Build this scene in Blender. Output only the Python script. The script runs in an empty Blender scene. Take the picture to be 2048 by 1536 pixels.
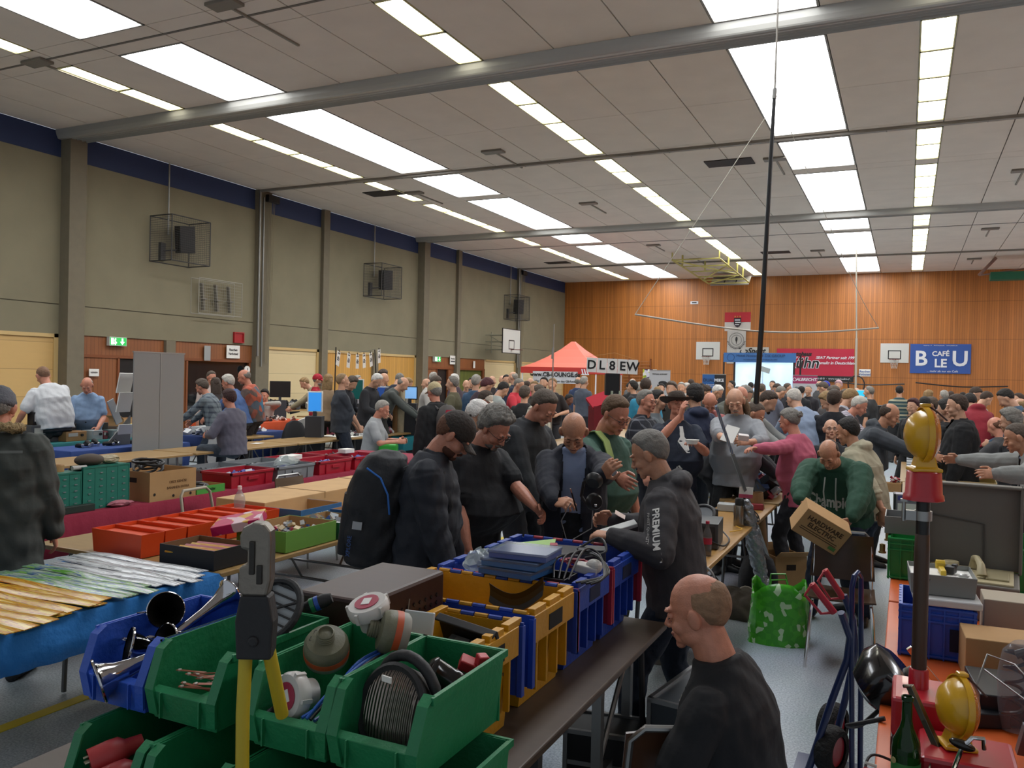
import bpy, bmesh, math, random
import numpy as np
from mathutils import Vector, Matrix, Euler
sc = bpy.context.scene
COL = sc.collection
PI = math.pi
random.seed(7)
# ---------------------------------------------------------------- camera
F_PX, CAM_H = 1660.0, 1.88
CM = np.array([[0.9026886, -0.02405117, 0.42962174], [0.42972217, -0.0010879, -0.90296051], [0.02218464, 0.99971014, 0.00935328]])
CC = np.array([0, 0, CAM_H])
cam = bpy.data.cameras.new('camera'); camo = bpy.data.objects.new('camera', cam); COL.objects.link(camo)
mw = Matrix.Identity(4)
for i in range(3):
 for j in range(3): mw[i][j] = CM[i][j]
mw[0][3], mw[1][3], mw[2][3] = CC
camo.matrix_world = mw
cam.sensor_width = 36.0; cam.lens = 36.0 * F_PX / 2048; cam.clip_start = 0.05; cam.clip_end = 200
sc.camera = camo
# ---------------------------------------------------------------- world, exposure
w = bpy.data.worlds.new('world'); sc.world = w; w.use_nodes = True
w.node_tree.nodes['Background'].inputs[0].default_value = (0.75, 0.82, 0.9, 1)
w.node_tree.nodes['Background'].inputs[1].default_value = 0.22
sc.view_settings.view_transform = 'Standard'; sc.view_settings.look = 'None'
sc.view_settings.exposure = 1.1; sc.view_settings.gamma = 1.0; sc.view_settings.use_curve_mapping = False
sc.cycles.max_bounces = 6; sc.cycles.diffuse_bounces = 3; sc.cycles.glossy_bounces = 3
sc.cycles.transmission_bounces = 5; sc.cycles.transparent_max_bounces = 6
sc.cycles.caustics_reflective = False; sc.cycles.caustics_refractive = False
SKY_E, LAMP_E = 5.2, 3.6     # what the roof lights and the fluorescent panels give off
def ray(px, py):
 return CM @ np.array([px - 1024, 768 - py, -F_PX])
def at_z(px, py, z):
 d = ray(px, py); return Vector(CC + d * (z - CAM_H) / d[2])
def at_d(px, py, zc):
 return Vector(CC + ray(px, py) * zc / F_PX)
def at_x(px, py, x):
 d = ray(px, py); return Vector(CC + d * x / d[0])
def at_y(px, py, y):
 d = ray(px, py); return Vector(CC + d * y / d[1])
# ---------------------------------------------------------------- materials
def srgb(c):
 if isinstance(c, str): c = tuple(int(c[i:i + 2], 16) / 255 for i in (0, 2, 4))
 return tuple((x / 12.92 if x <= .04045 else ((x + .055) / 1.055) ** 2.4) for x in c[:3]) + (1,)
MC = {}
def mat(color, rough=.6, metal=0., bump=0., bscale=40., var=0., vscale=6., trans=0., alpha=1., emit=0., coat=0., sheen=0.):
 key = (color, rough, metal, bump, bscale, var, vscale, trans, alpha, emit, coat, sheen)
 if key in MC: return MC[key]
 m = bpy.data.materials.new('m_' + str(color)); m.use_nodes = True
 nt = m.node_tree; b = nt.nodes['Principled BSDF']; c = srgb(color)
 b.inputs['Base Color'].default_value = c; b.inputs['Roughness'].default_value = rough
 b.inputs['Metallic'].default_value = metal
 if trans: b.inputs['Transmission Weight'].default_value = trans; b.inputs['IOR'].default_value = 1.3
 if alpha < 1: b.inputs['Alpha'].default_value = alpha
 if coat: b.inputs['Coat Weight'].default_value = coat
 if sheen: b.inputs['Sheen Weight'].default_value = sheen
 if emit:
  b.inputs['Emission Color'].default_value = c; b.inputs['Emission Strength'].default_value = emit
 if bump or var:
  tc = nt.nodes.new('ShaderNodeTexCoord')
 if bump:
  n = nt.nodes.new('ShaderNodeTexNoise'); n.inputs['Scale'].default_value = bscale; n.inputs['Detail'].default_value = 3
  bp = nt.nodes.new('ShaderNodeBump'); bp.inputs['Strength'].default_value = min(1, bump); bp.inputs['Distance'].default_value = .02 * max(1, bump)
  nt.links.new(tc.outputs['Object'], n.inputs['Vector']); nt.links.new(n.outputs['Fac'], bp.inputs['Height']); nt.links.new(bp.outputs[0], b.inputs['Normal'])
 if var:
  n = nt.nodes.new('ShaderNodeTexNoise'); n.inputs['Scale'].default_value = vscale; n.inputs['Detail'].default_value = 4
  mx = nt.nodes.new('ShaderNodeMix'); mx.data_type = 'RGBA'
  nt.links.new(tc.outputs['Object'], n.inputs['Vector'])
  rp = nt.nodes.new('ShaderNodeMapRange'); rp.inputs[1].default_value = .3; rp.inputs[2].default_value = .7
  nt.links.new(n.outputs['Fac'], rp.inputs[0]); nt.links.new(rp.outputs[0], mx.inputs['Factor'])
  mx.inputs['A'].default_value = tuple(x * (1 - var) for x in c[:3]) + (1,); mx.inputs['B'].default_value = tuple(min(1, x * (1 + var)) for x in c[:3]) + (1,)
  nt.links.new(mx.outputs['Result'], b.inputs['Base Color'])
 MC[key] = m; return m
def nodes(m):
 nt = m.node_tree; b = nt.nodes['Principled BSDF']
 def N(t, **k):
  n = nt.nodes.new(t)
  for a, v in k.items():
   if a.startswith('_'): setattr(n, a[1:], v)
   else: n.inputs[int(a[1:]) if a[1:].isdigit() else a[1:]].default_value = v
  return n
 return nt, b, N, nt.links.new
def math_(N, L, op, a, b=None):
 n = N('ShaderNodeMath', _operation=op)
 for i, v in enumerate((a, b)):
  if v is None: continue
  if isinstance(v, (int, float)): n.inputs[i].default_value = v
  else: L(v, n.inputs[i])
 return n.outputs[0]
def boards(name, base, width, axis, tint=.25, groove=.05, rough=.45, zcuts=None, dark=.25):
 """upright boards: a tint per board, long grain, dark grooves"""
 m = bpy.data.materials.new(name); m.use_nodes = True
 nt, b, N, L = nodes(m); c = srgb(base)
 tc = N('ShaderNodeTexCoord'); sp = N('ShaderNodeSeparateXYZ'); L(tc.outputs['Object'], sp.inputs[0])
 u = math_(N, L, 'DIVIDE', sp.outputs[axis], width); fr = math_(N, L, 'FRACT', u); fl = math_(N, L, 'FLOOR', u)
 wn = N('ShaderNodeTexWhiteNoise', _noise_dimensions='1D'); L(fl, wn.inputs['W'])
 mp = N('ShaderNodeMapping'); mp.inputs['Scale'].default_value = (8, 8, .7) if axis < 2 else (1, 1, 8)
 L(tc.outputs['Object'], mp.inputs[0])
 gn = N('ShaderNodeTexNoise', iScale=2.2, iDetail=5); L(mp.outputs[0], gn.inputs['Vector'])
 big = N('ShaderNodeTexNoise', iScale=.35, iDetail=2); L(tc.outputs['Object'], big.inputs['Vector'])
 f1 = math_(N, L, 'MULTIPLY', wn.outputs['Value'], .55); f2 = math_(N, L, 'MULTIPLY', gn.outputs['Fac'], .45)
 f = math_(N, L, 'ADD', f1, f2)
 mx = N('ShaderNodeMix', _data_type='RGBA'); L(f, mx.inputs['Factor'])
 mx.inputs['A'].default_value = tuple(x * (1 - tint) for x in c[:3]) + (1,); mx.inputs['B'].default_value = tuple(min(1, x * (1 + tint)) for x in c[:3]) + (1,)
 g = math_(N, L, 'LESS_THAN', fr, groove)
 if zcuts:
  for z in zcuts:
   d = math_(N, L, 'ABSOLUTE', math_(N, L, 'SUBTRACT', sp.outputs[2], z)); g = math_(N, L, 'MAXIMUM', g, math_(N, L, 'MULTIPLY', math_(N, L, 'LESS_THAN', d, .012), .6))
 mg = N('ShaderNodeMix', _data_type='RGBA'); L(g, mg.inputs['Factor']); L(mx.outputs['Result'], mg.inputs['A'])
 mg.inputs['B'].default_value = tuple(x * dark for x in c[:3]) + (1,)
 L(mg.outputs['Result'], b.inputs['Base Color']); b.inputs['Roughness'].default_value = rough
 return m
def plaid(name, base, line, n=9., wid=.22, line2=None):
 m = bpy.data.materials.new(name); m.use_nodes = True
 nt, b, N, L = nodes(m); tc = N('ShaderNodeTexCoord'); sp = N('ShaderNodeSeparateXYZ'); L(tc.outputs['Object'], sp.inputs[0])
 xy = math_(N, L, 'ADD', sp.outputs[0], math_(N, L, 'MULTIPLY', sp.outputs[1], .8))
 a = math_(N, L, 'LESS_THAN', math_(N, L, 'FRACT', math_(N, L, 'MULTIPLY', xy, n)), wid)
 c = math_(N, L, 'LESS_THAN', math_(N, L, 'FRACT', math_(N, L, 'MULTIPLY', sp.outputs[2], n)), wid)
 f = math_(N, L, 'MULTIPLY', math_(N, L, 'ADD', a, c), .5)
 mx = N('ShaderNodeMix', _data_type='RGBA'); L(f, mx.inputs['Factor'])
 mx.inputs['A'].default_value = srgb(base); mx.inputs['B'].default_value = srgb(line)
 L(mx.outputs['Result'], b.inputs['Base Color']); b.inputs['Roughness'].default_value = .85
 return m
def stripes(name, cols, n, axis=2):
 m = bpy.data.materials.new(name); m.use_nodes = True
 nt, b, N, L = nodes(m); tc = N('ShaderNodeTexCoord'); sp = N('ShaderNodeSeparateXYZ'); L(tc.outputs['Object'], sp.inputs[0])
 a = math_(N, L, 'FRACT', math_(N, L, 'MULTIPLY', sp.outputs[axis], n))
 r = N('ShaderNodeValToRGB'); r.color_ramp.interpolation = 'CONSTANT'; L(a, r.inputs[0])
 e = r.color_ramp.elements; e[0].color = srgb(cols[0]); e[0].position = 0; e[1].position = 1 / len(cols); e[1].color = srgb(cols[1])
 for i in range(2, len(cols)): q = e.new(i / len(cols)); q.color = srgb(cols[i])
 L(r.outputs[0], b.inputs['Base Color']); b.inputs['Roughness'].default_value = .85
 return m
def blotch(name, cols, scale=10., rough=.7, stretch=(1, 1, 1), kind='VORONOI'):
 """patches of several colours (printed bags, packets, patterned cloth)"""
 m = bpy.data.materials.new(name); m.use_nodes = True
 nt, b, N, L = nodes(m); tc = N('ShaderNodeTexCoord'); mp = N('ShaderNodeMapping'); mp.inputs['Scale'].default_value = stretch
 L(tc.outputs['Object'], mp.inputs[0])
 if kind == 'VORONOI':
  v = N('ShaderNodeTexVoronoi', iScale=scale); L(mp.outputs[0], v.inputs['Vector'])
  s = N('ShaderNodeSeparateColor'); L(v.outputs['Color'], s.inputs[0]); fac = s.outputs[0]
 else:
  v = N('ShaderNodeTexNoise', iScale=scale, iDetail=3); L(mp.outputs[0], v.inputs['Vector'])
  r0 = N('ShaderNodeMapRange', i1=.35, i2=.65); L(v.outputs['Fac'], r0.inputs[0]); fac = r0.outputs[0]
 r = N('ShaderNodeValToRGB'); r.color_ramp.interpolation = 'CONSTANT'; L(fac, r.inputs[0])
 e = r.color_ramp.elements; e[0].color = srgb(cols[0]); e[0].position = 0; e[1].position = 1 / len(cols); e[1].color = srgb(cols[1])
 for i in range(2, len(cols)): q = e.new(i / len(cols)); q.color = srgb(cols[i])
 L(r.outputs[0], b.inputs['Base Color']); b.inputs['Roughness'].default_value = rough
 return m
def wood(color, rough=.45, scale=3., tint=.18, stretch=(1, 9, 9)):
 key = ('wood', color, rough, scale, tint, stretch)
 if key in MC: return MC[key]
 m = bpy.data.materials.new('wood'); m.use_nodes = True
 nt, b, N, L = nodes(m); c = srgb(color); tc = N('ShaderNodeTexCoord'); mp = N('ShaderNodeMapping'); mp.inputs['Scale'].default_value = stretch
 L(tc.outputs['Object'], mp.inputs[0]); n = N('ShaderNodeTexNoise', iScale=scale, iDetail=6); L(mp.outputs[0], n.inputs['Vector'])
 mx = N('ShaderNodeMix', _data_type='RGBA'); L(n.outputs['Fac'], mx.inputs['Factor'])
 mx.inputs['A'].default_value = tuple(x * (1 - tint) for x in c[:3]) + (1,); mx.inputs['B'].default_value = tuple(min(1, x * (1 + tint)) for x in c[:3]) + (1,)
 L(mx.outputs['Result'], b.inputs['Base Color']); b.inputs['Roughness'].default_value = rough
 MC[key] = m; return m
# ---------------------------------------------------------------- mesh building
def tag(o, label=None, cat=None, group=None, kind=None):
 if label: o['label'] = label
 if cat: o['category'] = cat
 if group: o['group'] = group
 if kind: o['kind'] = kind
 return o
def empty(name, loc=(0, 0, 0), rz=0., label=None, cat=None, group=None, rot=None):
 o = bpy.data.objects.new(name, None); COL.objects.link(o); o.location = loc; o.rotation_euler = rot or (0, 0, rz); o.empty_display_size = .1
 return tag(o, label, cat, group)
def frame_of(d, up=None):
 d = Vector(d).normalized(); u = Vector(up) if up is not None else (Vector((0, 0, 1)) if abs(d.z) < .95 else Vector((0, 1, 0)))
 x = u.cross(d).normalized(); y = d.cross(x).normalized()
 return x, y, d
class MB:
 def __init__(s): s.v = []; s.f = []; s.m = []; s.T = Matrix.Identity(4)
 def add(s, vs, fs, mi=0):
  k = len(s.v); s.v += [tuple(s.T @ Vector(v)) for v in vs]; s.f += [tuple(i + k for i in f) for f in fs]; s.m += [mi] * len(fs); return s
 def box(s, c, d, rot=None, mi=0, taper=1.):
  x, y, z = d[0] / 2, d[1] / 2, d[2] / 2
  vs = [Vector((sx * x * (taper if sz < 0 else 1), sy * y * (taper if sz < 0 else 1), sz * z)) for sz in (-1, 1) for sy in (-1, 1) for sx in (-1, 1)]
  if rot is not None:
   R = rot if isinstance(rot, Matrix) else Euler(rot).to_matrix(); vs = [R.to_3x3() @ v for v in vs]
  c = Vector(c)
  return s.add([c + v for v in vs], [(0, 2, 3, 1), (4, 5, 7, 6), (0, 1, 5, 4), (2, 6, 7, 3), (0, 4, 6, 2), (1, 3, 7, 5)], mi)
 def bb(s, lo, hi, mi=0):
  lo, hi = Vector(lo), Vector(hi); return s.box((lo + hi) / 2, hi - lo, None, mi)
 def tray(s, c, d, t=.012, mi=0, taper=1., floor=True, mi_in=None):
  """open box: c = centre of the foot, d = outer sizes"""
  X, Y, Z = d[0] / 2, d[1] / 2, d[2]; k = taper; c = Vector(c)
  def ring(x, y, z): return [c + Vector(p) for p in ((-x, -y, z), (x, -y, z), (x, y, z), (-x, y, z))]
  vs = ring(X * k, Y * k, 0) + ring(X, Y, Z) + ring(X - t, Y - t, Z) + ring(X * k - t, Y * k - t, t)
  fs = [(0, 3, 2, 1)]
  fi = []
  for i in range(4):
   j = (i + 1) % 4
   fs += [(i, j, 4 + j, 4 + i), (4 + i, 4 + j, 8 + j, 8 + i)]; fi += [(8 + i, 8 + j, 12 + j, 12 + i)]
  fi.append((12, 13, 14, 15))
  s.add(vs, fs, mi); return s.add(vs, fi, mi if mi_in is None else mi_in)
 def loft(s, rings, mi=0, cap=True, closed=True):
  """rings: lists of equal point counts"""
  n = len(rings[0]); vs = [p for r in rings for p in r]; fs = []
  for i in range(len(rings) - 1):
   for j in range(n if closed else n - 1):
    a, b = i * n + j, i * n + (j + 1) % n
    fs.append((a, b, b + n, a + n))
  if cap: fs += [tuple(reversed(range(n))), tuple(range((len(rings) - 1) * n, len(rings) * n))]
  return s.add(vs, fs, mi)
 def cyl(s, p0, p1, r0, r1=None, n=12, mi=0):
  p0, p1 = Vector(p0), Vector(p1); r1 = r0 if r1 is None else r1; x, y, d = frame_of(p1 - p0)
  return s.loft([[p + (x * math.cos(a) + y * math.sin(a)) * r for a in [2 * PI * i / n for i in range(n)]] for p, r in ((p0, r0), (p1, r1))], mi)
 def tube(s, pts, r, n=8, mi=0, closed=False):
  pts = [Vector(p) for p in pts]; rings = []; N_ = len(pts); px = None
  for i, p in enumerate(pts):
   a = pts[(i - 1) % N_] if (i or closed) else p; b = pts[(i + 1) % N_] if (i < N_ - 1 or closed) else p
   d = (b - a).normalized() if (b - a).length > 1e-9 else Vector((0, 0, 1))
   if px is None: x, y, _ = frame_of(d)
   else:
    x = px - d * px.dot(d)
    x = x.normalized() if x.length > 1e-6 else frame_of(d)[0]
    y = d.cross(x)
   px = x; rr = r[i] if isinstance(r, (list, tuple)) else r
   rings.append([p + (x * math.cos(t) + y * math.sin(t)) * rr for t in [2 * PI * k / n for k in range(n)]])
  if closed: rings.append(rings[0]); return s.loft(rings, mi, cap=False)
  return s.loft(rings, mi)
 def lathe(s, prof, c=(0, 0, 0), d=(0, 0, 1), n=24, mi=0, cap=True):
  """prof: (radius, height) pairs along axis d from c"""
  c = Vector(c); x, y, d = frame_of(d)
  return s.loft([[c + d * h + (x * math.cos(a) + y * math.sin(a)) * max(r, 1e-5) for a in [2 * PI * i / n for i in range(n)]] for r, h in prof], mi, cap)
 def ell(s, c, r, R=None, nu=16, nv=10, mi=0):
  c = Vector(c); R = R or Matrix.Identity(3); r = (r, r, r) if isinstance(r, (int, float)) else r
  rings = []
  for i in range(nv + 1):
   th = PI * i / nv; th = min(max(th, .02), PI - .02)
   rings.append([c + R @ Vector((r[0] * math.sin(th) * math.cos(a), r[1] * math.sin(th) * math.sin(a), -r[2] * math.cos(th))) for a in [2 * PI * k / nu for k in range(nu)]])
  return s.loft(rings, mi)
 def quad(s, a, b, c, d, mi=0): return s.add([a, b, c, d], [(0, 1, 2, 3)], mi)
 def sheet(s, fn, nu, nv, t=.003, mi=0):
  """thin sheet with thickness: fn(u,v)->point"""
  P = [[Vector(fn(i / nu, j / nv)) for i in range(nu + 1)] for j in range(nv + 1)]
  nrm = (P[0][-1] - P[0][0]).cross(P[-1][0] - P[0][0]).normalized() * t
  top = [p for r in P for p in r]; k = len(top); vs = top + [p - nrm for p in top]; fs = []
  W = nu + 1
  for j in range(nv):
   for i in range(nu):
    a = j * W + i; fs += [(a, a + 1, a + W + 1, a + W), (k + a, k + a + W, k + a + W + 1, k + a + 1)]
  edge = [i for i in range(W)] + [j * W + nu for j in range(1, nv + 1)] + [nv * W + i for i in range(nu - 1, -1, -1)] + [j * W for j in range(nv - 1, 0, -1)]
  for i in range(len(edge)):
   a, b = edge[i], edge[(i + 1) % len(edge)]; fs.append((b, a, k + a, k + b))
  return s.add(vs, fs, mi)
 def mesh(s, name, mats):
  me = bpy.data.meshes.new(name); me.from_pydata(s.v, [], s.f)
  for m in mats: me.materials.append(m)
  if any(s.m): me.polygons.foreach_set('material_index', s.m)
  me.update(); return me
 def build(s, name, mats, parent=None, smooth=False, bevel=0., loc=None, rot=None, label=None, cat=None, group=None, kind=None, fixn=True):
  if not isinstance(mats, (list, tuple)): mats = [mats]
  me = s.mesh(name, mats)
  if fixn:
   bm = bmesh.new(); bm.from_mesh(me); bmesh.ops.recalc_face_normals(bm, faces=bm.faces); bm.to_mesh(me); bm.free()
  if smooth:
   me.polygons.foreach_set('use_smooth', [True] * len(me.polygons)); me.set_sharp_from_angle(angle=math.radians(38))
  o = bpy.data.objects.new(name, me); COL.objects.link(o)
  if parent: o.parent = parent
  if loc is not None: o.location = loc
  if rot is not None: o.rotation_euler = rot
  if bevel:
   md = o.modifiers.new('bevel', 'BEVEL'); md.width = bevel; md.segments = 2; md.limit_method = 'ANGLE'; md.angle_limit = .7
  return tag(o, label, cat, group, kind)
def relabel(root, o):  return o
def copy_tree(o, parent=None):
 c = o.copy(); COL.objects.link(c)
 if parent: c.parent = parent
 for ch in list(o.children): copy_tree(ch, c)
 return c
def text(s, size, m, parent, loc, rot=(0, 0, 0), bold=0., name='lettering', align='CENTER', sx=1., shear=0., label=None, depth=.0015, M=None):
 cu = bpy.data.curves.new(name, 'FONT'); cu.body = s; cu.size = size; cu.align_x = align; cu.align_y = 'CENTER'; cu.offset = bold; cu.shear = shear; cu.extrude = depth; cu.resolution_u = 3
 t = bpy.data.objects.new(name, cu); COL.objects.link(t); bpy.context.view_layer.update()
 me = bpy.data.meshes.new_from_object(t.evaluated_get(bpy.context.evaluated_depsgraph_get()))
 bpy.data.objects.remove(t); bpy.data.curves.remove(cu)
 me.materials.clear(); me.materials.append(m)
 o = bpy.data.objects.new(name, me); COL.objects.link(o); o.parent = parent
 if M is not None: o.matrix_local = M @ Matrix.Diagonal((sx, 1, 1, 1))
 else: o.location = loc; o.rotation_euler = rot; o.scale = (sx, 1, 1)
 if label: o['label'] = label
 return o
WHITE = mat('e8e6e0', .6); BLACK = mat('141414', .5); DARK = mat('26262a', .5); STEEL = mat('9a9a98', .35, .9); CHROME = mat('d8d8d8', .12, 1.); GREYM = mat('7c7d7d', .5)
CARD = mat('b08a5c', .85, var=.06); CARDL = mat('c49f70', .85, var=.05); PAPER = mat('e6e4de', .8)
TABLEW = wood('a08050', .35);
# ================================================================= the hall
XL, YF, ZC = -17.1, 42.5, 7.1
XR, YB = 9.9, -2.5
def struct(name, mb, mats, **k):
 return mb.build(name, mats, kind='structure', **k)
# floor
mf = bpy.data.materials.new('floor'); mf.use_nodes = True
nt, b, N, L = nodes(mf); tc = N('ShaderNodeTexCoord')
n1 = N('ShaderNodeTexNoise', iScale=90., iDetail=2); n2 = N('ShaderNodeTexNoise', iScale=1.2, iDetail=4); L(tc.outputs['Object'], n1.inputs['Vector']); L(tc.outputs['Object'], n2.inputs['Vector'])
r1 = N('ShaderNodeMapRange', i1=.38, i2=.62); L(n1.outputs['Fac'], r1.inputs[0])
mx = N('ShaderNodeMix', _data_type='RGBA'); L(r1.outputs[0], mx.inputs['Factor']); mx.inputs['A'].default_value = srgb('8d98a2'); mx.inputs['B'].default_value = srgb('b4bfc7')
mx2 = N('ShaderNodeMix', _data_type='RGBA', _blend_type='MULTIPLY', iFactor=.25); L(mx.outputs['Result'], mx2.inputs['A']); L(n2.outputs['Color'], mx2.inputs['B'])
L(mx2.outputs['Result'], b.inputs['Base Color']); b.inputs['Roughness'].default_value = .38
struct('floor', MB().bb((XL - .3, YB, -.1), (XR, YF + .3, 0)), mf)
YEL = mat('c9b52c', .5)
struct('trim_1', MB().bb((-4.22, .5, .0), (-4.14, 41, .004)).bb((-15.5, 1, .0), (-15.42, 40, .004)).bb((-4.2, 13.4, 0), (8, 13.48, .004)).bb((-3.0, 10.0, 0.0), (-2.94, 13.4, .004)), YEL)
# far wall and right wall of upright boards
mw1 = boards('far_boards', 'ac6a2f', .095, 0, .3, .09, .42, zcuts=(4.0, 2.2, 5.7), dark=.35)
struct('wall_far', MB().bb((XL - .3, YF, 0), (XR, YF + .3, ZC + .2)), mw1)
struct('wall_right', MB().bb((XR, YB, 0), (XR + .3, YF + .3, ZC + .2)), boards('right_boards', 'b07236', .095, 1, .3, .09, .42))
# left wall: plastered slabs above, boards below
mpl = mat('817a63', .85, var=.06, vscale=1.3)
o = MB().bb((XL - .3, YB, 2.6), (XL, YF, 3.25)).bb((XL - .3, YB, 3.27), (XL, YF, 6.52)).bb((XL - .3, YB, 3.24), (XL - .015, YF, 3.28), mi=1)
struct('wall_left', o, [mpl, mat('4c473b', .9)])
struct('trim_2', MB().bb((XL - .3, YB, 6.52), (XL - .02, YF, ZC)), mat('26365c', .7))
mlight = boards('light_boards', 'c8a468', .6, 2, .1, .02, .5, dark=.6)
mcream = boards('cream_boards', 'd3bf93', .6, 2, .07, .02, .6, dark=.6)
myel = boards('yellow_boards', 'c69447', .12, 1, .15, .06, .5, dark=.55)
mred = boards('red_boards', '8a5430', .10, 1, .15, .08, .45, dark=.5)
def lowpanel(name, y0, y1, m, z1=2.6, z0=0, off=0.): return struct(name, MB().bb((XL - .2, y0, z0), (XL - .04 + off, y1, z1)), m)
lowpanel('wall_left_low_1', YB, 12.4, mlight)
lowpanel('wall_left_low_2', 12.6, 18.6, mred, z0=2.12)
lowpanel('wall_left_low_3', 12.6, 13.95, mred, 2.12)
lowpanel('wall_left_low_4', 15.3, 16.05, mred, 2.12)
lowpanel('wall_left_low_5', 18.9, 21.5, mcream)
lowpanel('wall_left_low_6', 21.7, 27.4, myel)
lowpanel('wall_left_low_7', 27.7, 33.1, mred, z0=2.12)
lowpanel('wall_left_low_8', 27.7, 28.92, mred, 2.12)
lowpanel('wall_left_low_9', 29.85, 30.5, mred, 2.12)
lowpanel('wall_left_low_10', 33.1, 36.2, mcream)
lowpanel('wall_left_low_11', 36.6, YF, mcream)
lowpanel('wall_left_low_12', 32.9, 33.15, mred, 2.12)
MB().bb((XL - .2, 13.9, 0), (XL - .1, 15.35, 2.13)).build('doorway_shade_1', mat('0c0c0e', .4), kind='structure')  # near-black block: the darkness of the open doorway put into its colour
dg = MB().bb((XL - .12, 16.05, 0), (XL - .10, 18.4, 2.12)).build('door_2', mat('1b1f22', .08, coat=.5), kind='structure')
MB().bb((XL - .2, 28.9, 0), (XL - .1, 29.9, 2.13)).build('doorway_shade_3', mat('0c0c0e', .4), kind='structure')  # no door leaf: black colour stands for the shade inside this opening
MB().bb((XL - .12, 30.5, 0), (XL - .10, 32.95, 2.12)).build('door_4', stripes('green_curtain', ('5d6322', '474e1c', '6d7330'), 9., 1), kind='structure')
# frames at the doors, top trims of the panels
fr = MB()
for y0, y1 in ((12.75, 18.4), (27.75, 33.1)): fr.bb((XL - .04, y0, 2.10), (XL - .01, y1, 2.17))
for y in (13.95, 15.33, 16.05, 18.35, 28.9, 29.85, 30.5, 32.95): fr.bb((XL - .12, y - .03, 0), (XL - .01, y + .03, 2.12))
struct('trim_3', fr, mat('7e4520', .5))
fr = MB()
for y0, y1 in ((YB, 12.36), (19.0, 21.44), (21.75, 27.3), (33.2, 36.3), (36.6, YF)): fr.bb((XL - .04, y0, 2.52), (XL - .0, y1, 2.60)).bb((XL - .04, y1 - .1, 0), (XL, y1, 2.6))
struct('trim_4', fr, mat('c9ab74', .5))
mcol = mat('746c5a', .8, var=.05)
for i, (y0, y1, d) in enumerate(((6.2, 6.5, .12), (12.36, 12.78, .3), (15.3, 15.6, .06), (18.45, 19.0, .12), (21.44, 21.74, .12), (24.4, 24.7, .06), (27.3, 27.7, .3), (30.3, 30.58, .12), (36.3, 36.62, .12))):
 z1 = 2.6 if i in (2, 5) else 7.1
 struct('trim_%d' % (5 + i), MB().bb((XL - .1, y0, 0), (XL + d, y1, z1)), mcol, bevel=.01)
# steel beams under the ceiling
mbeam = mat('a8a69f', .35, .2)
def beam(name, y0, y1, zb):
 pr = [(y0, ZC), (y0 + .03, zb + .06), (y0 + .06, zb)]
 n = 5; wd = (y1 - y0 - .06) / n
 for i in range(n):
  a = y0 + .06 + i * wd; pr += [(a + wd * .15, zb - .02), (a + wd * .75, zb - .02 + .012 * i), (a + wd * .9, zb + .02 + .012 * i)]
 pr += [(y1, zb + .1), (y1, ZC)]
 rings = [[Vector((x, y, z)) for y, z in pr] for x in (XL, XR)]
 return struct(name, MB().loft(rings), mbeam)
beam('trim_14', 12.2, 12.85, 6.93); beam('trim_15', 27.05, 27.6, 6.96)
for i, y in enumerate((18.52, 36.45)):
 m_ = MB().bb((XL, y - .05, ZC - .06), (XR, y + .05, ZC))
 for x in np.arange(XL + .4, XR, .9): m_.cyl((x, y - .06, ZC - .05), (x, y + .06, ZC - .05), .02, n=6)
 struct('trim_%d' % (16 + i), m_, mat('857f76', .5))
for i, y in enumerate((9.35, 30.6)): struct('trim_%d' % (18 + i), MB().bb((XL, y - .02, ZC - .012), (XR, y + .02, ZC + .01)), mat('6c665e', .6))
# ceiling: slabs with dark joints, holes for the lights
xs = [XL, -16.0, -14.8, -13.6, -13.2, -12.05, -10.6, -9.37, -8.13, -6.92, -6.46, -5.2, -3.94, -2.69, -1.22, .05, .53, 1.78, 3.03, 4.28, 5.53, 6.78, 8.25, XR]
ys = [YB, .6, 3.6, 6.6, 9.0, 9.7, 12.2, 12.85, 13.2, 15.75, 18.3, 18.8, 21.35, 21.85, 24.4, 26.95, 27.4, 28.15, 30.2, 30.85, 33.4, 36.0, 36.95, 39.4, 41.8, YF]
sky_x = [(-12.05, -10.6), (-2.69, -1.22), (6.78, 8.25)]; lamp_x = [(-13.6, -13.2), (-6.92, -6.46), (.05, .53)]
sky_y = [(3.6, 9.0), (9.7, 12.2), (13.2, 18.3), (18.8, 21.35), (21.85, 26.95), (28.15, 30.2), (30.85, 36.0), (36.95, 41.8)]
def covered(x, y):
 return any(a < x < b for a, b in sky_x + lamp_x) and any(a < y < b for a, b in sky_y)
cm_ = MB(); g = .011
for i in range(len(xs) - 1):
 for j in range(len(ys) - 1):
  if covered((xs[i] + xs[i + 1]) / 2, (ys[j] + ys[j + 1]) / 2): continue
  cm_.bb((xs[i] + g, ys[j] + g * .6, ZC), (xs[i + 1] - g, ys[j + 1] - g * .6, ZC + .04))
cm_.bb((XL - .3, YB, ZC + .16), (XR + .3, YF + .3, ZC + .2), mi=1)
struct('ceiling', cm_, [mat('ddd2c4', .9, var=.04, vscale=1.5), mat('1c1a18', .9)])
msky = mat('f8fbff', .5, emit=SKY_E); mlamp = mat('fffcea', .5, emit=LAMP_E); mfr = mat('8e8b84', .5); mlf = mat('c8c290', .5)
row = ('left', 'middle', 'right'); k = 0
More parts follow.
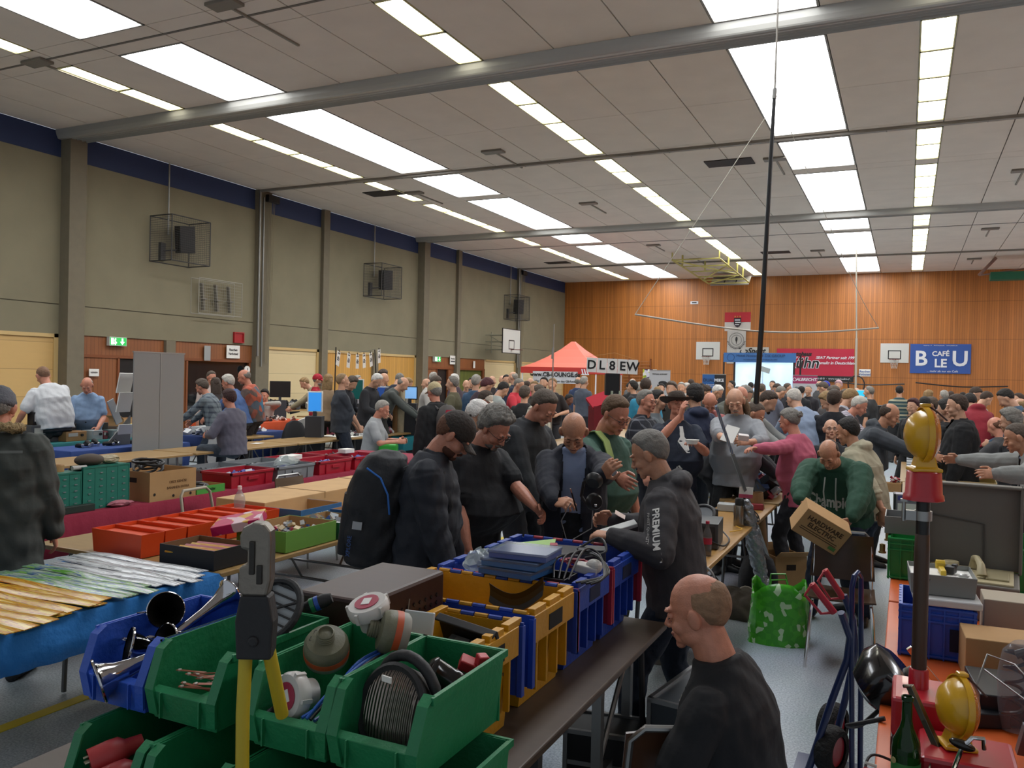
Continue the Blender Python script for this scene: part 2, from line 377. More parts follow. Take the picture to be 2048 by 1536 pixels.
for r_, (x0, x1) in enumerate(sky_x):
 for (y0, y1) in sky_y:
  k += 1
  f = MB()
  for a, b_ in (((x0, y0), (x0 + .03, y1)), ((x1 - .03, y0), (x1, y1)), ((x0, y0), (x1, y0 + .03)), ((x0, y1 - .03), (x1, y1))): f.bb((a[0], a[1], ZC - .01), (b_[0], b_[1], ZC + .14))
  fo = f.build('window_%d' % k, mfr, kind='structure')
  MB().bb((x0 + .03, y0 + .03, ZC + .05), (x1 - .03, y1 - .03, ZC + .06)).build('roof_light_pane', msky, parent=fo)
ordn = ['nearest', 'second', 'third', 'fourth', 'fifth', 'sixth', 'seventh', 'eighth', 'ninth', 'tenth', '11th', '12th', '13th', '14th', '15th', '16th', '17th', '18th', '19th', '20th', '21st', '22nd', '23rd', '24th', '25th', '26th', '27th', '28th', '29th', '30th']
for r_, (x0, x1) in enumerate(lamp_x):
 q = 0
 for (y0, y1) in sky_y:
  if y1 < 9.5 and r_ > 0: continue
  n = max(1, round((y1 - y0) / 1.27)); st = (y1 - y0) / n
  for i in range(n):
   a, b_ = y0 + i * st, y0 + (i + 1) * st; q += 1
   wh = ordn[q - 1] + (' ' if q > 1 else ' ') + 'fluorescent ceiling panel from the camera in the %s row' % row[r_]
   t = empty('ceiling_light', ((x0 + x1) / 2, (a + b_) / 2, ZC), label=wh, cat='ceiling light', group='fluorescent panels in the %s ceiling row' % row[r_])
   hx, hy = (x1 - x0) / 2, st / 2; f = MB()
   for lo, hi in (((-hx, -hy), (-hx + .02, hy)), ((hx - .02, -hy), (hx, hy)), ((-hx, -hy), (hx, -hy + .035)), ((-hx, hy - .035), (hx, hy))): f.bb(lo + (-.012,), hi + (.10,))
   f.bb((-.1, -hy + .01, -.016), (-.06, -hy + .03, 0)).bb((.06, -hy + .01, -.016), (.1, -hy + .03, 0))
   f.build('frame', mlf, t)
   MB().bb((-hx + .02, -hy + .035, .02), (hx - .02, hy - .035, .03)).build('diffuser', mlamp, t)
# ================================================================= people
V = Vector
def Rx(d): return Matrix.Rotation(math.radians(d), 3, 'X')
def Ry(d): return Matrix.Rotation(math.radians(d), 3, 'Y')
def Rz(d): return Matrix.Rotation(math.radians(d), 3, 'Z')
def lean_(l, t=0., y=0.): return Rz(y) @ Ry(t) @ Rx(-l)
def remesh(mb, vox, name, mats, smooth=4, region=None, noise=0., nscale=6.):
 me = mb.mesh(name, [])
 bm = bmesh.new(); bm.from_mesh(me); bmesh.ops.recalc_face_normals(bm, faces=bm.faces); bm.to_mesh(me); bm.free()
 t = bpy.data.objects.new('tmp', me); COL.objects.link(t)
 r = t.modifiers.new('r', 'REMESH'); r.mode = 'VOXEL'; r.voxel_size = vox; r.adaptivity = 0
 s = t.modifiers.new('s', 'SMOOTH'); s.factor = .5; s.iterations = smooth
 bpy.context.view_layer.update()
 m2 = bpy.data.meshes.new_from_object(t.evaluated_get(bpy.context.evaluated_depsgraph_get())); m2.name = name
 bpy.data.objects.remove(t); bpy.data.meshes.remove(me)
 if noise:
  n = len(m2.vertices); co = np.zeros(n * 3); m2.vertices.foreach_get('co', co); co = co.reshape(-1, 3)
  no = np.zeros(n * 3); m2.vertex_normals.foreach_get('vector', no); no = no.reshape(-1, 3)
  p = co * nscale * 6
  h = np.sin(p[:, 0] * 1.3 + 2.1 * np.sin(p[:, 2] * .9)) * np.sin(p[:, 2] * 1.7 + 1.3 * np.sin(p[:, 1] * 1.1)) + .6 * np.sin(p[:, 0] * 2.9 + p[:, 2] * 2.3 + 1.7 * np.sin(p[:, 1] * 2))
  co += no * (h * noise)[:, None]; m2.vertices.foreach_set('co', co.ravel())
 m2.materials.clear()
 for m in mats: m2.materials.append(m)
 m2.polygons.foreach_set('use_smooth', [True] * len(m2.polygons))
 if region:
  c = np.zeros(len(m2.polygons) * 3); m2.polygons.foreach_get('center', c); m2.polygons.foreach_set('material_index', region(c.reshape(-1, 3)).astype(np.int32))
 m2.update(); return m2
def sect(c, R, rx, ry, n=20, p=2.4):
 out = []
 for i in range(n):
  a = 2 * PI * i / n; ca, sa = math.cos(a), math.sin(a)
  out.append(c + R @ V((rx * math.copysign(abs(ca) ** (2 / p), ca), ry * math.copysign(abs(sa) ** (2 / p), sa), 0)))
 return out
def limb(mb, pts, rs):
 mb.tube(pts, rs, n=12)
 for p, r in ((pts[0], rs[0]), (pts[-1], rs[-1])): mb.ell(p, r * .98, nu=10, nv=6)
def ik(a, t, l1, l2, hint):
 d = t - a; L_ = min(d.length, (l1 + l2) * .995)
 dn = d.normalized(); t = a + dn * L_
 x = (l1 * l1 - l2 * l2 + L_ * L_) / (2 * L_); h = math.sqrt(max(0, l1 * l1 - x * x))
 hp = hint - dn * hint.dot(dn); hp = hp.normalized() if hp.length > 1e-5 else V((0, 0, -1))
 return a + dn * x + hp * h, t
def hand(mb, wr, d, up, side, curl=.5, spread=.06, s=1., point=False):
 """palm, four fingers of their own length, thumb from the palm's side. d: along the hand, up: back of the hand"""
 d = d.normalized(); up = (up - d * up.dot(d)).normalized(); sx = d.cross(up) * side   # sx: towards the thumb
 c0 = wr + d * .01 * s; c1 = wr + d * .095 * s
 def ring(c, w_, t_): return [c + sx * (w_ * math.cos(a)) + up * (t_ * math.sin(a)) for a in [2 * PI * i / 12 for i in range(12)]]
 mb.loft([ring(wr - d * .03 * s, .026 * s, .021 * s), ring(c0, .030 * s, .019 * s), ring(wr + d * .05 * s, .041 * s, .017 * s), ring(c1, .042 * s, .014 * s), ring(c1 + d * .008 * s, .036 * s, .009 * s)])
 Ls = (.072, .080, .074, .058)
 for i, L_ in enumerate(Ls):
  o = (1.5 - i) * .0205 * s; p = c1 + sx * o - d * (.004 * abs(i - 1.2)) * s; dd = (d + sx * (1.5 - i) * spread).normalized()
  cu = 0.15 if (point and i == 0) else curl * (1 + .12 * i); pts = [p - dd * .012]; q = p; ang = 0
  for k, f in enumerate((.45, .31, .24)):
   ang += cu * (.75 if k == 0 else .9); v = dd * math.cos(ang) - up * math.sin(ang); q = q + v * L_ * f * s; pts.append(q)
  mb.tube([pts[0], p] + pts[1:], [.0098 * s, .0096 * s, .0088 * s, .008 * s, .0066 * s], n=8)
 b = wr + d * .028 * s + sx * .026 * s; t1 = b + (d * .55 + sx * .75 - up * .25).normalized() * .042 * s; t2 = t1 + (d * .85 + sx * (.35 - curl * .5) - up * .35).normalized() * .034 * s; t3 = t2 + (d * .9 - up * .3 - sx * curl * .3).normalized() * .022 * s
 mb.tube([b - d * .01, b, t1, t2, t3], [.014 * s, .0145 * s, .0115 * s, .0105 * s, .008 * s], n=8)
def headparts(mb, H, Rh, chub=0., fine=True):
 def P(x, y, z): return H + Rh @ V((x, y, z))
 e = lambda c, r, R=None: mb.ell(P(*c), r, Rh @ (R or Matrix.Identity(3)), nu=20, nv=12)
 e((0, -.012, .022), (.076, .097, .093)); e((0, .030, -.025), (.061 + chub * .4, .062, .083)); e((0, .022, -.068), (.056 + chub, .058, .045 + chub * .3)); e((0, .078, -.098), (.021 + chub * .5, .017, .017))
 for s in (-1, 1):
  e((s * .038, .060, -.036), (.024 + chub * .4, .025, .024)); e((s * .080, -.006, -.012), (.011, .021, .035), Ry(s * 14) @ Rz(s * -22))
  if fine: e((s * .083, -.006, .012), (.008, .014, .010)); e((s * .0115, .099, -.037), (.0075, .010, .0065)); e((s * .033, .083, .021), (.024, .011, .008), Rz(s * 16))
 e((0, .082, .014), (.020, .012, .010))
 mb.tube([P(0, .084, .006), P(0, .101, -.014), P(0, .113, -.032), P(0, .100, -.043)], [.007, .008, .0105, .008], n=8)
 if fine: e((0, .093, -.061), (.023, .011, .0055)); e((0, .090, -.070), (.020, .011, .0062)); e((0, .070, -.080), (.035, .022, .02))
def hairmesh(style, Rn=1):
 """closed star-shaped volume about the cranium; where there is no hair it runs inside the skull"""
 th, curly = dict(short=(.010, .0), med=(.020, .3), curly=(.030, 1.), buzz=(.003, 0.), fringe=(.0045, 0.), long=(.018, .2), bun=(.012, .1), tuft=(.007, 0), cap=(.012, 0)).get(style, (.01, 0))
 mb = MB(); nu, nv = 56, 34; rings = []; c = V((0, -.012, .022)); r = (.076, .097, .093); rnd = random.Random(3)
 for i in range(nv + 1):
  t = max(.03, PI * i / nv) if i < nv else PI - .03; ring = []
  for k in range(nu):
   a = 2 * PI * k / nu; d = V((math.sin(t) * math.cos(a), math.sin(t) * math.sin(a), math.cos(t)))
   p = V((d.x * r[0], d.y * r[1], d.z * r[2])); z = p.z + c.z; y = d.y / max(.2, math.sin(t)) if math.sin(t) > .2 else 0
   az = math.atan2(abs(p.x), p.y + c.y + .02)      # 0 front, pi back
   f = az / PI
   zl = np.interp(f, [0, .22, .36, .44, .52, .62, 1], [.082, .074, .045, -.012, .002, -.045, -.075])
   if style in ('fringe', 'tuft'): zl = np.interp(f, [0, .36, .44, .52, .62, 1], [.3, .3, -.012, .0, -.045, -.07])
   if style == 'bun': zl = np.interp(f, [0, .22, .36, .44, .52, .62, 1], [.070, .066, .045, .0, .002, -.045, -.07])
   m = min(1, max(0, (z - zl) / .016)); top = 1.
   if style in ('fringe', 'tuft'): m *= min(1, max(0, ((.088 if style == 'fringe' else .05) + (.02 if f > .8 else 0) - z) / .045))
   if style == 'cap': m *= min(1, max(0, (.055 - z) / .01)) * (0 if f < .4 else 1)
   if style == 'long' and f > .4: m = min(1, max(0, (z + .085) / .02))
   n_ = th * (1 + (.35 if z > .06 else 0)) + curly * .007 * math.sin(a * 9 + i * .8) * math.sin(i * 1.3 + math.sin(a * 5) * 2) + (.0015 * math.sin(a * 21 + i) if curly else 0)
   ring.append(c + p * (1 + ((n_ + .007) * m - .007) / .088))
  rings.append(ring)
 mb.loft(rings)
 if style == 'long':
  mb.loft([sect(V((0, y, z)), Matrix.Identity(3), rx, ry, 20, 2.6) for y, z, rx, ry in ((-.03, .05, .088, .085), (-.04, -.02, .094, .078), (-.052, -.09, .098, .062), (-.06, -.15, .1, .052), (-.062, -.21, .088, .042), (-.06, -.25, .06, .03))])
 if style == 'bun':
  mb.ell((0, -.125, .03), (.034, .028, .034))
  for a in range(5): mb.ell((.018 * math.cos(a * 1.26), -.142, .03 + .018 * math.sin(a * 1.26)), .014)
 return mb
def brows(mb):
 s = 1; mb.tube([(s * .016, .094, .020), (s * .030, .093, .025), (s * .048, .079, .020)], [.0025, .0035, .002], n=6)
def beard(mb, full=True):
 e = lambda c, r: mb.ell(c, r, nu=20, nv=12)
 if full: e((0, .028, -.080), (.0585, .0605, .042)); e((0, .075, -.097), (.025, .023, .023)); mb.tube([(-.028, .088, -.064), (-.012, .102, -.054), (.012, .102, -.054), (.028, .088, -.064)], [.005, .008, .008, .005])
 else: e((0, .080, -.097), (.023, .021, .021)); mb.tube([(-.026, .086, -.066), (-.012, .101, -.0545), (.012, .101, -.0545), (.026, .086, -.066)], [.004, .006, .006, .004])
def capmesh(brim=.075, flat=False):
 mb = MB(); c = V((0, -.012, .022)); rings = []
 for i in range(10):
  t = .04 + i * (PI / 2 + .28) / 9; ring = []
  for k in range(32):
   a = 2 * PI * k / 32; ring.append(c + V((.088 * math.sin(t) * math.cos(a), .108 * math.sin(t) * math.sin(a), .101 * math.cos(t) + .012)))
  rings.append(ring)
 inner = [[c + (p - c) * .93 for p in rr] for rr in reversed(rings)]
 mb.loft(rings + inner)
 def br(u, v):
  a = (u - .5) * 1.9; x = math.sin(a) * .086; y0 = .088 * math.cos(a * .9); return (x * (1 + .12 * v), y0 + v * brim * math.cos(a * .8), .026 - v * .022 - .012 * (2 * u - 1) ** 2)
 mb.sheet(br, 14, 4, .005); mb.ell((0, -.012, .136), .008); return mb
def hatmesh():
 mb = MB(); c = V((0, -.012, .03)); R = Matrix.Identity(3)
 mb.loft([sect(c + V((0, 0, z)), R, rx, ry, 28, 2.1) for z, rx, ry in ((0, .086, .106), (.05, .084, .102), (.09, .076, .088), (.105, .05, .06), (.1, .02, .03))])
 prof = [(.084, .0), (.12, -.004), (.165, .012), (.166, .018), (.12, .003), (.084, .008)]
 mb.loft([[c + V((r * math.cos(a) * (1.0), r * math.sin(a) * 1.12, z + .03 * (abs(math.cos(a)) ** 2) * (r > .1))) for a in [2 * PI * k / 32 for k in range(32)]] for r, z in prof], cap=False)
 return mb
def glassesmesh():
 mb = MB()
 for s in (-1, 1):
  mb.tube([(s * (.033 + .023 * math.cos(a)), .103 - .006 * abs(math.cos(a)) * (1 if math.cos(a) > 0 else 0), -.002 + .016 * math.sin(a)) for a in [2 * PI * k / 16 for k in range(16)]], .0016, n=6, closed=True)
  mb.tube([(s * .056, .098, .004), (s * .080, .07, .006), (s * .087, .0, .004), (s * .086, -.02, -.012)], .0016, n=6)
 mb.tube([(-.010, .103, .003), (0, .107, .006), (.010, .103, .003)], .0016, n=6); return mb
HCACHE = {}
def hmesh(kind, m):
 """head-space meshes, shared between people"""
 if kind not in HCACHE:
  if kind.startswith('hair_'): mb = hairmesh(kind[5:])
  elif kind == 'cap': mb = capmesh()
  elif kind == 'hat': mb = hatmesh()
  elif kind == 'beanie':
   mb = MB(); mb.loft([sect(V((0, -.012, .022 + z)), Matrix.Identity(3), rx, ry, 28, 2) for z, rx, ry in ((-.02, .084, .104), (.01, .09, .112), (.02, .086, .107), (.06, .078, .096), (.1, .045, .06), (.112, .015, .02))])
  elif kind == 'glasses': mb = glassesmesh()
  elif kind == 'beard': mb = MB(); beard(mb)
  elif kind == 'goatee': mb = MB(); beard(mb, False)
  elif kind == 'brow': mb = MB(); brows(mb)
  elif kind == 'eyes':
   mb = MB(); s = 1
   if 1:
    mb.ell((s * .032, .0805, -.001), (.0135, .0115, .0115), nu=14, nv=8, mi=0); mb.ell((s * .032, .0885, -.0015), (.0052, .004, .0052), nu=10, nv=6, mi=1)
    mb.tube([(s * .019, .0905, -.002), (s * .027, .0945, .0045), (s * .037, .0925, .0045), (s * .045, .084, -.001)], .0018, n=6, mi=1)
  elif kind == 'lids':
   mb = MB(); s = 1
   if 1:
    mb.ell((s * .032, .0807, .001), (.0142, .0122, .0118), nu=14, nv=8, mi=0); mb.tube([(s * .019, .0885, -.006), (s * .028, .0925, -.0085), (s * .037, .0905, -.0085), (s * .045, .083, -.005)], .0016, n=6, mi=1)
  else: raise KeyError(kind)
  me = mb.mesh(kind, [BLACK, BLACK] if kind in ('eyes', 'lids') else [BLACK]); bm = bmesh.new(); bm.from_mesh(me); bmesh.ops.recalc_face_normals(bm, faces=bm.faces); bm.to_mesh(me); bm.free()
  me.polygons.foreach_set('use_smooth', [True] * len(me.polygons)); HCACHE[kind] = me
 return HCACHE[kind]
BC = {}
SPOTS = []
RECTS = [(-5.6, -4, 12.2, 17.4), (-3.9, -2.5, 9.6, 12.6), (-7.95, -7.15, 13.6, 16.2), (-13.4, -12.4, 16, 19.5), (-15.6, -14.6, 15.5, 21), (-11.4, -10.6, 13.9, 15.6), (1, 2.4, 14.5, 24), (-2.9, -1.9, 12.5, 16.8), (-1.75, -.85, 14, 18.5), (-4, -3.2, 17.5, 24), (-9.6, -8.4, 20, 27), (-6.5, -5.4, 20, 26), (-14, -12.6, 13.2, 15.6), (-.05, .9, 6.6, 13.5)]
def freeze(head, zc):
 for st in range(0, 40):
  for sg in (1, -1):
   z_ = zc + sg * st * .06 * zc / 12; p = at_d(head[0], head[1], z_)
   if all((p.x - a) ** 2 + (p.y - b) ** 2 > .36 for a, b in SPOTS) and not (p.y > YF - .45) and not any(a - .2 < p.x < b + .2 and c - .2 < p.y < d + .2 for a, b, c, d in RECTS): return z_
 return zc
SKINLIP = {}
def skeleton(q):
 g = q.get
 L_, T_ = g('lean', 0), g('tilt', 0); sit = g('sit', False); zp = g('hip', .50 if sit else .955)
 P0 = V((g('sx', 0), g('sy', -.004 * L_ if not sit else 0), zp))
 tw = g('twist', 0)
 R0 = lean_(L_ * .55, T_ * .4, 0); R1 = lean_(L_ * .85, T_ * .8, tw * .5); R2 = lean_(L_, T_, tw)
 p1 = P0 + R0 @ V((0, 0, .17)); p2 = p1 + R1 @ V((0, 0, .165)); p3 = p2 + R2 @ V((0, 0, .155)); p4 = p3 + R2 @ V((0, .0, .055))
 hp, hy, ht = g('hp', 0), g('hy', 0), g('ht', 0)
 Rn = Rz(tw + hy * .4) @ Ry(T_ + ht * .5) @ Rx(-(L_ * .8 + hp * .5)); Rh = Rz(tw + hy) @ Ry(T_ * .7 + ht) @ Rx(-(L_ * .7 + hp))
 H = p4 + Rn @ V((0, .012, .055)) + Rh @ V((0, .012, .098))
 return P0, R0, p1, R1, p2, R2, p3, p4, Rn, Rh, H
def person_meshes(q, vox, hero):
 """body (one surface, skin), top garment, trousers, shoes in the person's own space, facing +Y, 1.78 m"""
 g = q.get; P0, R0, p1, R1, p2, R2, p3, p4, Rn, Rh, H = skeleton(q)
 b = g('belly', .02); wd = g('wide', 1.); fem = g('fem', False); slv = g('sleeve', 'long'); sit = g('sit', False); pi_ = g('puff', .014)
 def torso(mb, e, lo=-.10, hi=True, hem=0.):
  w_ = wd
  S = [(P0 + R0 @ V((0, 0, lo)), R0, (.170 + hem) * w_, .122 + hem + b * .12), (P0, R0, .172 * w_, .118 + b * .2), (P0 + R0 @ V((0, b * .25, .09)), R0, .160 * w_ + b * .5, .112 + b * .6), (p1 + R1 @ V((0, b * .45, 0)), R1, (.150 if not fem else .135) * w_ + b * .6, .108 + b * .8),
             (p1 + R1 @ V((0, b * .3, .09)), R1, .160 * w_ + b * .35, .114 + b * .5), (p2, R1, .174 * w_ + b * .15, .122 + b * .25), (p2 + R2 @ V((0, 0, .07)), R2, .182 * w_, .120), (p3 + R2 @ V((0, -.004, -.035)), R2, .168 * w_, .098), (p3 + R2 @ V((0, -.010, .002)), R2, .135 * w_, .080), (p3 + R2 @ V((0, -.012, .035)), R2, .098, .066), (p3 + R2 @ V((0, -.008, .062)), R2, .068, .058)]
  if fem and e > 0: mb.ell(p2 + R2 @ V((.075, .085, .01)), (.062, .05, .06)); mb.ell(p2 + R2 @ V((-.075, .085, .01)), (.062, .05, .06))
  mb.loft([sect(c, R, rx + e, ry + e) for c, R, rx, ry in (S if hi else S[:4])])
 sh = [p3 + R2 @ V((s * .160 * wd, -.002, -.052)) for s in (-1, 1)]
 arms = []
 for i, s in enumerate((-1, 1)):
  t = V(g('LR'[i], (s * .26, .03, .80))); hint = V(g('hint' + 'LR'[i], (s * .6, -.8, -.3)))
  if g('handrel'): t = P0 + t
  el, wr = ik(sh[i], t, .285, .255, hint); arms.append((sh[i], el, wr))
 legs = []
 for i, s in enumerate((-1, 1)):
  hj = P0 + V((s * .092, 0, -.05)); ft = V(g('foot' + 'LR'[i], (s * .13, .42 if sit else .0, .085)))
  kn, an = ik(hj, ft, .435, .43, V(g('khint' + 'LR'[i], (s * .25, 1, .2)))); legs.append((hj, kn, an))
 # skin: one surface
 mb = MB(); torso(mb, -.014, -.02)
 mb.tube([p3 + R2 @ V((0, 0, -.02)), p4, p4 + Rn @ V((0, .008, .05)), H + Rh @ V((0, -.012, -.05))], [.072, .060 + g('chub', 0), .056 + g('chub', 0), .056], n=16)
 headparts(mb, H, Rh, g('chub', 0), hero)
 am = g('arm', 1.)
 for i, (a, e_, wr) in enumerate(arms):
  limb(mb, [a, a.lerp(e_, .5), e_], [.050 * am, .045 * am, .038 * am]); limb(mb, [e_, e_.lerp(wr, .3), wr], [.039 * am, .041 * am, .0255])
  dh = (wr - e_).normalized(); hd = g('hdir' + 'LR'[i]); dh = V(hd).normalized() if hd else dh
  up = V(g('hup' + 'LR'[i], ((-1, 1)[i] * .9, .2, .3)))
  if up.cross(dh).length < .1: up = V((0, .3, 1))
  hand(mb, wr, dh, up, (1, -1)[i], g('curl' + 'LR'[i], g('curl', .45)), point=g('point') == i)
 for hj, kn, an in legs:
  limb(mb, [hj, hj.lerp(kn, .5), kn], [.076, .064, .050]); limb(mb, [kn, kn.lerp(an, .35), an], [.050, .050, .036]); mb.ell(an + V((0, .05, -.05)), (.034, .09, .026))
 Ri = Rh.inverted(); lipn = np.array(Ri); Hn = np.array(H)
 def region(c):
  l = (c - Hn) @ lipn.T; return ((np.abs(l[:, 0]) < .021) & (l[:, 1] > .090) & (l[:, 2] < -.0595) & (l[:, 2] > -.072)) * 1
 body = remesh(mb, vox, 'body', [BLACK, BLACK], 2 if hero else 2, region if hero else None)
 # top garment
 mb = MB(); jk = g('hem', -.06); torso(mb, pi_, jk, hem=.012)
 for i, (a, e_, wr) in enumerate(arms):
  if slv == 'none': mb.ell(a, .06); continue
  limb(mb, [a, a.lerp(e_, .5), e_ if slv != 'short' else a.lerp(e_, .72)], [.060 * am + pi_, .054 * am + pi_, (.050 if slv != 'short' else .058) * am + pi_ * .8])
  if slv in ('long', 'roll'):
   f = 1. if slv == 'long' else .45; q_ = e_.lerp(wr, f); limb(mb, [e_, e_.lerp(wr, f * .5), q_], [.049 * am + pi_ * .8, .047 * am + pi_ * .7, (.033 if f == 1 else .045 * am) + pi_ * .6])
   if slv == 'roll': mb.cyl(e_.lerp(wr, .36), q_, .052 * am + pi_ * .7)
 ck = g('collar', 'crew')
 if ck == 'hood': # hood lying on the upper back
  mb.ell(p3 + R2 @ V((0, -.085, .035)), (.115, .065, .06), R2); mb.tube([p3 + R2 @ V((x, y, z)) for x, y, z in ((0, .085, -.02), (.075, .045, .03), (.085, -.03, .06), (0, -.085, .085), (-.085, -.03, .06), (-.075, .045, .03))], .026, n=10, closed=True)
 elif ck == 'shirt' or ck == 'high':
  h_ = .035 if ck == 'shirt' else .06
  mb.lathe([(.07, .0), (.074, h_), (.062, h_), (.058, .0)], p3 + R2 @ V((0, 0, .02)), R2 @ V((0, .10, 1)), 20)
 top = remesh(mb, max(vox * 1.25, .0065), 'top', [BLACK], 3, noise=g('wr', .0028) if hero else .0015, nscale=g('wrs', 3.2))
 # trousers
 mb = MB(); torso(mb, .006, -.10, hi=False); mb.ell(P0 + R0 @ V((0, 0, -.10)), (.10, .10, .06), R0); bg = g('baggy', .012)
 for hj, kn, an in legs:
  limb(mb, [hj + V((0, 0, .02)), hj.lerp(kn, .5), kn], [.094 + bg * .6, .080 + bg, .062 + bg]); limb(mb, [kn, kn.lerp(an, .5), an + V((0, 0, -.01))], [.062 + bg, .058 + bg, .052 + bg])
 trs = remesh(mb, max(vox * 1.5, .009), 'trousers', [BLACK], 2, noise=.003 if hero else 0, nscale=4.)
 shs = []
 for i, (hj, kn, an) in enumerate(legs):
  mb = MB(); z0 = an.z - .085; R = Rz(g('toe', 8) * (1, -1)[i]); pr = ((-.075, .03, .034, .045), (-.04, .04, .04, .06), (.03, .043, .043, .055), (.10, .048, .032, .04), (.155, .044, .024, .03), (.19, .022, .016, .02))
  mb.loft([[an + R @ V((x * math.cos(a), y, -.085 + max(.0, h_ + h_ * math.sin(a)))) for a in [2 * PI * k / 14 for k in range(14)]] for y, x, h_, _ in pr])
  sho = mb.mesh('shoe', [BLACK]); sho.polygons.foreach_set('use_smooth', [True] * len(sho.polygons)); shs.append(sho)
 inner = None
 if g('open'):
  inner = person_meshes(dict({k: v for k, v in q.items() if k != 'open'}, sleeve='none', hem=.03, puff=.004, collar=g('icollar', 'shirt'), wr=.002), vox, False)['top'] if g('open') else None
  bm = bmesh.new(); bm.from_mesh(top); Ri2 = R2.inverted(); w0 = g('open'); kill = []
  for f in bm.faces:
   l = Ri2 @ (f.calc_center_median() - p2)
   if l.y > .02 and abs(l.x + .008 * math.sin(l.z * 14)) < w0 * (1 + max(0, l.z) * 1.2) and l.z < .27: kill.append(f)
  bmesh.ops.delete(bm, geom=kill, context='FACES'); bm.to_mesh(top); bm.free()
 return dict(body=body, top=top, inner=inner, trousers=trs, shoes=shs, H=H, Rh=Rh, arms=arms, p3=p3, R2=R2, p2=p2, P0=P0, R0=R0, p1=p1, R1=R1)
SKN = {'a': ('c99a7e', .5), 'b': ('ba8567', .5), 'c': ('c59478', .5), 'r': ('c3836a', .5), 'd': ('7a4c38', .55)}
def skin(k): c, r = SKN[k]; return mat(c, r, bump=.15, bscale=180., var=.10, vscale=30.)
def setmat(o, i, m): o.material_slots[i].link = 'OBJECT'; o.material_slots[i].material = m
HAIRC = dict(brown='3a2c22', dark='1d1916', grey='77736c', white='b9b4aa', blond='8a6f4a', lgrey='96928a', ginger='5d3a26', gbrown='51463c', silver='c9c7c2')
def person(label, head, zc, face, q=None, skin_='a', hair='short', hairc='brown', top='33353a', topn='shirt', trs='23262c', scale=None, vox=.012, hero=False, extra=(), shoe='1a1a1c', face2=None, group=None, key=None, eyes='lids', topm=None, z0=0., inner='9aa8c0'):
 """head: pixel of the crown; zc: how far along the view; face: 0 away, 90 right, 180 towards the camera"""
 q = dict(q or {}); sk_ = skeleton(q); H_, Rh_ = sk_[-1], sk_[-2]
 if not hero: zc = freeze(head, zc)
 crown = at_d(head[0], head[1], zc); SPOTS.append((crown.x, crown.y))
 c0 = H_ + Rh_ @ V((0, -.01, .115)); topz = max(c0.z, (H_ + Rh_ @ V((0, -.085, .06))).z)
 s = scale or min(1.12, max(.86, (crown.z - z0) / topz))
 d = ray(head[0], head[1]); rz = math.atan2(-d[0], d[1]) - math.radians(face)
 off = Rz(math.degrees(rz)) @ V((c0.x, c0.y, 0)) * s; base = V((crown.x - off.x, crown.y - off.y, z0))
 for k_ in ('L', 'R'):
  if k_ + 'px' in q: a_ = q.pop(k_ + 'px'); q[k_] = tuple(Rz(-math.degrees(rz)) @ (at_d(*a_) - base) / s)
 kk = key or repr(sorted(q.items())) + str(vox)
 if kk not in BC: BC[kk] = person_meshes(q, vox, hero)
 M_ = BC[kk]
 root = empty('person', (crown.x - off.x, crown.y - off.y, z0), rz, label, 'person', group); root.scale = (s, s, s)
 def part(nm, me, mats):
  o = bpy.data.objects.new(nm, me); COL.objects.link(o); o.parent = root
  for i, m in enumerate(mats): setmat(o, i, m)
  return o
 sk = skin(skin_)
 body = part('body', M_['body'], [sk, mat('94564a', .5)])
 top = {'__PLW': PLW, '__PLA': PLA, '__STR': STR}.get(top, top) if isinstance(top, str) and top[0] == '_' else top
 tm = topm or (mat(top, .85, bump=.35, bscale=11., var=.06, vscale=5.) if isinstance(top, str) else top)
 t = part(topn, M_['top'], [tm]);  part('trousers', M_['trousers'], [mat(trs, .85, bump=.5, bscale=16., var=.10, vscale=8.)]); [part('shoe', x, [mat(shoe, .5)]) for x in M_['shoes']]
 HM = Matrix.Translation(M_['H']) @ M_['Rh'].to_4x4()
 def hp_(nm, kind, mats):
  o = part(nm, hmesh(kind, None), mats); o.matrix_local = HM; return o
 if hair: hp_('hair', 'hair_' + hair, [mat(HAIRC.get(hairc, hairc), .75, bump=.45, bscale=55., var=.22, vscale=28.)])
 else: hp_('hair', 'hair_tuft', [mat(HAIRC.get(hairc, hairc), .8, bump=.3, bscale=60.)])
 if hero or vox < .011:
  for sx_ in (1, -1):
   for nm_, kd_, ms_ in (('eye', eyes, [sk if eyes == 'lids' else mat('b8aea6', .3), mat('2a1c16', .5)]), ('eyebrow', 'brow', [mat(HAIRC.get(hairc, hairc), .8)])):
    o = hp_(nm_, kd_, ms_); o.matrix_local = HM @ Matrix.Diagonal((sx_, 1, 1, 1))
 for e in extra:
  k, c = e
  hp_({'hat': 'hat', 'cap': 'cap', 'beanie': 'beanie', 'glasses': 'glasses', 'beard': 'beard', 'goatee': 'beard'}[k], k, [mat(c, .8 if k != 'glasses' else .3, bump=.4, bscale=60.) if isinstance(c, str) else c])
 if M_['inner']: part('shirt', M_['inner'], [mat(inner, .8, bump=.3, bscale=12.)]); md = t.modifiers.new('thick', 'SOLIDIFY'); md.thickness = .006
 M_ = dict(M_); M_['root'] = root; M_['t'] = t; M_['s'] = s; M_['body'] = body; M_['HM'] = HM
 M_['W'] = Matrix.Translation(root.location) @ Matrix.Rotation(rz, 4, 'Z') @ Matrix.Diagonal((s, s, s, 1))
 return M_
def pchild(M_, mb, name, mats, smooth=True, **k):
 return mb.build(name, mats, M_['root'], smooth=smooth, **k)
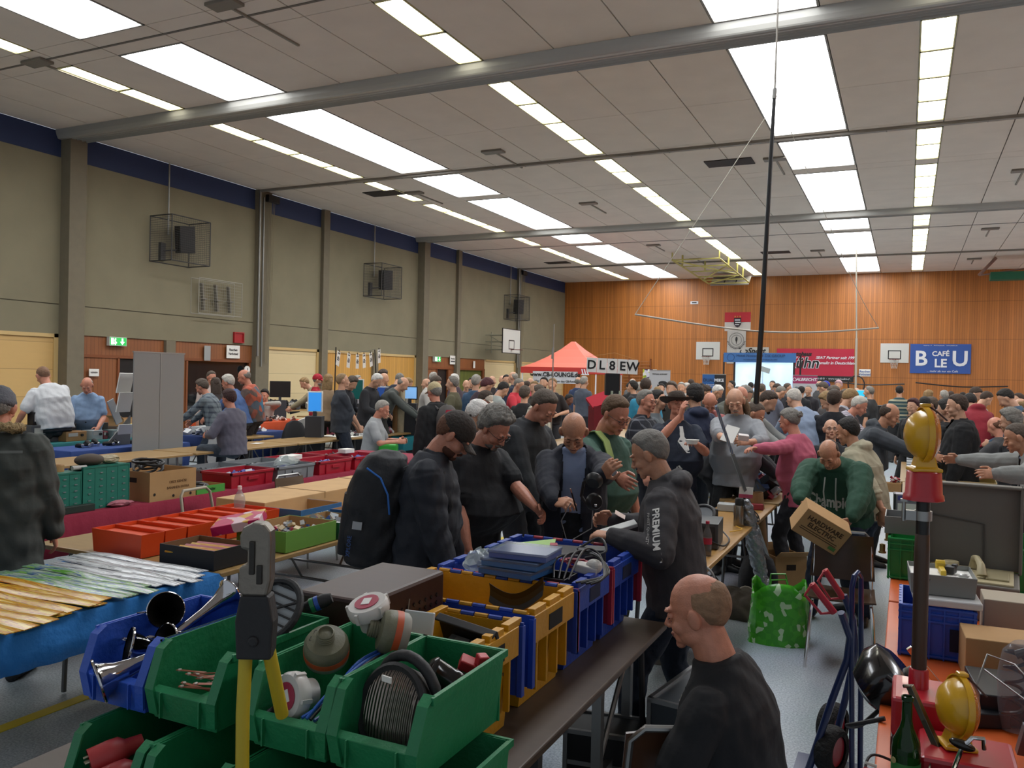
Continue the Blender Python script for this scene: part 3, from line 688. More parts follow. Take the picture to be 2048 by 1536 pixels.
def shirt_text(M_, s_, size, loc, nrm, upv, m, bold=.0, sx=1., mb=None, name='print'):
 """print lying on a garment: loc, nrm, upv in the person's own space; pressed on along its normal"""
 z = V(nrm).normalized(); y = (V(upv) - z * V(upv).dot(z)).normalized(); x = y.cross(z)
 MM = Matrix((x, y, z)).transposed().to_4x4(); MM.translation = V(loc) + z * .06
 if mb is None: o = text(s_, size, m, M_['root'], None, bold=bold, name=name, M=MM, sx=sx, depth=.0)
 else: o = mb.build(name, m, M_['root']); o.matrix_local = MM
 bm = bmesh.new(); bm.from_mesh(o.data); bmesh.ops.triangulate(bm, faces=bm.faces); bmesh.ops.subdivide_edges(bm, edges=[e for e in bm.edges if e.calc_length() > size * .4], cuts=2); bm.to_mesh(o.data); bm.free()
 w_ = o.modifiers.new('press', 'SHRINKWRAP'); w_.target = M_['t']; w_.wrap_method = 'PROJECT'; w_.use_project_z = True; w_.use_negative_direction = True; w_.use_positive_direction = False; w_.offset = .0025
 return o
# ---------------------------------------------------------------- the people at the front
GL = [('glasses', '2a2a2c')]
NAVY = mat('1a1e28', .75, bump=.5, bscale=9., var=.08); JK = mat('16181d', .7, bump=.5, bscale=9., var=.1)
def W_of(M_, p): return M_['W'] @ V(p)
# parka, far left
P1 = person('person in a big olive parka with a fur-edged hood and grey knitted cap, cut by the left picture edge', (2, 777), 5.0, 20,
 dict(wide=1.22, belly=.10, puff=.045, hem=-.30, collar='high', L=(-.3, .1, .78), R=(.3, .12, .8), hp=8, wr=.008, wrs=2.5, arm=1.15, baggy=.02), 'r', 'short', 'grey', '3a3e3a', 'parka', '2a2c2c', hero=True, vox=.006, extra=[('beanie', '55565c')])
mb = MB(); p3, R2 = P1['p3'], P1['R2']; rnd = random.Random(5)
ring = []
for k in range(26):
 a = 2 * PI * k / 26; mb.ell(p3 + R2 @ V((.135 * math.cos(a), -.055 + .105 * math.sin(a), .085 - .02 * math.sin(a) + rnd.uniform(-.008, .008))), (.034 + rnd.uniform(-.006, .008), .032, .03), nu=8, nv=6)
me_ = remesh(mb, .009, 'fur_trim', [mat('b29a70', .95, bump=1.5, bscale=120., var=.3, vscale=60.)], 1, noise=.006, nscale=14.); o = bpy.data.objects.new('fur_trim', me_); COL.objects.link(o); o.parent = P1['root']
pchild(P1, MB().loft([[P1['p2'] + P1['R1'] @ V((x, -.175 - .02 * (1 - abs(x) / .2), z)) for z in (.10, .115)] + [P1['p2'] + P1['R1'] @ V((x, -.17 - .02 * (1 - abs(x) / .2), z)) for z in (.115, .10)] for x in (-.2, -.1, 0, .1, .2)]), 'reflective_piping', mat('6c706c', .4))
# man with cap and rucksack
P2 = person('person in a black softshell jacket and brown baseball cap, wearing the big black rucksack', (936, 833), 4.4, 97,
 dict(lean=7, hp=38, puff=.03, collar='high', hem=-.14, L=(-.26, .16, .72), R=(.26, .2, .74), belly=.05, wr=.006, arm=1.1, wide=1.05), 'r', 'cap', 'ginger', '15171e', 'jacket', '14161c', hero=True, vox=.005, extra=[('cap', '2e2620'), ('beard', '4a2818')], topm=NAVY)
# curly-haired man, black shirt
P3 = person('heavy-set person with curly grey hair and glasses in a black short-sleeved shirt', (1008, 826), 5.0, 128,
 dict(lean=10, hp=34, belly=.15, wide=1.12, puff=.022, sleeve='short', collar='shirt', Lpx=(1100, 1050, 4.75), R=(.3, .2, .9), hem=-.12, arm=1.12, chub=.012, curl=.7), 'r', 'curly', 'grey', '141519', 'shirt', '1d2430', hero=True, vox=.005, extra=GL + [('beard', '6e6860')])
# man in the dark cardigan behind
P4 = person('person with short brown-grey hair in a dark grey zipped cardigan, behind the bald man in the open jacket', (1104, 786), 6.1, 125,
 dict(lean=14, hp=32, puff=.024, collar='high', L=(-.2, .3, .9), R=(.2, .3, .9), belly=.05, wide=1.08), 'r', 'short', 'gbrown', '26282b', 'cardigan', '22242a', hero=True, vox=.006)
person('white-haired person seen from behind the curly-haired man in black', (966, 808), 7.1, 60, dict(lean=12, hp=25), 'a', 'med', 'silver', '3a3c42', 'shirt', '2a2c30', hero=True, vox=.007)
# bald man, open navy jacket, pale blue shirt
P5 = person('bald person in an open navy jacket over a pale blue shirt, looking down with a pen and a headset', (1147, 831), 4.95, 183,
 dict(lean=9, hp=36, puff=.028, open=.062, collar='high', hem=-.16, Rpx=(1110, 1018, 4.6), Lpx=(1205, 952, 4.6), hdirL=(-.5, .7, .75), hupL=(.6, .5, -.2), hdirR=(-.75, .6, .1), hupR=(.1, .5, .8), belly=.06, curlR=.8, curlL=.6, hintR=(.9, -.5, -.6), hintL=(-.9, -.5, -.6), wide=1.04), 'b', None, 'brown', '171a26', 'jacket', '15161a', hero=True, vox=.0048, inner='8896b4')
# green polo
P7 = person('tall person with reddish-brown hair and glasses in a green polo shirt with a light green strap', (1243, 797), 5.5, 132,
 dict(lean=6, hp=26, belly=.10, wide=1.06, sleeve='short', collar='shirt', Rpx=(1236, 955, 5.0), L=(-.3, .1, .8), puff=.016, hem=-.14, curl=.6, chub=.01, arm=1.05), 'r', 'short', '5c4630', '37564a', 'polo_shirt', '57564c', hero=True, vox=.005, extra=GL)
mb = MB(); p3, R2 = P7['p3'], P7['R2']
mb.tube([P7['p2'] + P7['R2'] @ V((x, y, z)) for x, y, z in ((.10, .165, -.04), (.105, .165, .06), (.105, .125, .16), (.10, .03, .215), (.10, -.06, .19))], .0)
mb = MB()
pts = [P7['p2'] + P7['R2'] @ V((x, y, z)) for x, y, z in ((.10, .18, -.12), (.105, .175, .0), (.105, .16, .08), (.10, .105, .17), (.10, .02, .222), (.10, -.07, .20))]
mb.loft([[p + P7['R2'] @ V((s * .028, 0, 0)) + n for s, n in ((-1, V((0, 0, 0))), (1, V((0, 0, 0))), (1, P7['R2'] @ V((0, .006, .006))), (-1, P7['R2'] @ V((0, .006, .006))))] for p in pts])
pchild(P7, mb, 'strap', mat('9bb068', .7))
# man in the dark grey hooded sweater
P8 = person('person in a dark grey hooded sweater with white lettering on the sleeve, facing left over the blue crates', (1284, 866), 4.12, 283,
 dict(lean=11, hp=18, collar='hood', puff=.026, belly=.05, Lpx=(1227, 1073, 3.88), Rpx=(1228, 1042, 4.35), hintL=(-.35, -.9, -.5), hem=-.14, footL=(-.12, .18, .085), footR=(.2, -.16, .085), curl=.7, hdirL=(.1, 1, .05), hupL=(-.2, .1, .95), wide=1.04, arm=1.06), 'b', 'short', 'grey', '3a383a', 'hoodie', '1c2634', hero=True, vox=.0048)
a_, e_, w_ = P8['arms'][0]
ax = (e_ - a_).normalized()
shirt_text(P8, 'PREMIUM.PP', .048, a_.lerp(e_, .58) + V((-.07, 0, 0)), (-1, .15, .05), -ax.cross(V((-1, .15, .05))), mat('d8d6d0', .7), bold=.0012)
shirt_text(P8, 'FINEST QUALITY WEAR', .02, a_.lerp(e_, .55) + V((-.07, 0, 0)) + ax.cross(V((-1, .15, .05))).normalized() * .042, (-1, .15, .05), -ax.cross(V((-1, .15, .05))), mat('b8b6b0', .7))
pchild(P8, MB().cyl(w_.lerp(e_, .10), w_.lerp(e_, .02), .034, .033, 16), 'wristband', mat('3fae3a', .5))
# seated man, black T-shirt
P9 = person('seated bald person in a black T-shirt at the lower edge, seen from behind', (1385, 1149), 2.62, 300,
 dict(sit=True, hip=.50, lean=12, hp=6, hy=4, belly=.05, sleeve='short', puff=.016, tilt=-3, L=(-.30, .30, .52), R=(.22, .34, .55), footL=(-.2, .50, .085), footR=(.16, .52, .085), twist=12, wide=1.03, hem=-.08, chub=.006), 'r', 'fringe', '8a6a50', '17181c', 't_shirt', '202a28', hero=True, vox=.0045)
shirt_text(P9, 'KING\nCRIMES\nMATHEMATIKA', .06, P9['p2'] + P9['R2'] @ V((-.03, .14, .06)), P9['R2'] @ V((-.25, 1, 0)), P9['R2'] @ V((0, 0, 1)), mat('8a8884', .7))
mb = MB(); mb.lathe([(.0, 0), (.045, 0)], n=20, cap=False); shirt_text(P9, '', .05, P9['p2'] + P9['R2'] @ V((-.05, .14, -.10)), P9['R2'] @ V((-.3, 1, 0)), P9['R2'] @ V((0, 0, 1)), mat('98968e', .7), mb=mb)
# second row
P10 = person('heavy person with grey hair and glasses in a dark blue checked shirt', (1293, 781), 9.0, 118, dict(belly=.14, wide=1.12, sleeve='long', collar='shirt', hp=4, L=(-.3, .1, .8), R=(.3, .2, .85), chub=.014), 'r', 'short', 'grey', 'x', 'shirt', '23262e', hero=True, vox=.007, extra=GL, topm=plaid('plaid_dark', '181a24', '6f727a', 9, .16))
P11 = person('person in a wide brown hat and navy T-shirt with a white bottle print, one hand raised to the face', (1353, 787), 8.1, 165,
 dict(belly=.12, wide=1.1, sleeve='short', hp=-12, Rpx=(1361, 832, 7.75), Lpx=(1388, 884, 7.7), hintR=(.8, .1, -1), hdirR=(-.1, .4, 1), hem=-.14, chub=.01, arm=1.1, hdirL=(.5, .9, .1), hupL=(0, 0, 1)), 'r', 'short', 'brown', '1a2232', 't_shirt', '1f2736', hero=True, vox=.006, extra=[('hat', '33271c')])
mb = MB(); bt = [(.018, .2), (.018, .15), (.022, .13), (.022, .10), (.05, .06), (.055, -.1), (.045, -.11)]
mb.add([V((x, y, 0)) for x, y in bt] + [V((-x, y, 0)) for x, y in reversed(bt)], [tuple(range(14))]); WT = mat('d6d6d2', .7)
c_ = P11['p2'] + P11['R2'] @ V((-.02, .19, -.04)); n_ = P11['R2'] @ V((0, 1, 0)); u_ = P11['R2'] @ V((0, 0, 1))
shirt_text(P11, '', .1, c_, n_, u_, WT, mb=mb); shirt_text(P11, 'K', .1, c_ + V((.05, 0, -.17)), n_, u_, WT, bold=.002)
shirt_text(P11, 'IT\nFLÖTZER\nBIER', .022, c_ + V((0, .004, -.02)), n_, u_, BLACK)
P12 = person('black-haired person in a navy hooded sweater with a white arrow mark, turned away', (1389, 771), 9.2, 335, dict(collar='hood', puff=.024, belly=.05, hp=8), 'a', 'med', 'dark', '232c44', 'hoodie', '22262e', hero=True, vox=.007)
P13 = person('person with long thin hair and a bald crown in a light grey shirt, looking down at papers', (1468, 779), 8.0, 186,
 dict(belly=.10, sleeve='roll', collar='shirt', hp=26, puff=.024, Rpx=(1444, 877, 7.6), Lpx=(1497, 884, 7.6), hem=-.12, wide=1.06, hdirR=(-.7, .7, .1), hdirL=(.7, .7, .1), curl=.7, hintR=(.9, -.4, -.5), hintL=(-.9, -.4, -.5), ht=6), 'a', None, '8c7a60', '8d9094', 'shirt', '1a1b1d', hero=True, vox=.006, extra=[('goatee', '8c8478')])
mb = MB()
for s in (-1, 1): mb.tube([(s * .074, -.02, .02), (s * .088, -.035, -.05), (s * .095, -.05, -.12), (s * .09, -.055, -.18), (s * .07, -.05, -.22)], [.018, .026, .028, .024, .01], n=10)
mb.loft([sect(V((0, y, z)), Matrix.Identity(3), rx, ry, 18) for y, z, rx, ry in ((-.09, .03, .06, .02), (-.095, -.05, .085, .03), (-.085, -.13, .08, .03), (-.08, -.2, .05, .015))])
o = mb.build('long_hair', mat('8c7a60', .8, bump=.8, bscale=80., var=.2, vscale=50.), P13['root'], smooth=True); o.matrix_local = P13['HM']
P14 = person('bald-topped person in a dark grey jacket leaning right behind the black mast', (1522, 808), 8.2, 98, dict(lean=36, hp=10, L=(-.15, .55, .85), R=(.2, .55, .9), puff=.024, collar='high', belly=.05), 'b', 'buzz', 'gbrown', '2b2c30', 'jacket', '1e1f22', hero=True, vox=.007)
P15 = person('person with grey hair in a bun and a pink shirt reaching left', (1574, 819), 7.8, 300, dict(fem=True, lean=10, hp=12, Lpx=(1512, 897, 7.3), R=(.22, .42, 1.0), collar='shirt', puff=.02, belly=.08, hem=-.16, curl=.5), 'r', 'bun', 'grey', 'b0566c', 'shirt', '25262c', hero=True, vox=.006)
P16 = person('white-haired person in a pale blue shirt seen from behind, stooping to the left', (1583, 781), 10.6, 325, dict(lean=24, hp=16, belly=.07, collar='shirt', wide=1.1, L=(-.2, .45, .9), R=(.2, .4, .95), puff=.022), 'a', 'short', 'white', '8a9ab2', 'shirt', '262b36', hero=True, vox=.007)
# man with the box
P17 = person('balding person in a dark green hooded sweater bending forward with a cardboard box', (1653, 884), 6.3, 196,
 dict(lean=44, hp=14, collar='crew', puff=.034, belly=.12, wide=1.28, arm=1.3, Rpx=(1582, 1045, 5.95), Lpx=(1700, 1060, 5.95), hdirR=(-.5, .1, -.8), hdirL=(.5, .1, -.8), hupR=(.8, .3, 0), hupL=(-.8, .3, 0), hintR=(.9, -.3, .1), hintL=(-.9, -.3, .1), sy=-.3, footL=(-.22, -.25, .085), footR=(.2, -.1, .085), hem=-.1, chub=.012, curl=.7), 'b', 'fringe', 'brown', '214634', 'hoodie', '182236', hero=True, vox=.0055)
p2, R2 = P17['p2'], P17['R2']; RB = mat('a9aca4', .7)
shirt_text(P17, 'Champion', .10, p2 + R2 @ V((0, .26, -.03)), R2 @ V((0, 1, 0)), R2 @ V((0, 0, 1)), RB, bold=.003)
for s in (-1, 1): pchild(P17, MB().tube([P17['p3'] + R2 @ V((s * .045, .12, .01)), p2 + R2 @ V((s * .05, .22, .09)), p2 + R2 @ V((s * .045, .29, -.05))], .006), 'drawstring', RB)
# man in the cream hooded sweater
P18 = person('dark-haired person in a cream checked hooded sweater with rolled sleeves, leaning left', (1690, 838), 7.0, 292, dict(lean=18, hp=6, collar='hood', sleeve='roll', puff=.03, belly=.08, wide=1.08, Lpx=(1772, 1032, 6.5), R=(.25, .35, .9), hdirL=(0, .1, -1), hem=-.12, arm=1.08), 'b', 'short', 'dark', 'x', 'hoodie', '26303e', hero=True, vox=.0055, topm=plaid('plaid_oat', 'a39c84', '857c66', 6, .05))
P19 = person('bald person with glasses looking up past the cream sweater', (1662, 841), 8.3, 165, dict(hp=-6, hy=-8), 'a', None, 'grey', '20262c', 'shirt', '22242a', hero=True, vox=.007, extra=GL, eyes='eyes')
P20 = person('balding person in a slate grey hooded sweater stretching an arm out to the right', (1788, 809), 8.6, 92, dict(lean=26, hp=6, collar='hood', puff=.028, belly=.10, wide=1.1, Rpx=(1873, 915, 8.3), Lpx=(1850, 915, 8.8), arm=1.1, curl=.3), 'b', 'fringe', 'brown', '3d4248', 'hoodie', '22262c', hero=True, vox=.006)
P21 = person('balding grey-haired person in a light grey jacket over a blue collar, handing something over to the left', (2024, 848), 6.6, 262, dict(lean=30, hp=2, sy=-.25, puff=.032, open=.05, collar='high', belly=.10, wide=1.1, Lpx=(1992, 948, 6.2), Rpx=(1921, 920, 7.0), hem=-.14, arm=1.12, curl=.5), 'b', 'buzz', 'gbrown', '80827f', 'jacket', '1a1b1d', hero=True, vox=.0055, inner='6a7690')
P24 = person('dark-haired person in a black coat facing left directly behind the yellow warning lamp', (1890, 801), 9.1, 298, dict(hp=12, puff=.04, collar='high', hem=-.25, belly=.06, wide=1.1, L=(-.2, .25, .95), R=(.2, .3, 1)), 'a', 'med', 'dark', '121315', 'coat', '141517', hero=True, vox=.007)
P25 = person('young person with a brown quiff in an open black coat over an olive T-shirt, facing left', (1911, 790), 8.8, 262, dict(hp=10, puff=.045, open=.06, icollar='crew', collar='high', hem=-.30, belly=.06, wide=1.08, L=(-.24, .12, .82), R=(.2, .3, 1)), 'a', 'short', 'brown', '131416', 'coat', '141517', hero=True, vox=.006, inner='4c5048')
P26 = person('person with curly grey hair in a dark top behind the man in the light grey jacket', (2016, 822), 8.6, 285, dict(hp=14), 'a', 'curly', 'grey', '1d1e22', 'shirt', '1d1e22', hero=True, vox=.007)
person('person in a bright green top at the right picture edge', (2056, 818), 10.0, 270, dict(hp=10), 'a', 'short', 'brown', '2e8f4e', 'shirt', '1d1e22', hero=True, vox=.009)
P22 = person('brown-haired person in a black T-shirt with the back turned, behind the stooping green sweater', (1669, 780), 10.2, 14, dict(sleeve='short', wide=1.1, belly=.06), 'a', 'short', 'brown', '14161d', 't_shirt', '1c2028', hero=True, vox=.007)
P23 = person('white-haired person in a small-checked shirt leaning far right over a table', (1728, 796), 11.2, 92, dict(lean=40, hp=4, L=(-.15, .66, .95), R=(.2, .66, .98), belly=.06), 'r', 'short', 'white', '8a8694', 'shirt', '2a2c34', hero=True, vox=.008, topm=plaid('plaid_small', 'b9b4bd', '403b50', 40, .4))
# left side of the hall
PW = person('person in a plain white T-shirt with the back turned, leaning to the left by the pale boards', (82, 735), 12.0, 335, dict(lean=20, hp=14, tilt=-6, sleeve='short', belly=.10, wide=1.12, puff=.03, L=(-.36, .2, .95), R=(.2, .45, 1.0)), 'r', 'buzz', '7a5a44', 'c8cacc', 't_shirt', '25262a', hero=True, vox=.008)
person('bald old person in a light blue short-sleeved shirt looking down at the radio stall', (173, 757), 12.4, 188, dict(hp=28, lean=8, sleeve='short', collar='shirt', belly=.10, wide=1.05, L=(-.18, .3, .98), R=(.2, .32, 1.0)), 'r', 'fringe', 'lgrey', '7c95b4', 'shirt', '2a2e38', hero=True, vox=.008)
PV = person('person in a dark grey V-neck T-shirt with clasped hands beside the black pole of paper notices', (684, 747), 13.9, 78, dict(sleeve='short', belly=.08, wide=1.06, hp=-2, L=(-.06, .30, .86), R=(.08, .32, .86), arm=1.08, hem=-.12), 'a', 'buzz', '8a7254', '30353d', 't_shirt', '1e2634', hero=True, vox=.008)
PC = person('person in a black jacket and cream cap wearing the red and grey rucksack', (868, 766), 10.8, 325, dict(hp=10, puff=.03, collar='high', belly=.06, wide=1.08, L=(-.28, .05, .76), R=(.28, .05, .78), hem=-.12), 'r', 'cap', 'grey', '141416', 'jacket', '1d222c', hero=True, vox=.008, extra=[('cap', 'b3a47e')])
person('person in a blue shirt and grey checked waistcoat with white hair, stooping left', (452, 752), 14.4, 300, dict(lean=26, hp=4, L=(-.2, .5, .95), R=(.2, .45, .98), belly=.05), 'r', 'med', 'white', '4f6a9c', 'shirt', '22242a', hero=True, vox=.009)
person('bald bearded person in an orange, grey and blue patterned fleece jacket', (484, 740), 14.6, 285, dict(lean=12, hp=14, puff=.035, belly=.08, L=(-.15, .35, 1.0), R=(.15, .35, 1.0)), 'r', None, 'grey', 'x', 'fleece_jacket', '2a2426', hero=True, vox=.009, extra=[('goatee', '8a8478')] + GL, topm=blotch('fleece_pattern', ('a8513a', '4b5560', '2f6d8c', '5a4a44', '8a4c3c'), 9, .8))
person('short-haired person with glasses in a pale pink shirt behind the long brown hair', (424, 743), 16.2, 150, dict(hp=12, belly=.06), 'r', 'short', 'gbrown', 'b8a8a0', 'shirt', '2a2c30', hero=True, vox=.009, extra=GL)
person('person with long dark brown hair seen from behind among the group on the left', (431, 757), 15.3, 350, dict(fem=True, hp=14), 'a', 'long', 'brown', '3a3230', 'shirt', '2a2c30', hero=True, vox=.009)
person('grey-haired person in a blue-grey checked shirt stooping left beside the display board', (399, 761), 13.8, 300, dict(lean=24, hp=10, L=(-.2, .5, .98), R=(.2, .45, 1.0)), 'r', 'med', 'gbrown', 'x', 'shirt', '2b3644', hero=True, vox=.009, topm=plaid('plaid_bluegrey', '6f7a80', '39414e', 12, .35))
person('person with short red-brown hair in a purple-grey shirt sitting on the empty table', (456, 781), 11.6, 318, dict(sit=True, hip=.55, fem=True, lean=6, hp=10, puff=.024, hem=-.10, belly=.06, L=(-.2, .32, .72), R=(.12, .34, .74), sleeve='roll'), 'r', 'med', '3a2220', '605f6c', 'shirt', '39434f', hero=True, vox=.008, z0=.26)
person('dark-haired seated person holding hands to the face beside the black screen', (529, 780), 19.3, 200, dict(sit=True, hip=.5, L=(-.1, .2, 1.02), R=(.1, .2, 1.0), hp=10), 'r', 'med', 'dark', 'a8a49c', 'shirt', '2a2c30', hero=True, vox=.012)
person('seated grey-haired person in a light grey T-shirt reading behind the tall brown tube', (771, 796), 13.2, 100, dict(sit=True, hip=.5, sleeve='short', lean=10, hp=18, L=(-.15, .4, .72), R=(.15, .4, .72), belly=.05), 'r', 'short', 'lgrey', '9a9ea0', 't_shirt', '2a2c30', hero=True, vox=.009)
person('brown-haired person in a white cap sitting behind the open laptops', (976, 785), 12.8, 105, dict(hp=14, lean=8, sit=True, hip=.62), 'r', 'med', 'brown', '3a3634', 'sweater', '2a2c30', hero=True, vox=.009, extra=[('cap', 'c4b8a8')], z0=.12)
# ---------------------------------------------------------------- the far crowd
LOOK = dict(lean=12, hp=32, L=(-.16, .30, 1.02), R=(.16, .32, 1.05))            # standing, looking down at a table
LEAN = dict(lean=38, hp=12, L=(-.18, .62, .92), R=(.2, .58, .90), belly=.04)      # bent over a table
STAND = dict(L=(-.26, .04, .80), R=(.26, .06, .80), hp=4)
TALK = dict(L=(-.2, .22, 1.1), R=(.24, .34, 1.15), hp=2, belly=.05)
PH = dict(L=(-.12, .28, 1.28), R=(.14, .28, 1.3), hp=22)
SIT = dict(sit=True, L=(-.15, .42, .78), R=(.15, .42, .78), hp=18, lean=6)
POSE = dict(k=LOOK, n=LEAN, s=STAND, t=TALK, p=PH, i=SIT)
PLA = plaid('plaid_green', '8f9d94', '2b342f', 11, .3); PLW = plaid('plaid_cream', 'bdb6a4', '1f1d1b', 10, .22); PLB = plaid('plaid_blue', '7d8790', '39404c', 12, .35)
PLR = plaid('plaid_red', '8c8480', '4a1c1f', 12, .4); PLG = plaid('plaid_small', 'b9b4bd', '403b50', 40, .4); STR = stripes('stripes_teal', ('6c7466', '1f3c44', '9a987f', '23434c'), 6); ORG = blotch('orange_blue_pattern', ('a8513a', '4b5560', '2f6d8c', '5a4a44', '8a4c3c'), 9, .8)
CAM_ = blotch('camouflage', ('5c5a48', '3c3f33', '716b55', '8b8a80'), 16)
def crowd(rows):
 for r in rows:
  (px, py, zc, face, pose, hair, hc, top, trs, sl, label) = r[:11]; ex = r[11] if len(r) > 11 else ()
  q = dict(POSE[pose] if isinstance(pose, str) else pose); q['sleeve'] = {'l': 'long', 's': 'short', 'v': 'none', 'r': 'roll'}[sl[0]]
  if 'h' in sl[1:]: q['collar'] = 'hood'
  if 'c' in sl[1:]: q['collar'] = 'shirt'
  if 'f' in sl[1:]: q['fem'] = True
  if 'b' in sl[1:]: q['belly'] = .10
  person(label, (px, py), zc, face, q, 'a' if len(r) < 13 else r[12], hair, hc, top, 'sweater' if sl[0] == 'l' else 'shirt', trs, extra=ex, vox=.013 if zc > 11.5 else .009, z0=q.pop('z0', 0))
cp = lambda c: [('cap', c)]; gl = [('glasses', '1a1a1a')]
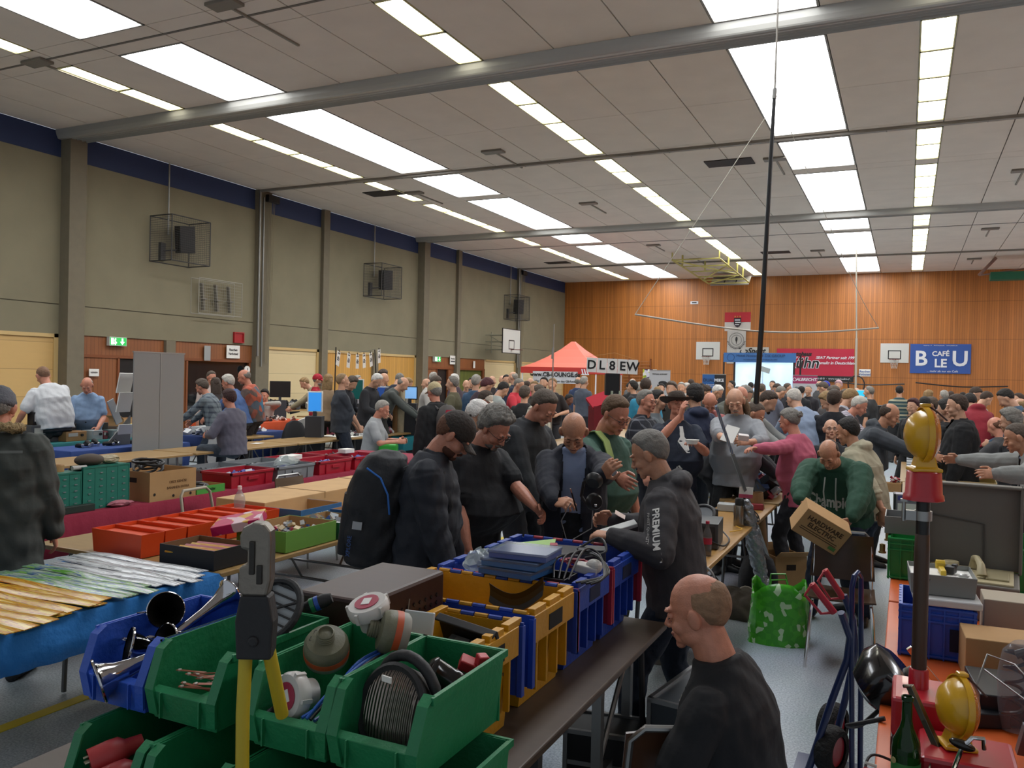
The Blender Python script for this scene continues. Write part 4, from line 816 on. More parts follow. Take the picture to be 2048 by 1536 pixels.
crowd([
 # left of the hall
 (603, 757, 19.5, 270, 'n', 'short', 'blond', '8f8569', '3a3a38', 'l', 'person in an olive tan sweater bending left over the stall by the cream panels'),
 (636, 749, 17.8, 95, 's', 'fringe', 'grey', '9c1428', '22242a', 'l', 'person in a red jacket and red cap with a grey beard', [('cap', 'a3142a'), ('beard', '8c8880')]),
 (657, 750, 16.2, 20, 's', 'long', 'blond', '9c8468', '17181a', 'lf', 'person in a beige sweater with light brown hair seen from behind'),
 (711, 756, 15.8, 120, 'k', 'med', 'gbrown', '1b1d24', '1b1c20', 'lc', 'person in a dark navy jacket looking down behind the man in the grey V-neck'),
 (716, 751, 18.5, 110, 's', 'short', 'lgrey', 'c3c8cf', '2c3440', 's', 'grey-haired person in a white and blue shirt behind the teal monitor'),
 (761, 750, 15.2, 120, 'k', 'short', 'silver', '25262b', '17181b', 'l', 'white-haired person with glasses in a black and red jacket facing right', [('glasses', '444444')]),
 (769, 746, 18, 120, 's', None, 'grey', '3d4a7a', '24262c', 's', 'bald person in a blue shirt behind the black and red jacket'),
 (767, 742, 19, 40, 's', 'curly', 'brown', '1c1b1d', '1c1b1d', 'l', 'dark-haired person raising a camera beside the paper notices'),
 (803, 748, 17, 30, 'k', 'buzz', 'grey', '22293a', '20242c', 'l', 'crop-haired person in dark blue standing at the laptop stall'),
 (814, 757, 15.5, 90, 'n', None, 'grey', '4a4f4c', '33332f', 'l', 'balding person leaning right over the blue laptop screen'),
 (822, 758, 17.5, 90, 'n', 'short', 'blond', 'a8803c', '3a3226', 'l', 'person in a mustard jacket bending behind the laptop screen'),
 (852, 757, 19, 250, 's', None, 'grey', '6c6c72', '2a2a2c', 'l', 'reddish bald person in grey looking left past the cream cap'),
 (868, 745, 19.5, 60, 's', 'short', 'lgrey', '24262a', '22242a', 'l', 'light grey-haired person in black with a white collar by the red wooden panel', [('glasses', '222222')]),
 (879, 754, 16, 100, 'k', 'short', 'gbrown', 'b8b4ae', '2c2c2e', 'l', 'brown-grey haired person looking down right of the cream cap'),
 (908, 748, 18.5, 300, 's', 'short', 'silver', '4a3c48', '26262a', 'l', 'white-haired person behind the man with folded arms in the olive shirt'),
 (905, 753, 14.6, 285, 't', 'short', 'grey', '56523c', '26241f', 'l', 'person in an olive ribbed shirt with folded arms and glasses facing left', [('glasses', '222222')]),
 (933, 760, 18.5, 160, 's', None, 'grey', '4a4850', '26262a', 'l', 'bald person between the olive shirt and the denim jacket'),
 (943, 756, 21, 180, 's', 'short', 'dark', '33343a', '26262a', 'l', 'dark-haired small face in front of the green curtain'),
 (953, 750, 15.8, 20, 's', 'short', 'lgrey', '34506c', '2a3038', 'l', 'grey-haired person in a blue denim jacket seen from behind'),
 (970, 758, 20, 120, 's', 'short', 'lgrey', '4a4650', '26262a', 'l', 'grey-haired face right of the denim jacket by the cream panel'),
 (981, 760, 14.8, 60, 'k', 'med', '4c2228', '33202e', '26242a', 'lf', 'person with dark red hair in a purple jacket behind the laptops'),
 (985, 752, 20.5, 140, 's', None, 'brown', '2a2426', '26262a', 'l', 'balding tanned person in a dark top behind the dark red hair'),
 (1005, 751, 20.5, 160, 's', None, 'grey', '2c2e34', '26262a', 'l', 'bald person in a black jacket left of the one in black-rimmed glasses'),
 (1013, 750, 20, 170, 's', 'short', 'dark', '2a3450', '26262a', 'l', 'dark-haired person with glasses and a dark blue jacket by the cream wall panel', gl),
 (1026, 741, 19.5, 290, 's', 'fringe', 'lgrey', '222a3c', '26262a', 'l', 'tall bald person in a dark blue jumper standing above the others'),
 (1014, 767, 14.5, 60, 'k', 'short', 'dark', '9aa09c', '26262a', 's', 'dark-haired person in a pale grey T-shirt bending at the laptops'),
 (1042, 758, 15.5, 110, 'p', 'buzz', 'grey', 'c2303e', '2a2a2c', 'l', 'person in a bright red shirt looking at a phone'),
 (1061, 756, 18.5, 150, 's', None, 'ginger', 'b23a48', '2a2a2c', 's', 'reddish-faced person in a red shirt left of the tent banner'),
 (1054, 763, 17.5, 60, 's', 'short', 'brown', '2e2c2c', '2a2a2c', 'l', 'brown-haired person between the two red shirts'),
 (1069, 763, 15.2, 190, 's', 'short', 'blond', '3c3a36', '2a2a2c', 'l', 'sandy-haired person talking to the man in the checked shirt'),
 (1050, 774, 13.6, 20, 's', 'med', 'gbrown', '1f1f20', '26241f', 'l', 'long-haired person in a black jacket seen from behind'),
 (1088, 755, 17.5, 200, 't', 'short', 'dark', '1b1b1d', '26262a', 's', 'bearded person in a black T-shirt under the lounge banner', [('beard', '2a201c')]),
 (1105, 757, 16.5, 200, 't', 'short', 'blond', '241f20', '26262a', 's', 'person in a dark T-shirt holding the tall aluminium mast'),
 (1077, 770, 12.6, 310, 't', 'short', 'gbrown', '__PLW', '3c3b35', 'lcb', 'grey-haired person in a cream checked shirt gesturing to the left'),
 (1142, 772, 21, 110, 'i', 'short', 'dark', '1e1f26', '26262a', 'l', 'dark-skinned seated person in a black suit reading papers', (), 'd'),
 (1157, 754, 21, 30, 's', None, 'grey', '2b3a5a', '26262a', 'l', 'person in blue half hidden behind the quilted vest'),
 (1169, 753, 19.5, 40, 's', 'short', 'lgrey', '4c5360', '2f2f33', 's', 'grey-haired person in a quilted grey vest seen from behind'),
 # centre, right of the speaker stand
 (1266, 757, 24, 30, 's', 'fringe', 'silver', '6a6c6e', '26262a', 'l', 'bald grey head behind the black-haired woman'),
 (1258, 767, 20, 340, 'k', 'short', 'dark', '1c1b1c', '26262a', 'l', 'person in black with the back turned left of the black-haired woman'),
 (1265, 763, 17.5, 290, 's', 'med', 'dark', '2a2a2e', '26262a', 'lf', 'black-haired woman facing left next to the turquoise shirt'),
 (1279, 766, 21, 30, 's', 'med', 'lgrey', '5a5a5c', '26262a', 'l', 'blond-grey head between the black hair and the turquoise shirt'),
 (1292, 757, 13.5, 10, 's', 'short', 'brown', '2f86a6', '26262a', 's', 'brown-haired person in a bright turquoise T-shirt seen from behind'),
 (1323, 768, 20, 200, 's', 'short', 'dark', '26262a', '26262a', 'l', 'dark-haired head in front of the white exhibition banner'),
 (1315, 774, 17, 20, 's', 'short', 'blond', '6a6e74', '26262a', 'l', 'blond head behind the young man beside the plaid shirt'),
 (1316, 781, 9.5, 95, 's', 'short', 'dark', '5d6468', '26262a', 'l', 'dark-haired bearded young man in grey looking right behind the plaid shirt', [('goatee', '2a201c')]),
 (1343, 765, 14, 200, 's', 'med', 'gbrown', '2e2c28', '26262a', 'l', 'person with thick brown-grey hair behind the wide-brimmed hat'),
 (1363, 765, 18, 190, 's', 'short', 'lgrey', '50524e', '26262a', 'l', 'grey-haired smiling face between the hat and the black hair'),
 (1382, 759, 22, 340, 's', 'short', 'brown', '1c1d20', '26262a', 'l', 'person in black with the back turned left of the blue roll-up banner'),
 (1374, 766, 23, 100, 's', 'short', 'silver', 'a8a6a0', '26262a', 'l', 'white-haired person with a bright shirt near the wooden wall'),
 (1404, 767, 22, 30, 's', 'short', 'dark', '17181b', '26262a', 'l', 'person in black at the edge of the blue roll-up banner'),
 (1418, 774, 16, 80, 'k', 'med', 'brown', '3a3a36', '26262a', 'lf', 'person with a brown wavy bob in front of the roll-up banner'),
 (1443, 773, 14.5, 100, 'k', 'short', 'silver', '303236', '26262a', 'l', 'white-haired person with glasses left of the long-haired man', gl),
 (1463, 762, 24, 250, 's', 'short', 'dark', '9a9488', '26262a', 'l', 'person in a pale jacket between roll-up banner and projection screen'),
 (1421, 788, 10.2, 175, 'k', None, 'ginger', '9a5a58', '26262a', 'lc', 'bald red-faced person with glasses looking down beside the navy hood', gl, 'r'),
 (1492, 770, 24, 20, 's', 'short', 'brown', '2e2a2c', '26262a', 'l', 'brown-haired head at the left edge of the projection screen'),
 (1502, 765, 26, 20, 's', 'short', 'dark', '1c1c20', '26262a', 'l', 'black-haired head in front of the projection screen left of the mast'),
 (1514, 766, 25, 10, 's', 'short', '262a36', '4a4640', '26262a', 'l', 'head in a dark blue knitted cap right beside the mast', [('beanie', '262c3e')]),
 (1524, 768, 20, 20, 's', 'short', 'gbrown', '8b8a78', '33332f', 'l', 'brown-haired person in a camouflage shirt seen from behind right of the mast'),
 (1545, 762, 26, 200, 's', 'short', 'gbrown', '23407a', '26262a', 's', 'person in a blue T-shirt facing the camera in front of the screen'),
 (1549, 769, 21, 260, 'k', 'short', 'brown', '2a2a30', '26262a', 'l', 'dark-haired person in profile below the blue T-shirt'),
 (1576, 767, 22, 90, 's', 'short', 'gbrown', '3c3e44', '26262a', 'l', 'grey-brown haired person with glasses at the right edge of the screen', gl),
 (1568, 774, 15, 60, 'k', 'buzz', 'grey', '5a6070', '26262a', 's', 'crop-haired person with a rucksack strap bending behind the pale blue shirt'),
 (1490, 776, 11, 110, 'n', 'fringe', 'gbrown', '4c4e46', '26262a', 'lc', 'balding person in an olive shirt leaning right, left of the mast', (), 'r'),
 (1500, 775, 11.8, 110, 'n', 'short', 'grey', '8a8c88', '26262a', 'l', 'grey-haired person in a pale jacket leaning right, left of the mast'),
 (1549, 786, 12.5, 100, 'n', 'short', 'brown', '8e908e', '26262a', 'lh', 'brown-haired bearded person in a light grey hoodie bending down right of the mast', [('goatee', '2a201c')]),
 (1603, 773, 20, 15, 's', 'short', 'dark', '17181c', '26262a', 's', 'black-haired person in a black T-shirt seen from behind at the white and red banner'),
 (1617, 771, 20, 200, 's', 'buzz', 'grey', '1e1c22', '26262a', 'l', 'crop-haired person with glasses in a black jacket at the white and red banner', gl),
 (1640, 766, 16, 290, 'k', 'short', 'gbrown', '4c4e50', '26262a', 'l', 'person with glasses in dark grey bending left at the white and red banner', gl),
 (1652, 763, 22, 80, 's', 'short', 'dark', '4a5058', '26262a', 'l', 'person in a bright blue cap near the wooden wall', cp('2a3a9c')),
 (1640, 762, 25, 60, 's', None, 'grey', '4a4a4c', '26262a', 'l', 'bald head left of the bright blue cap'),
 (1677, 763, 25, 200, 's', 'curly', 'c4a0a4', '7a5560', '26262a', 'lf', 'person with a pink and white headdress near the wooden wall'),
 (1646, 788, 11.5, 280, 'n', 'med', 'blond', '2c2026', '26262a', 'lf', 'blond-haired woman in a dark top leaning left over the stall'),
 (1668, 774, 15, 30, 's', 'med', 'gbrown', '4a4748', '26262a', 'l', 'person with a tousled brown mop left behind the black T-shirt'),
 (1690, 780, 15.5, 30, 's', 'med', 'gbrown', '606670', '26262a', 'l', 'grey-brown head right behind the black T-shirt'),
 (1709, 783, 12.5, 60, 'k', 'med', 'blond', '9a9ca6', '26262a', 's', 'blond person in a white shirt with dark braces'),
 (1714, 776, 24, 20, 's', None, 'grey', '6a6a6c', '26262a', 'l', 'bald head below the black ring on the white pole'),
 (1738, 772, 16.5, 290, 's', 'buzz', 'grey', '303234', '26262a', 's', 'crop-haired person in a dark grey T-shirt facing the turquoise screen'),
 (1799, 772, 20, 355, 's', 'short', 'dark', '__STR', '2a2a2c', 's', 'person in a striped teal and cream shirt with hands behind the back by the wall'),
 # right side
 (1858, 782, 17, 40, 's', 'med', 'blond', '303440', '26262a', 'lh', 'blond head in front of the wooden wall above the dark hood'),
 (1849, 794, 13, 330, 's', 'short', 'dark', '22262e', '22262e', 'lh', 'person with a dark blue hood pulled up seen from behind'),
 (1888, 781, 18, 330, 's', 'short', 'lgrey', '3c3e40', '26262a', 'l', 'grey-haired person turned away left of the red jacket'),
 (1902, 783, 19, 20, 's', 'short', 'brown', '3a3a3c', '26262a', 'l', 'brown-haired head just behind the young man with the quiff'),
 (1926, 785, 20, 20, 's', 'short', 'dark', '2c2c2e', '26262a', 'l', 'dark head directly above the red jacket shoulder'),
 (1935, 790, 13, 330, 'n', 'short', 'dark', '8c2230', '26262a', 'lh', 'person in a red hooded jacket bent forward behind the young man'),
 (1960, 777, 15.5, 100, 'k', 'short', 'brown', '20282c', '26262a', 'l', 'brown-haired person in a dark and teal jacket looking down right'),
 (1981, 786, 14.5, 60, 'k', 'short', 'brown', '__PLA', '2c2f30', 'lcb', 'person in a green and white checked flannel shirt looking down'),
 (2000, 781, 12.8, 270, 'k', 'short', 'dark', '3d566c', '3c4a58', 'l', 'dark-haired bearded person in a steel blue sweater looking left', [('goatee', '201814')]),
 (2036, 787, 16, 250, 's', 'short', 'brown', '4a4038', '26262a', 'l', 'brown-haired face at the right edge looking left'),
 (2040, 797, 14, 290, 's', 'fringe', 'blond', '26241f', '26262a', 'l', 'balding blond head at the right edge of the hall'),
 (1985, 835, 11.8, 300, 'i', None, 'ginger', '3a3a3c', '26262a', 'l', 'bald head of a seated person behind the grey storage boxes', (), 'r'),
 (1826, 799, 11.5, 215, 's', 'med', '3c1c20', '1c1c1f', '1c1c1f', 'lf', 'woman with dark red hair in a black shiny jacket looking at the camera'),
 (1861, 796, 12.2, 250, 's', 'med', 'gbrown', '26262a', '26262a', 'lf', 'person with glasses and a brown bob looking down behind the yellow lamp', gl),
])
# ================================================================= furniture helpers
LEGM = mat('6e6f70', .35, .8); EDGE = mat('5e4a2c', .5)
def table(x0, x1, y0, y1, label, z=.75, top=None, legs=LEGM, name='folding_table', group=None, cat='table'):
 t = empty(name, ((x0 + x1) / 2, (y0 + y1) / 2, 0), label=label, cat=cat, group=group)
 hx, hy = (x1 - x0) / 2, (y1 - y0) / 2
 MB().bb((-hx, -hy, z - .03), (hx, hy, z)).build('table_top', top or TABLEW, t, bevel=.006)
 for sy in (-1, 1):
  y = sy * (hy - .22)
  for sx in (-1, 1):
   MB().tube([(sx * (hx - .06), y, z - .03), (sx * (hx - .03), y, .012)], .014).build('leg', legs, t, smooth=True)
  MB().tube([(-hx + .05, y, .28), (hx - .05, y, .28)], .011).build('crossbar', legs, t, smooth=True)
  MB().tube([(0, y, .28), (0, y - sy * .32, z - .04)], .009).build('brace', legs, t, smooth=True)
 return t
def cloth(x0, x1, y0, y1, m, label, z=.752, drop=(.25, .25, .05, .05), name='tablecloth', amp=.012, group=None):
 """drop: how far it hangs over the x0, x1, y0, y1 edges"""
 mb = MB(); dx0, dx1, dy0, dy1 = drop; pts = []
 per = []
 def edge(a, b, n, nrm, d):
  for i in range(n):
   t = i / n; p = Vector(a).lerp(Vector(b), t); per.append((p, Vector(nrm), d, i))
 edge((x0, y0, 0), (x1, y0, 0), 12, (0, -1, 0), dy0); edge((x1, y0, 0), (x1, y1, 0), 40, (1, 0, 0), dx1); edge((x1, y1, 0), (x0, y1, 0), 12, (0, 1, 0), dy1); edge((x0, y1, 0), (x0, y0, 0), 40, (-1, 0, 0), dx0)
 c = Vector(((x0 + x1) / 2, (y0 + y1) / 2, z)); rings = []
 rings.append([c + (Vector((p.x, p.y, z)) - c) * .5 for p, n, d, i in per]); rings.append([Vector((p.x, p.y, z)) for p, n, d, i in per]); rings.append([Vector((p.x, p.y, z - .012)) + n * .008 for p, n, d, i in per])
 for f in (.5, 1.): rings.append([Vector((p.x, p.y, z - .012 - d * f)) + n * (.012 + f * amp * (1 + math.sin(i * 1.9 + f * 2) + .6 * math.sin(i * .7))) for p, n, d, i in per])
 mb.loft(rings, cap=False); k = len(per); mb.f.append(tuple(range(k - 1, -1, -1))); mb.m.append(0)
 o = mb.build(name, m, smooth=True, label=label, cat='tablecloth', group=group); md = o.modifiers.new('t', 'SOLIDIFY'); md.thickness = .003; md.offset = 1
 return o
def chair(loc, rz, label, seatm=None, frame=STEEL, group=None, tube_back=False, name='chair'):
 """bent-tube chair with moulded plywood back and seat, facing -Y"""
 t = empty(name, loc, rz, label, 'chair', group); sm = seatm or wood('4a3020', .35)
 MB().sheet(lambda u, v: ((u - .5) * .42, (v - .5) * .40, .44 + .02 * (2 * v - 1) ** 2 + .008 * (2 * u - 1) ** 2), 8, 8, .010).build('seat', sm, t, smooth=True)
 if not tube_back:
  def bk(u, v): return ((u - .5) * (.42 - .03 * v), .205 + .05 * v - .03 * (1 - (2 * u - 1) ** 2), .52 + .30 * v)
  MB().sheet(bk, 10, 6, -.010).build('backrest', sm, t, smooth=True)
 MB().tube([(-.19, .19, .40), (-.19, .21, .60), (-.18, .25, .80), (-.14, .262, .84), (.14, .262, .84), (.18, .25, .80), (.19, .21, .60), (.19, .19, .40)], .011 if not tube_back else .013).build('back_frame', frame, t, smooth=True)
 for sx in (-1, 1):
  MB().tube([(sx * .18, -.15, .43), (sx * .19, -.19, .36), (sx * .215, -.21, .02), (sx * .215, -.21, .0)], [.011, .011, .010, .013]).build('leg', frame, t, smooth=True)
  MB().tube([(sx * .18, .15, .43), (sx * .19, .19, .36), (sx * .215, .23, .02), (sx * .215, .23, .0)], [.011, .011, .010, .013]).build('leg', frame, t, smooth=True)
 return t
def carton(c, d, m, label, rz=0, fill=None, flaps=False, cat='box', name='cardboard_box', group=None, t=.006, inner=None, kids=True, rot=None, holes=True):
 """open cardboard tray or box; c = centre of its foot"""
 o = empty(name, c, rz, label, cat, group, rot)
 MB().tray((0, 0, 0), d, t, mi_in=1).build('tray', [m, inner or CARD], o)
 if holes:
  for s in (-1, 1): MB().bb((-.045, s * (d[1] / 2 + .0005) - .001, d[2] * .62), (.045, s * (d[1] / 2 + .0005) + .001, d[2] * .78)).build('hand_hole', mat('2a2018', .9), o)
 if flaps:
  for s in (-1, 1): MB().box((0, s * (d[1] / 2 + .04), d[2] + .03), (d[0] * .96, .1, .004), (s * .6, 0, 0)).build('flap', inner or CARD, o)
 return o
def heap(c, d, m, name, label=None, n=90, cat='heap', seed=1, parent=None, sz=.03, mats=None):
 """what nobody could count: a tumble of small pieces in one object"""
 rnd = random.Random(seed); mb = MB(); mats = mats or [m]
 for i in range(n):
  s = sz * rnd.uniform(.5, 1.4); x, y = rnd.uniform(-.5, .5) * (d[0] - s), rnd.uniform(-.5, .5) * (d[1] - s)
  z = rnd.uniform(.2, 1) * d[2] * (1 - (2 * x / d[0]) ** 2 * .4)
  mb.box((x, y, z), (s, s * rnd.uniform(.4, 1), s * rnd.uniform(.2, .7)), (rnd.uniform(-1, 1), rnd.uniform(-1, 1), rnd.uniform(0, 3)), rnd.randrange(len(mats)))
 o = mb.build(name, mats, parent, loc=c, kind='stuff')
 if not parent: tag(o, label, cat)
 return o
def cable(pts, r, m, label, cat='cable', name='cable', n=8, group=None, parent=None):
 P = [Vector(p) for p in pts]; out = []
 for i in range(len(P) - 1):
  p0, p1, p2, p3 = P[max(0, i - 1)], P[i], P[i + 1], P[min(len(P) - 1, i + 2)]
  for k in range(6):
   t = k / 6; out.append(.5 * ((2 * p1) + (p2 - p0) * t + (2 * p0 - 5 * p1 + 4 * p2 - p3) * t * t + (3 * p1 - p0 - 3 * p2 + p3) * t ** 3))
 out.append(P[-1]); return MB().tube(out, r, n=n).build(name, m, parent, smooth=True, label=label, cat=cat, group=group)
def coil(c, R_, r, turns, m, label, cat='cable', name='cable_coil', tilt=(0, 0, 0), h=.02, wob=.01, parent=None, group=None):
 pts = [(math.cos(a) * (R_ + wob * math.sin(a * 1.3)), math.sin(a) * (R_ + wob * math.cos(a * 1.7)), h * (a / (2 * PI * turns)) + wob * .6 * math.sin(a * .9)) for a in [2 * PI * turns * i / (20 * turns) for i in range(int(20 * turns) + 1)]]
 return MB().tube(pts, r, n=6).build(name, m, parent, smooth=True, loc=c, rot=tilt, label=label, cat=cat, group=group)
# ================================================================= front left: storage bins on their table
GRN = mat('1f7a4c', .42, bump=.12, bscale=60., var=.05, vscale=20.); BLU = mat('2c55b8', .4, bump=.12, bscale=60., var=.05, vscale=20.)
table(-2.25, -.98, 1.15, 3.80, 'long dark table carrying the green bins and the yellow and blue crates', top=wood('4a3c30', .5), legs=mat('18181a', .5))
def bin_(x0, y0, m, label, z=.955, w_=.248, l=.43, h=.19, group=None):
 o = empty('storage_bin', (x0 + w_ / 2, y0, z), label=label, cat='storage bin', group=group); W_ = w_ / 2; t = .006; b = .016
 side = [(0.01, 0), (l, 0), (l, h), (.055, h), (.035, h - .014), (.0, h * .42)]
 mb = MB()
 for s in (-1, 1):
  def P(y, z_, k): return Vector((s * (W_ - b * (1 - z_ / h) - k), y + (0 if y > .3 else b * (1 - z_ / h)), z_))
  mb.loft([[P(y, z_, 0) for y, z_ in side], [P(y, z_, t) for y, z_ in side]])
 mb.bb((-W_ + b, b, 0), (W_ - b, l, t)); mb.bb((-W_ + b * .6, l - t, 0), (W_ - b * .6, l, h)); mb.build('walls', m, o)
 MB().loft([[Vector((x, y, z_)) for y, z_ in ((b, 0), (0, h * .40), (.028, h * .43), (.034, h * .40), (b + t, t))] for x in (-W_ + b * .8, W_ - b * .8)]).build('front_lip', m, o, bevel=.002)
 rim = MB()
 for s in (-1, 1):
  rim.bb((min(s * W_, s * (W_ + .008)), .05, h - .016), (max(s * W_, s * (W_ + .008)), l, h + .002))
  p = [Vector((s * W_, .055, h)), Vector((s * W_, .032, h - .014)), Vector((s * (W_ - .004), -.006, h * .42)), Vector((s * (W_ - .012), .004, .012))]
  rim.loft([[q + Vector((s * .004, 0, 0)), q + Vector((-s * .026, 0, 0)), q + Vector((-s * .026, .007, .004)), q + Vector((s * .004, .007, .004))] for q in p])
 rim.bb((-W_ - .008, l - .002, h - .016), (W_ + .008, l + .008, h + .002))
 for x in (-.5, .5): rim.bb((x * w_ * .55 - .002, -.006, .01), (x * w_ * .55 + .002, .004, h * .40))
 rim.build('rim', m, o, bevel=.0015); return o
ls = ['green storage bin at the right end holding the round work lamp', 'green storage bin with the filter canisters and white socket caps', 'green storage bin with copper-coloured strips behind the yellow handle', 'blue storage bin full of chrome horns']
xb = [-1.205, -1.455, -1.80, -2.055]
for i in range(4): bin_(xb[i], 1.57, [GRN, GRN, GRN, BLU][i], ls[i], group='stacked storage bins')
for i, (x, l_) in enumerate(((-1.85, 'lower green storage bin at the far left with red plugs'), (-1.585, 'lower green storage bin of dark metal parts, second from the left'), (-1.325, 'lower green storage bin under the socket caps, third from the left'), (-1.07, 'lower green storage bin under the work lamp, rightmost'))):
 bin_(x - .08, 1.43, GRN, l_, z=.752, l=.50, group='stacked storage bins')
# work lamp
RUB = mat('1b1b1d', .6, bump=.1, bscale=80.); ab = Vector((-1.095, 1.68, 1.07)); dl = Vector((-.22, -.93, .30)).normalized()
wl = empty('work_lamp', ab, label='round black rubber work lamp with ribbed glass and a carrying handle', cat='lamp')
MB().lathe([(.05, .13), (.075, .10), (.098, .04), (.108, .0), (.112, -.012), (.104, -.018), (.092, -.012)], (0, 0, 0), -dl * -1 if False else -dl, 36).build('housing', RUB, wl, smooth=True)
gm = bpy.data.materials.new('ribbed_glass'); gm.use_nodes = True; nt, b, N, L = nodes(gm); tc = N('ShaderNodeTexCoord'); wv = N('ShaderNodeTexWave', iScale=28.); wv.bands_direction = 'X'; L(tc.outputs['Object'], wv.inputs['Vector']); bp = N('ShaderNodeBump', iStrength=.9, iDistance=.01); L(wv.outputs['Fac'], bp.inputs['Height']); L(bp.outputs[0], b.inputs['Normal']); b.inputs['Base Color'].default_value = srgb('9a9088'); b.inputs['Metallic'].default_value = .75; b.inputs['Roughness'].default_value = .22
MB().lathe([(.095, 0), (.08, .010), (.05, .018), (.0, .022)], dl * .010, dl, 36, cap=False).build('lens', gm, wl, smooth=True)
MB().box(dl * .026 + Vector((0, 0, .075)), (.03, .004, .014), (0, 0, -.2)).build('sticker', PAPER, wl)
x_, y_, _ = frame_of(dl, (0, 0, 1))
hpts = [(-x_ * .105 * c + Vector((0, 0, 1)) * .115 * s_ + Vector((0, 0, .02)) - dl * .05) for c, s_ in [(math.cos(a), math.sin(a)) for a in [PI * (k / 12) for k in range(13)]]]
hpts = [hpts[0] - Vector((0, 0, .06))] + hpts + [hpts[-1] - Vector((0, 0, .06))]
MB().tube(hpts, [.009] * 3 + [.014] * 9 + [.009] * 3, n=10).build('handle', RUB, wl, smooth=True)
MB().cyl((-.10, .05, .0), (.10, .05, 0), .016, n=14).build('pivot', RUB, wl, smooth=True)
cn = empty('black_cylinder', (-1.04, 1.89, 1.06), label='glossy black cylindrical canister lying behind the work lamp', cat='canister'); MB().lathe([(.0, 0), (.042, .0), (.046, .005), (.046, .03), (.043, .034), (.043, .09), (.03, .1), (0, .1)], (0, 0, 0), (-.5, -.45, .5), 24).build('shell', mat('121214', .15), cn, smooth=True)
MB().box((0, 0, 0), (.07, .04, .03), (.3, .4, .5)).box((.03, .0, .02), (.03, .03, .03), (.2, .1, .9)).build('red_plug', mat('b02a30', .4), loc=(-1.03, 1.955, 1.105), label='red plastic plug at the back of the lamp bin', cat='plug', bevel=.004)
# socket caps and filters
WP = mat('c9c5bf', .35); RD = mat('a4304a', .4)
def socketcap(c, d, label):
 o = empty('socket_cap', c, label=label, cat='socket cap', group='white socket caps with red discs'); d = Vector(d).normalized()
 MB().lathe([(.0, -.05), (.036, -.05), (.038, -.012), (.056, -.008), (.058, .0), (.058, .018), (.052, .026), (.0, .027)], (0, 0, 0), d, 32).build('cap', WP, o, smooth=True)
 MB().lathe([(.0, .027), (.034, .027), (.034, .029), (0, .029)], (0, 0, 0), d, 28).build('disc', RD, o, smooth=True)
 x, y, _ = frame_of(d); R = Matrix((x, y, d)).transposed(); MB().box(d * .030, (.024, .03, .0015), R @ Rz(30)).build('label', PAPER, o)
 for k in range(5):
  a = k * 1.257; p = (x * math.cos(a) + y * math.sin(a)) * .058; MB().box(p + d * .008, (.008, .01, .03), R @ Rz(math.degrees(a))).build('lug', WP, o)
socketcap((-1.372, 1.655, 1.065), (-.25, -.93, .15), 'white socket cap with a red disc facing forward in the bin'); socketcap((-1.325, 1.90, 1.225), (-.1, -.35, .95), 'white socket cap with a red disc lying uppermost on the filters')
OL = mat('6b6a55', .5, bump=.1, bscale=80.); ORG_ = mat('b8502a', .5); GL_ = mat('8d8d84', .5)
def canister(c, d, label):
 o = empty('filter_canister', c, label=label, cat='filter canister', group='olive filter canisters'); R0 = lambda m, p, n: MB().lathe(p, (0, 0, 0), d, 36).build(n, m, o, smooth=True)
 R0(OL, [(.0, .0), (.048, .002), (.057, .006), (.060, .012), (.058, .03), (.056, .034), (.05, .045), (.022, .05), (.022, .075), (.019, .077), (.017, .068), (.0, .066)], 'shell'); R0(ORG_, [(.0585, -.006), (.0605, -.006), (.0605, .012), (.0585, .012)], 'orange_band'); R0(GL_, [(0, -.03), (.05, -.03), (.058, -.022), (.0600, -.006), (.0, -.006)], 'base')
 for k in range(3): R0(OL, [(.022, .053 + k * .007), (.0245, .0545 + k * .007), (.022, .056 + k * .007)], 'thread')
 x, y, z_ = frame_of(d, (1, 0, .2)); MM = Matrix((x, y, z_)).transposed().to_4x4(); MM.translation = Vector(d).normalized() * .0455 - y * .036; text('Gr 80', .016, BLACK, o, None, M=MM, name='stamp')
canister((-1.375, 1.78, 1.14), (.30, -.45, .80), 'olive filter canister with an orange band standing tilted in the middle'); canister((-1.235, 1.90, 1.175), (-.75, -.60, .25), 'olive filter canister with an orange band lying on its side')
for i, (dx, c, l_) in enumerate(((0, '2c5fb8', 'blue'), (.012, '1c1c1e', 'black'), (-.014, '2c5fb8', 'bright blue'), (.024, '26407a', 'dark blue'))):
 cable([(-1.25 + dx, 1.94, 1.13), (-1.27 + dx, 1.80, 1.12), (-1.285 + dx * .5, 1.68, 1.08 - i * .01), (-1.30 + dx, 1.61, 1.035)], .0045, mat(c, .5), '%s cable running down the right wall of the socket-cap bin' % l_)
cable([(-1.42, 1.67, 1.03), (-1.42, 1.605, 1.02), (-1.35, 1.59, 1.015), (-1.26, 1.62, 1.02)], .009, RUB, 'thick black cable loop under the white socket cap')
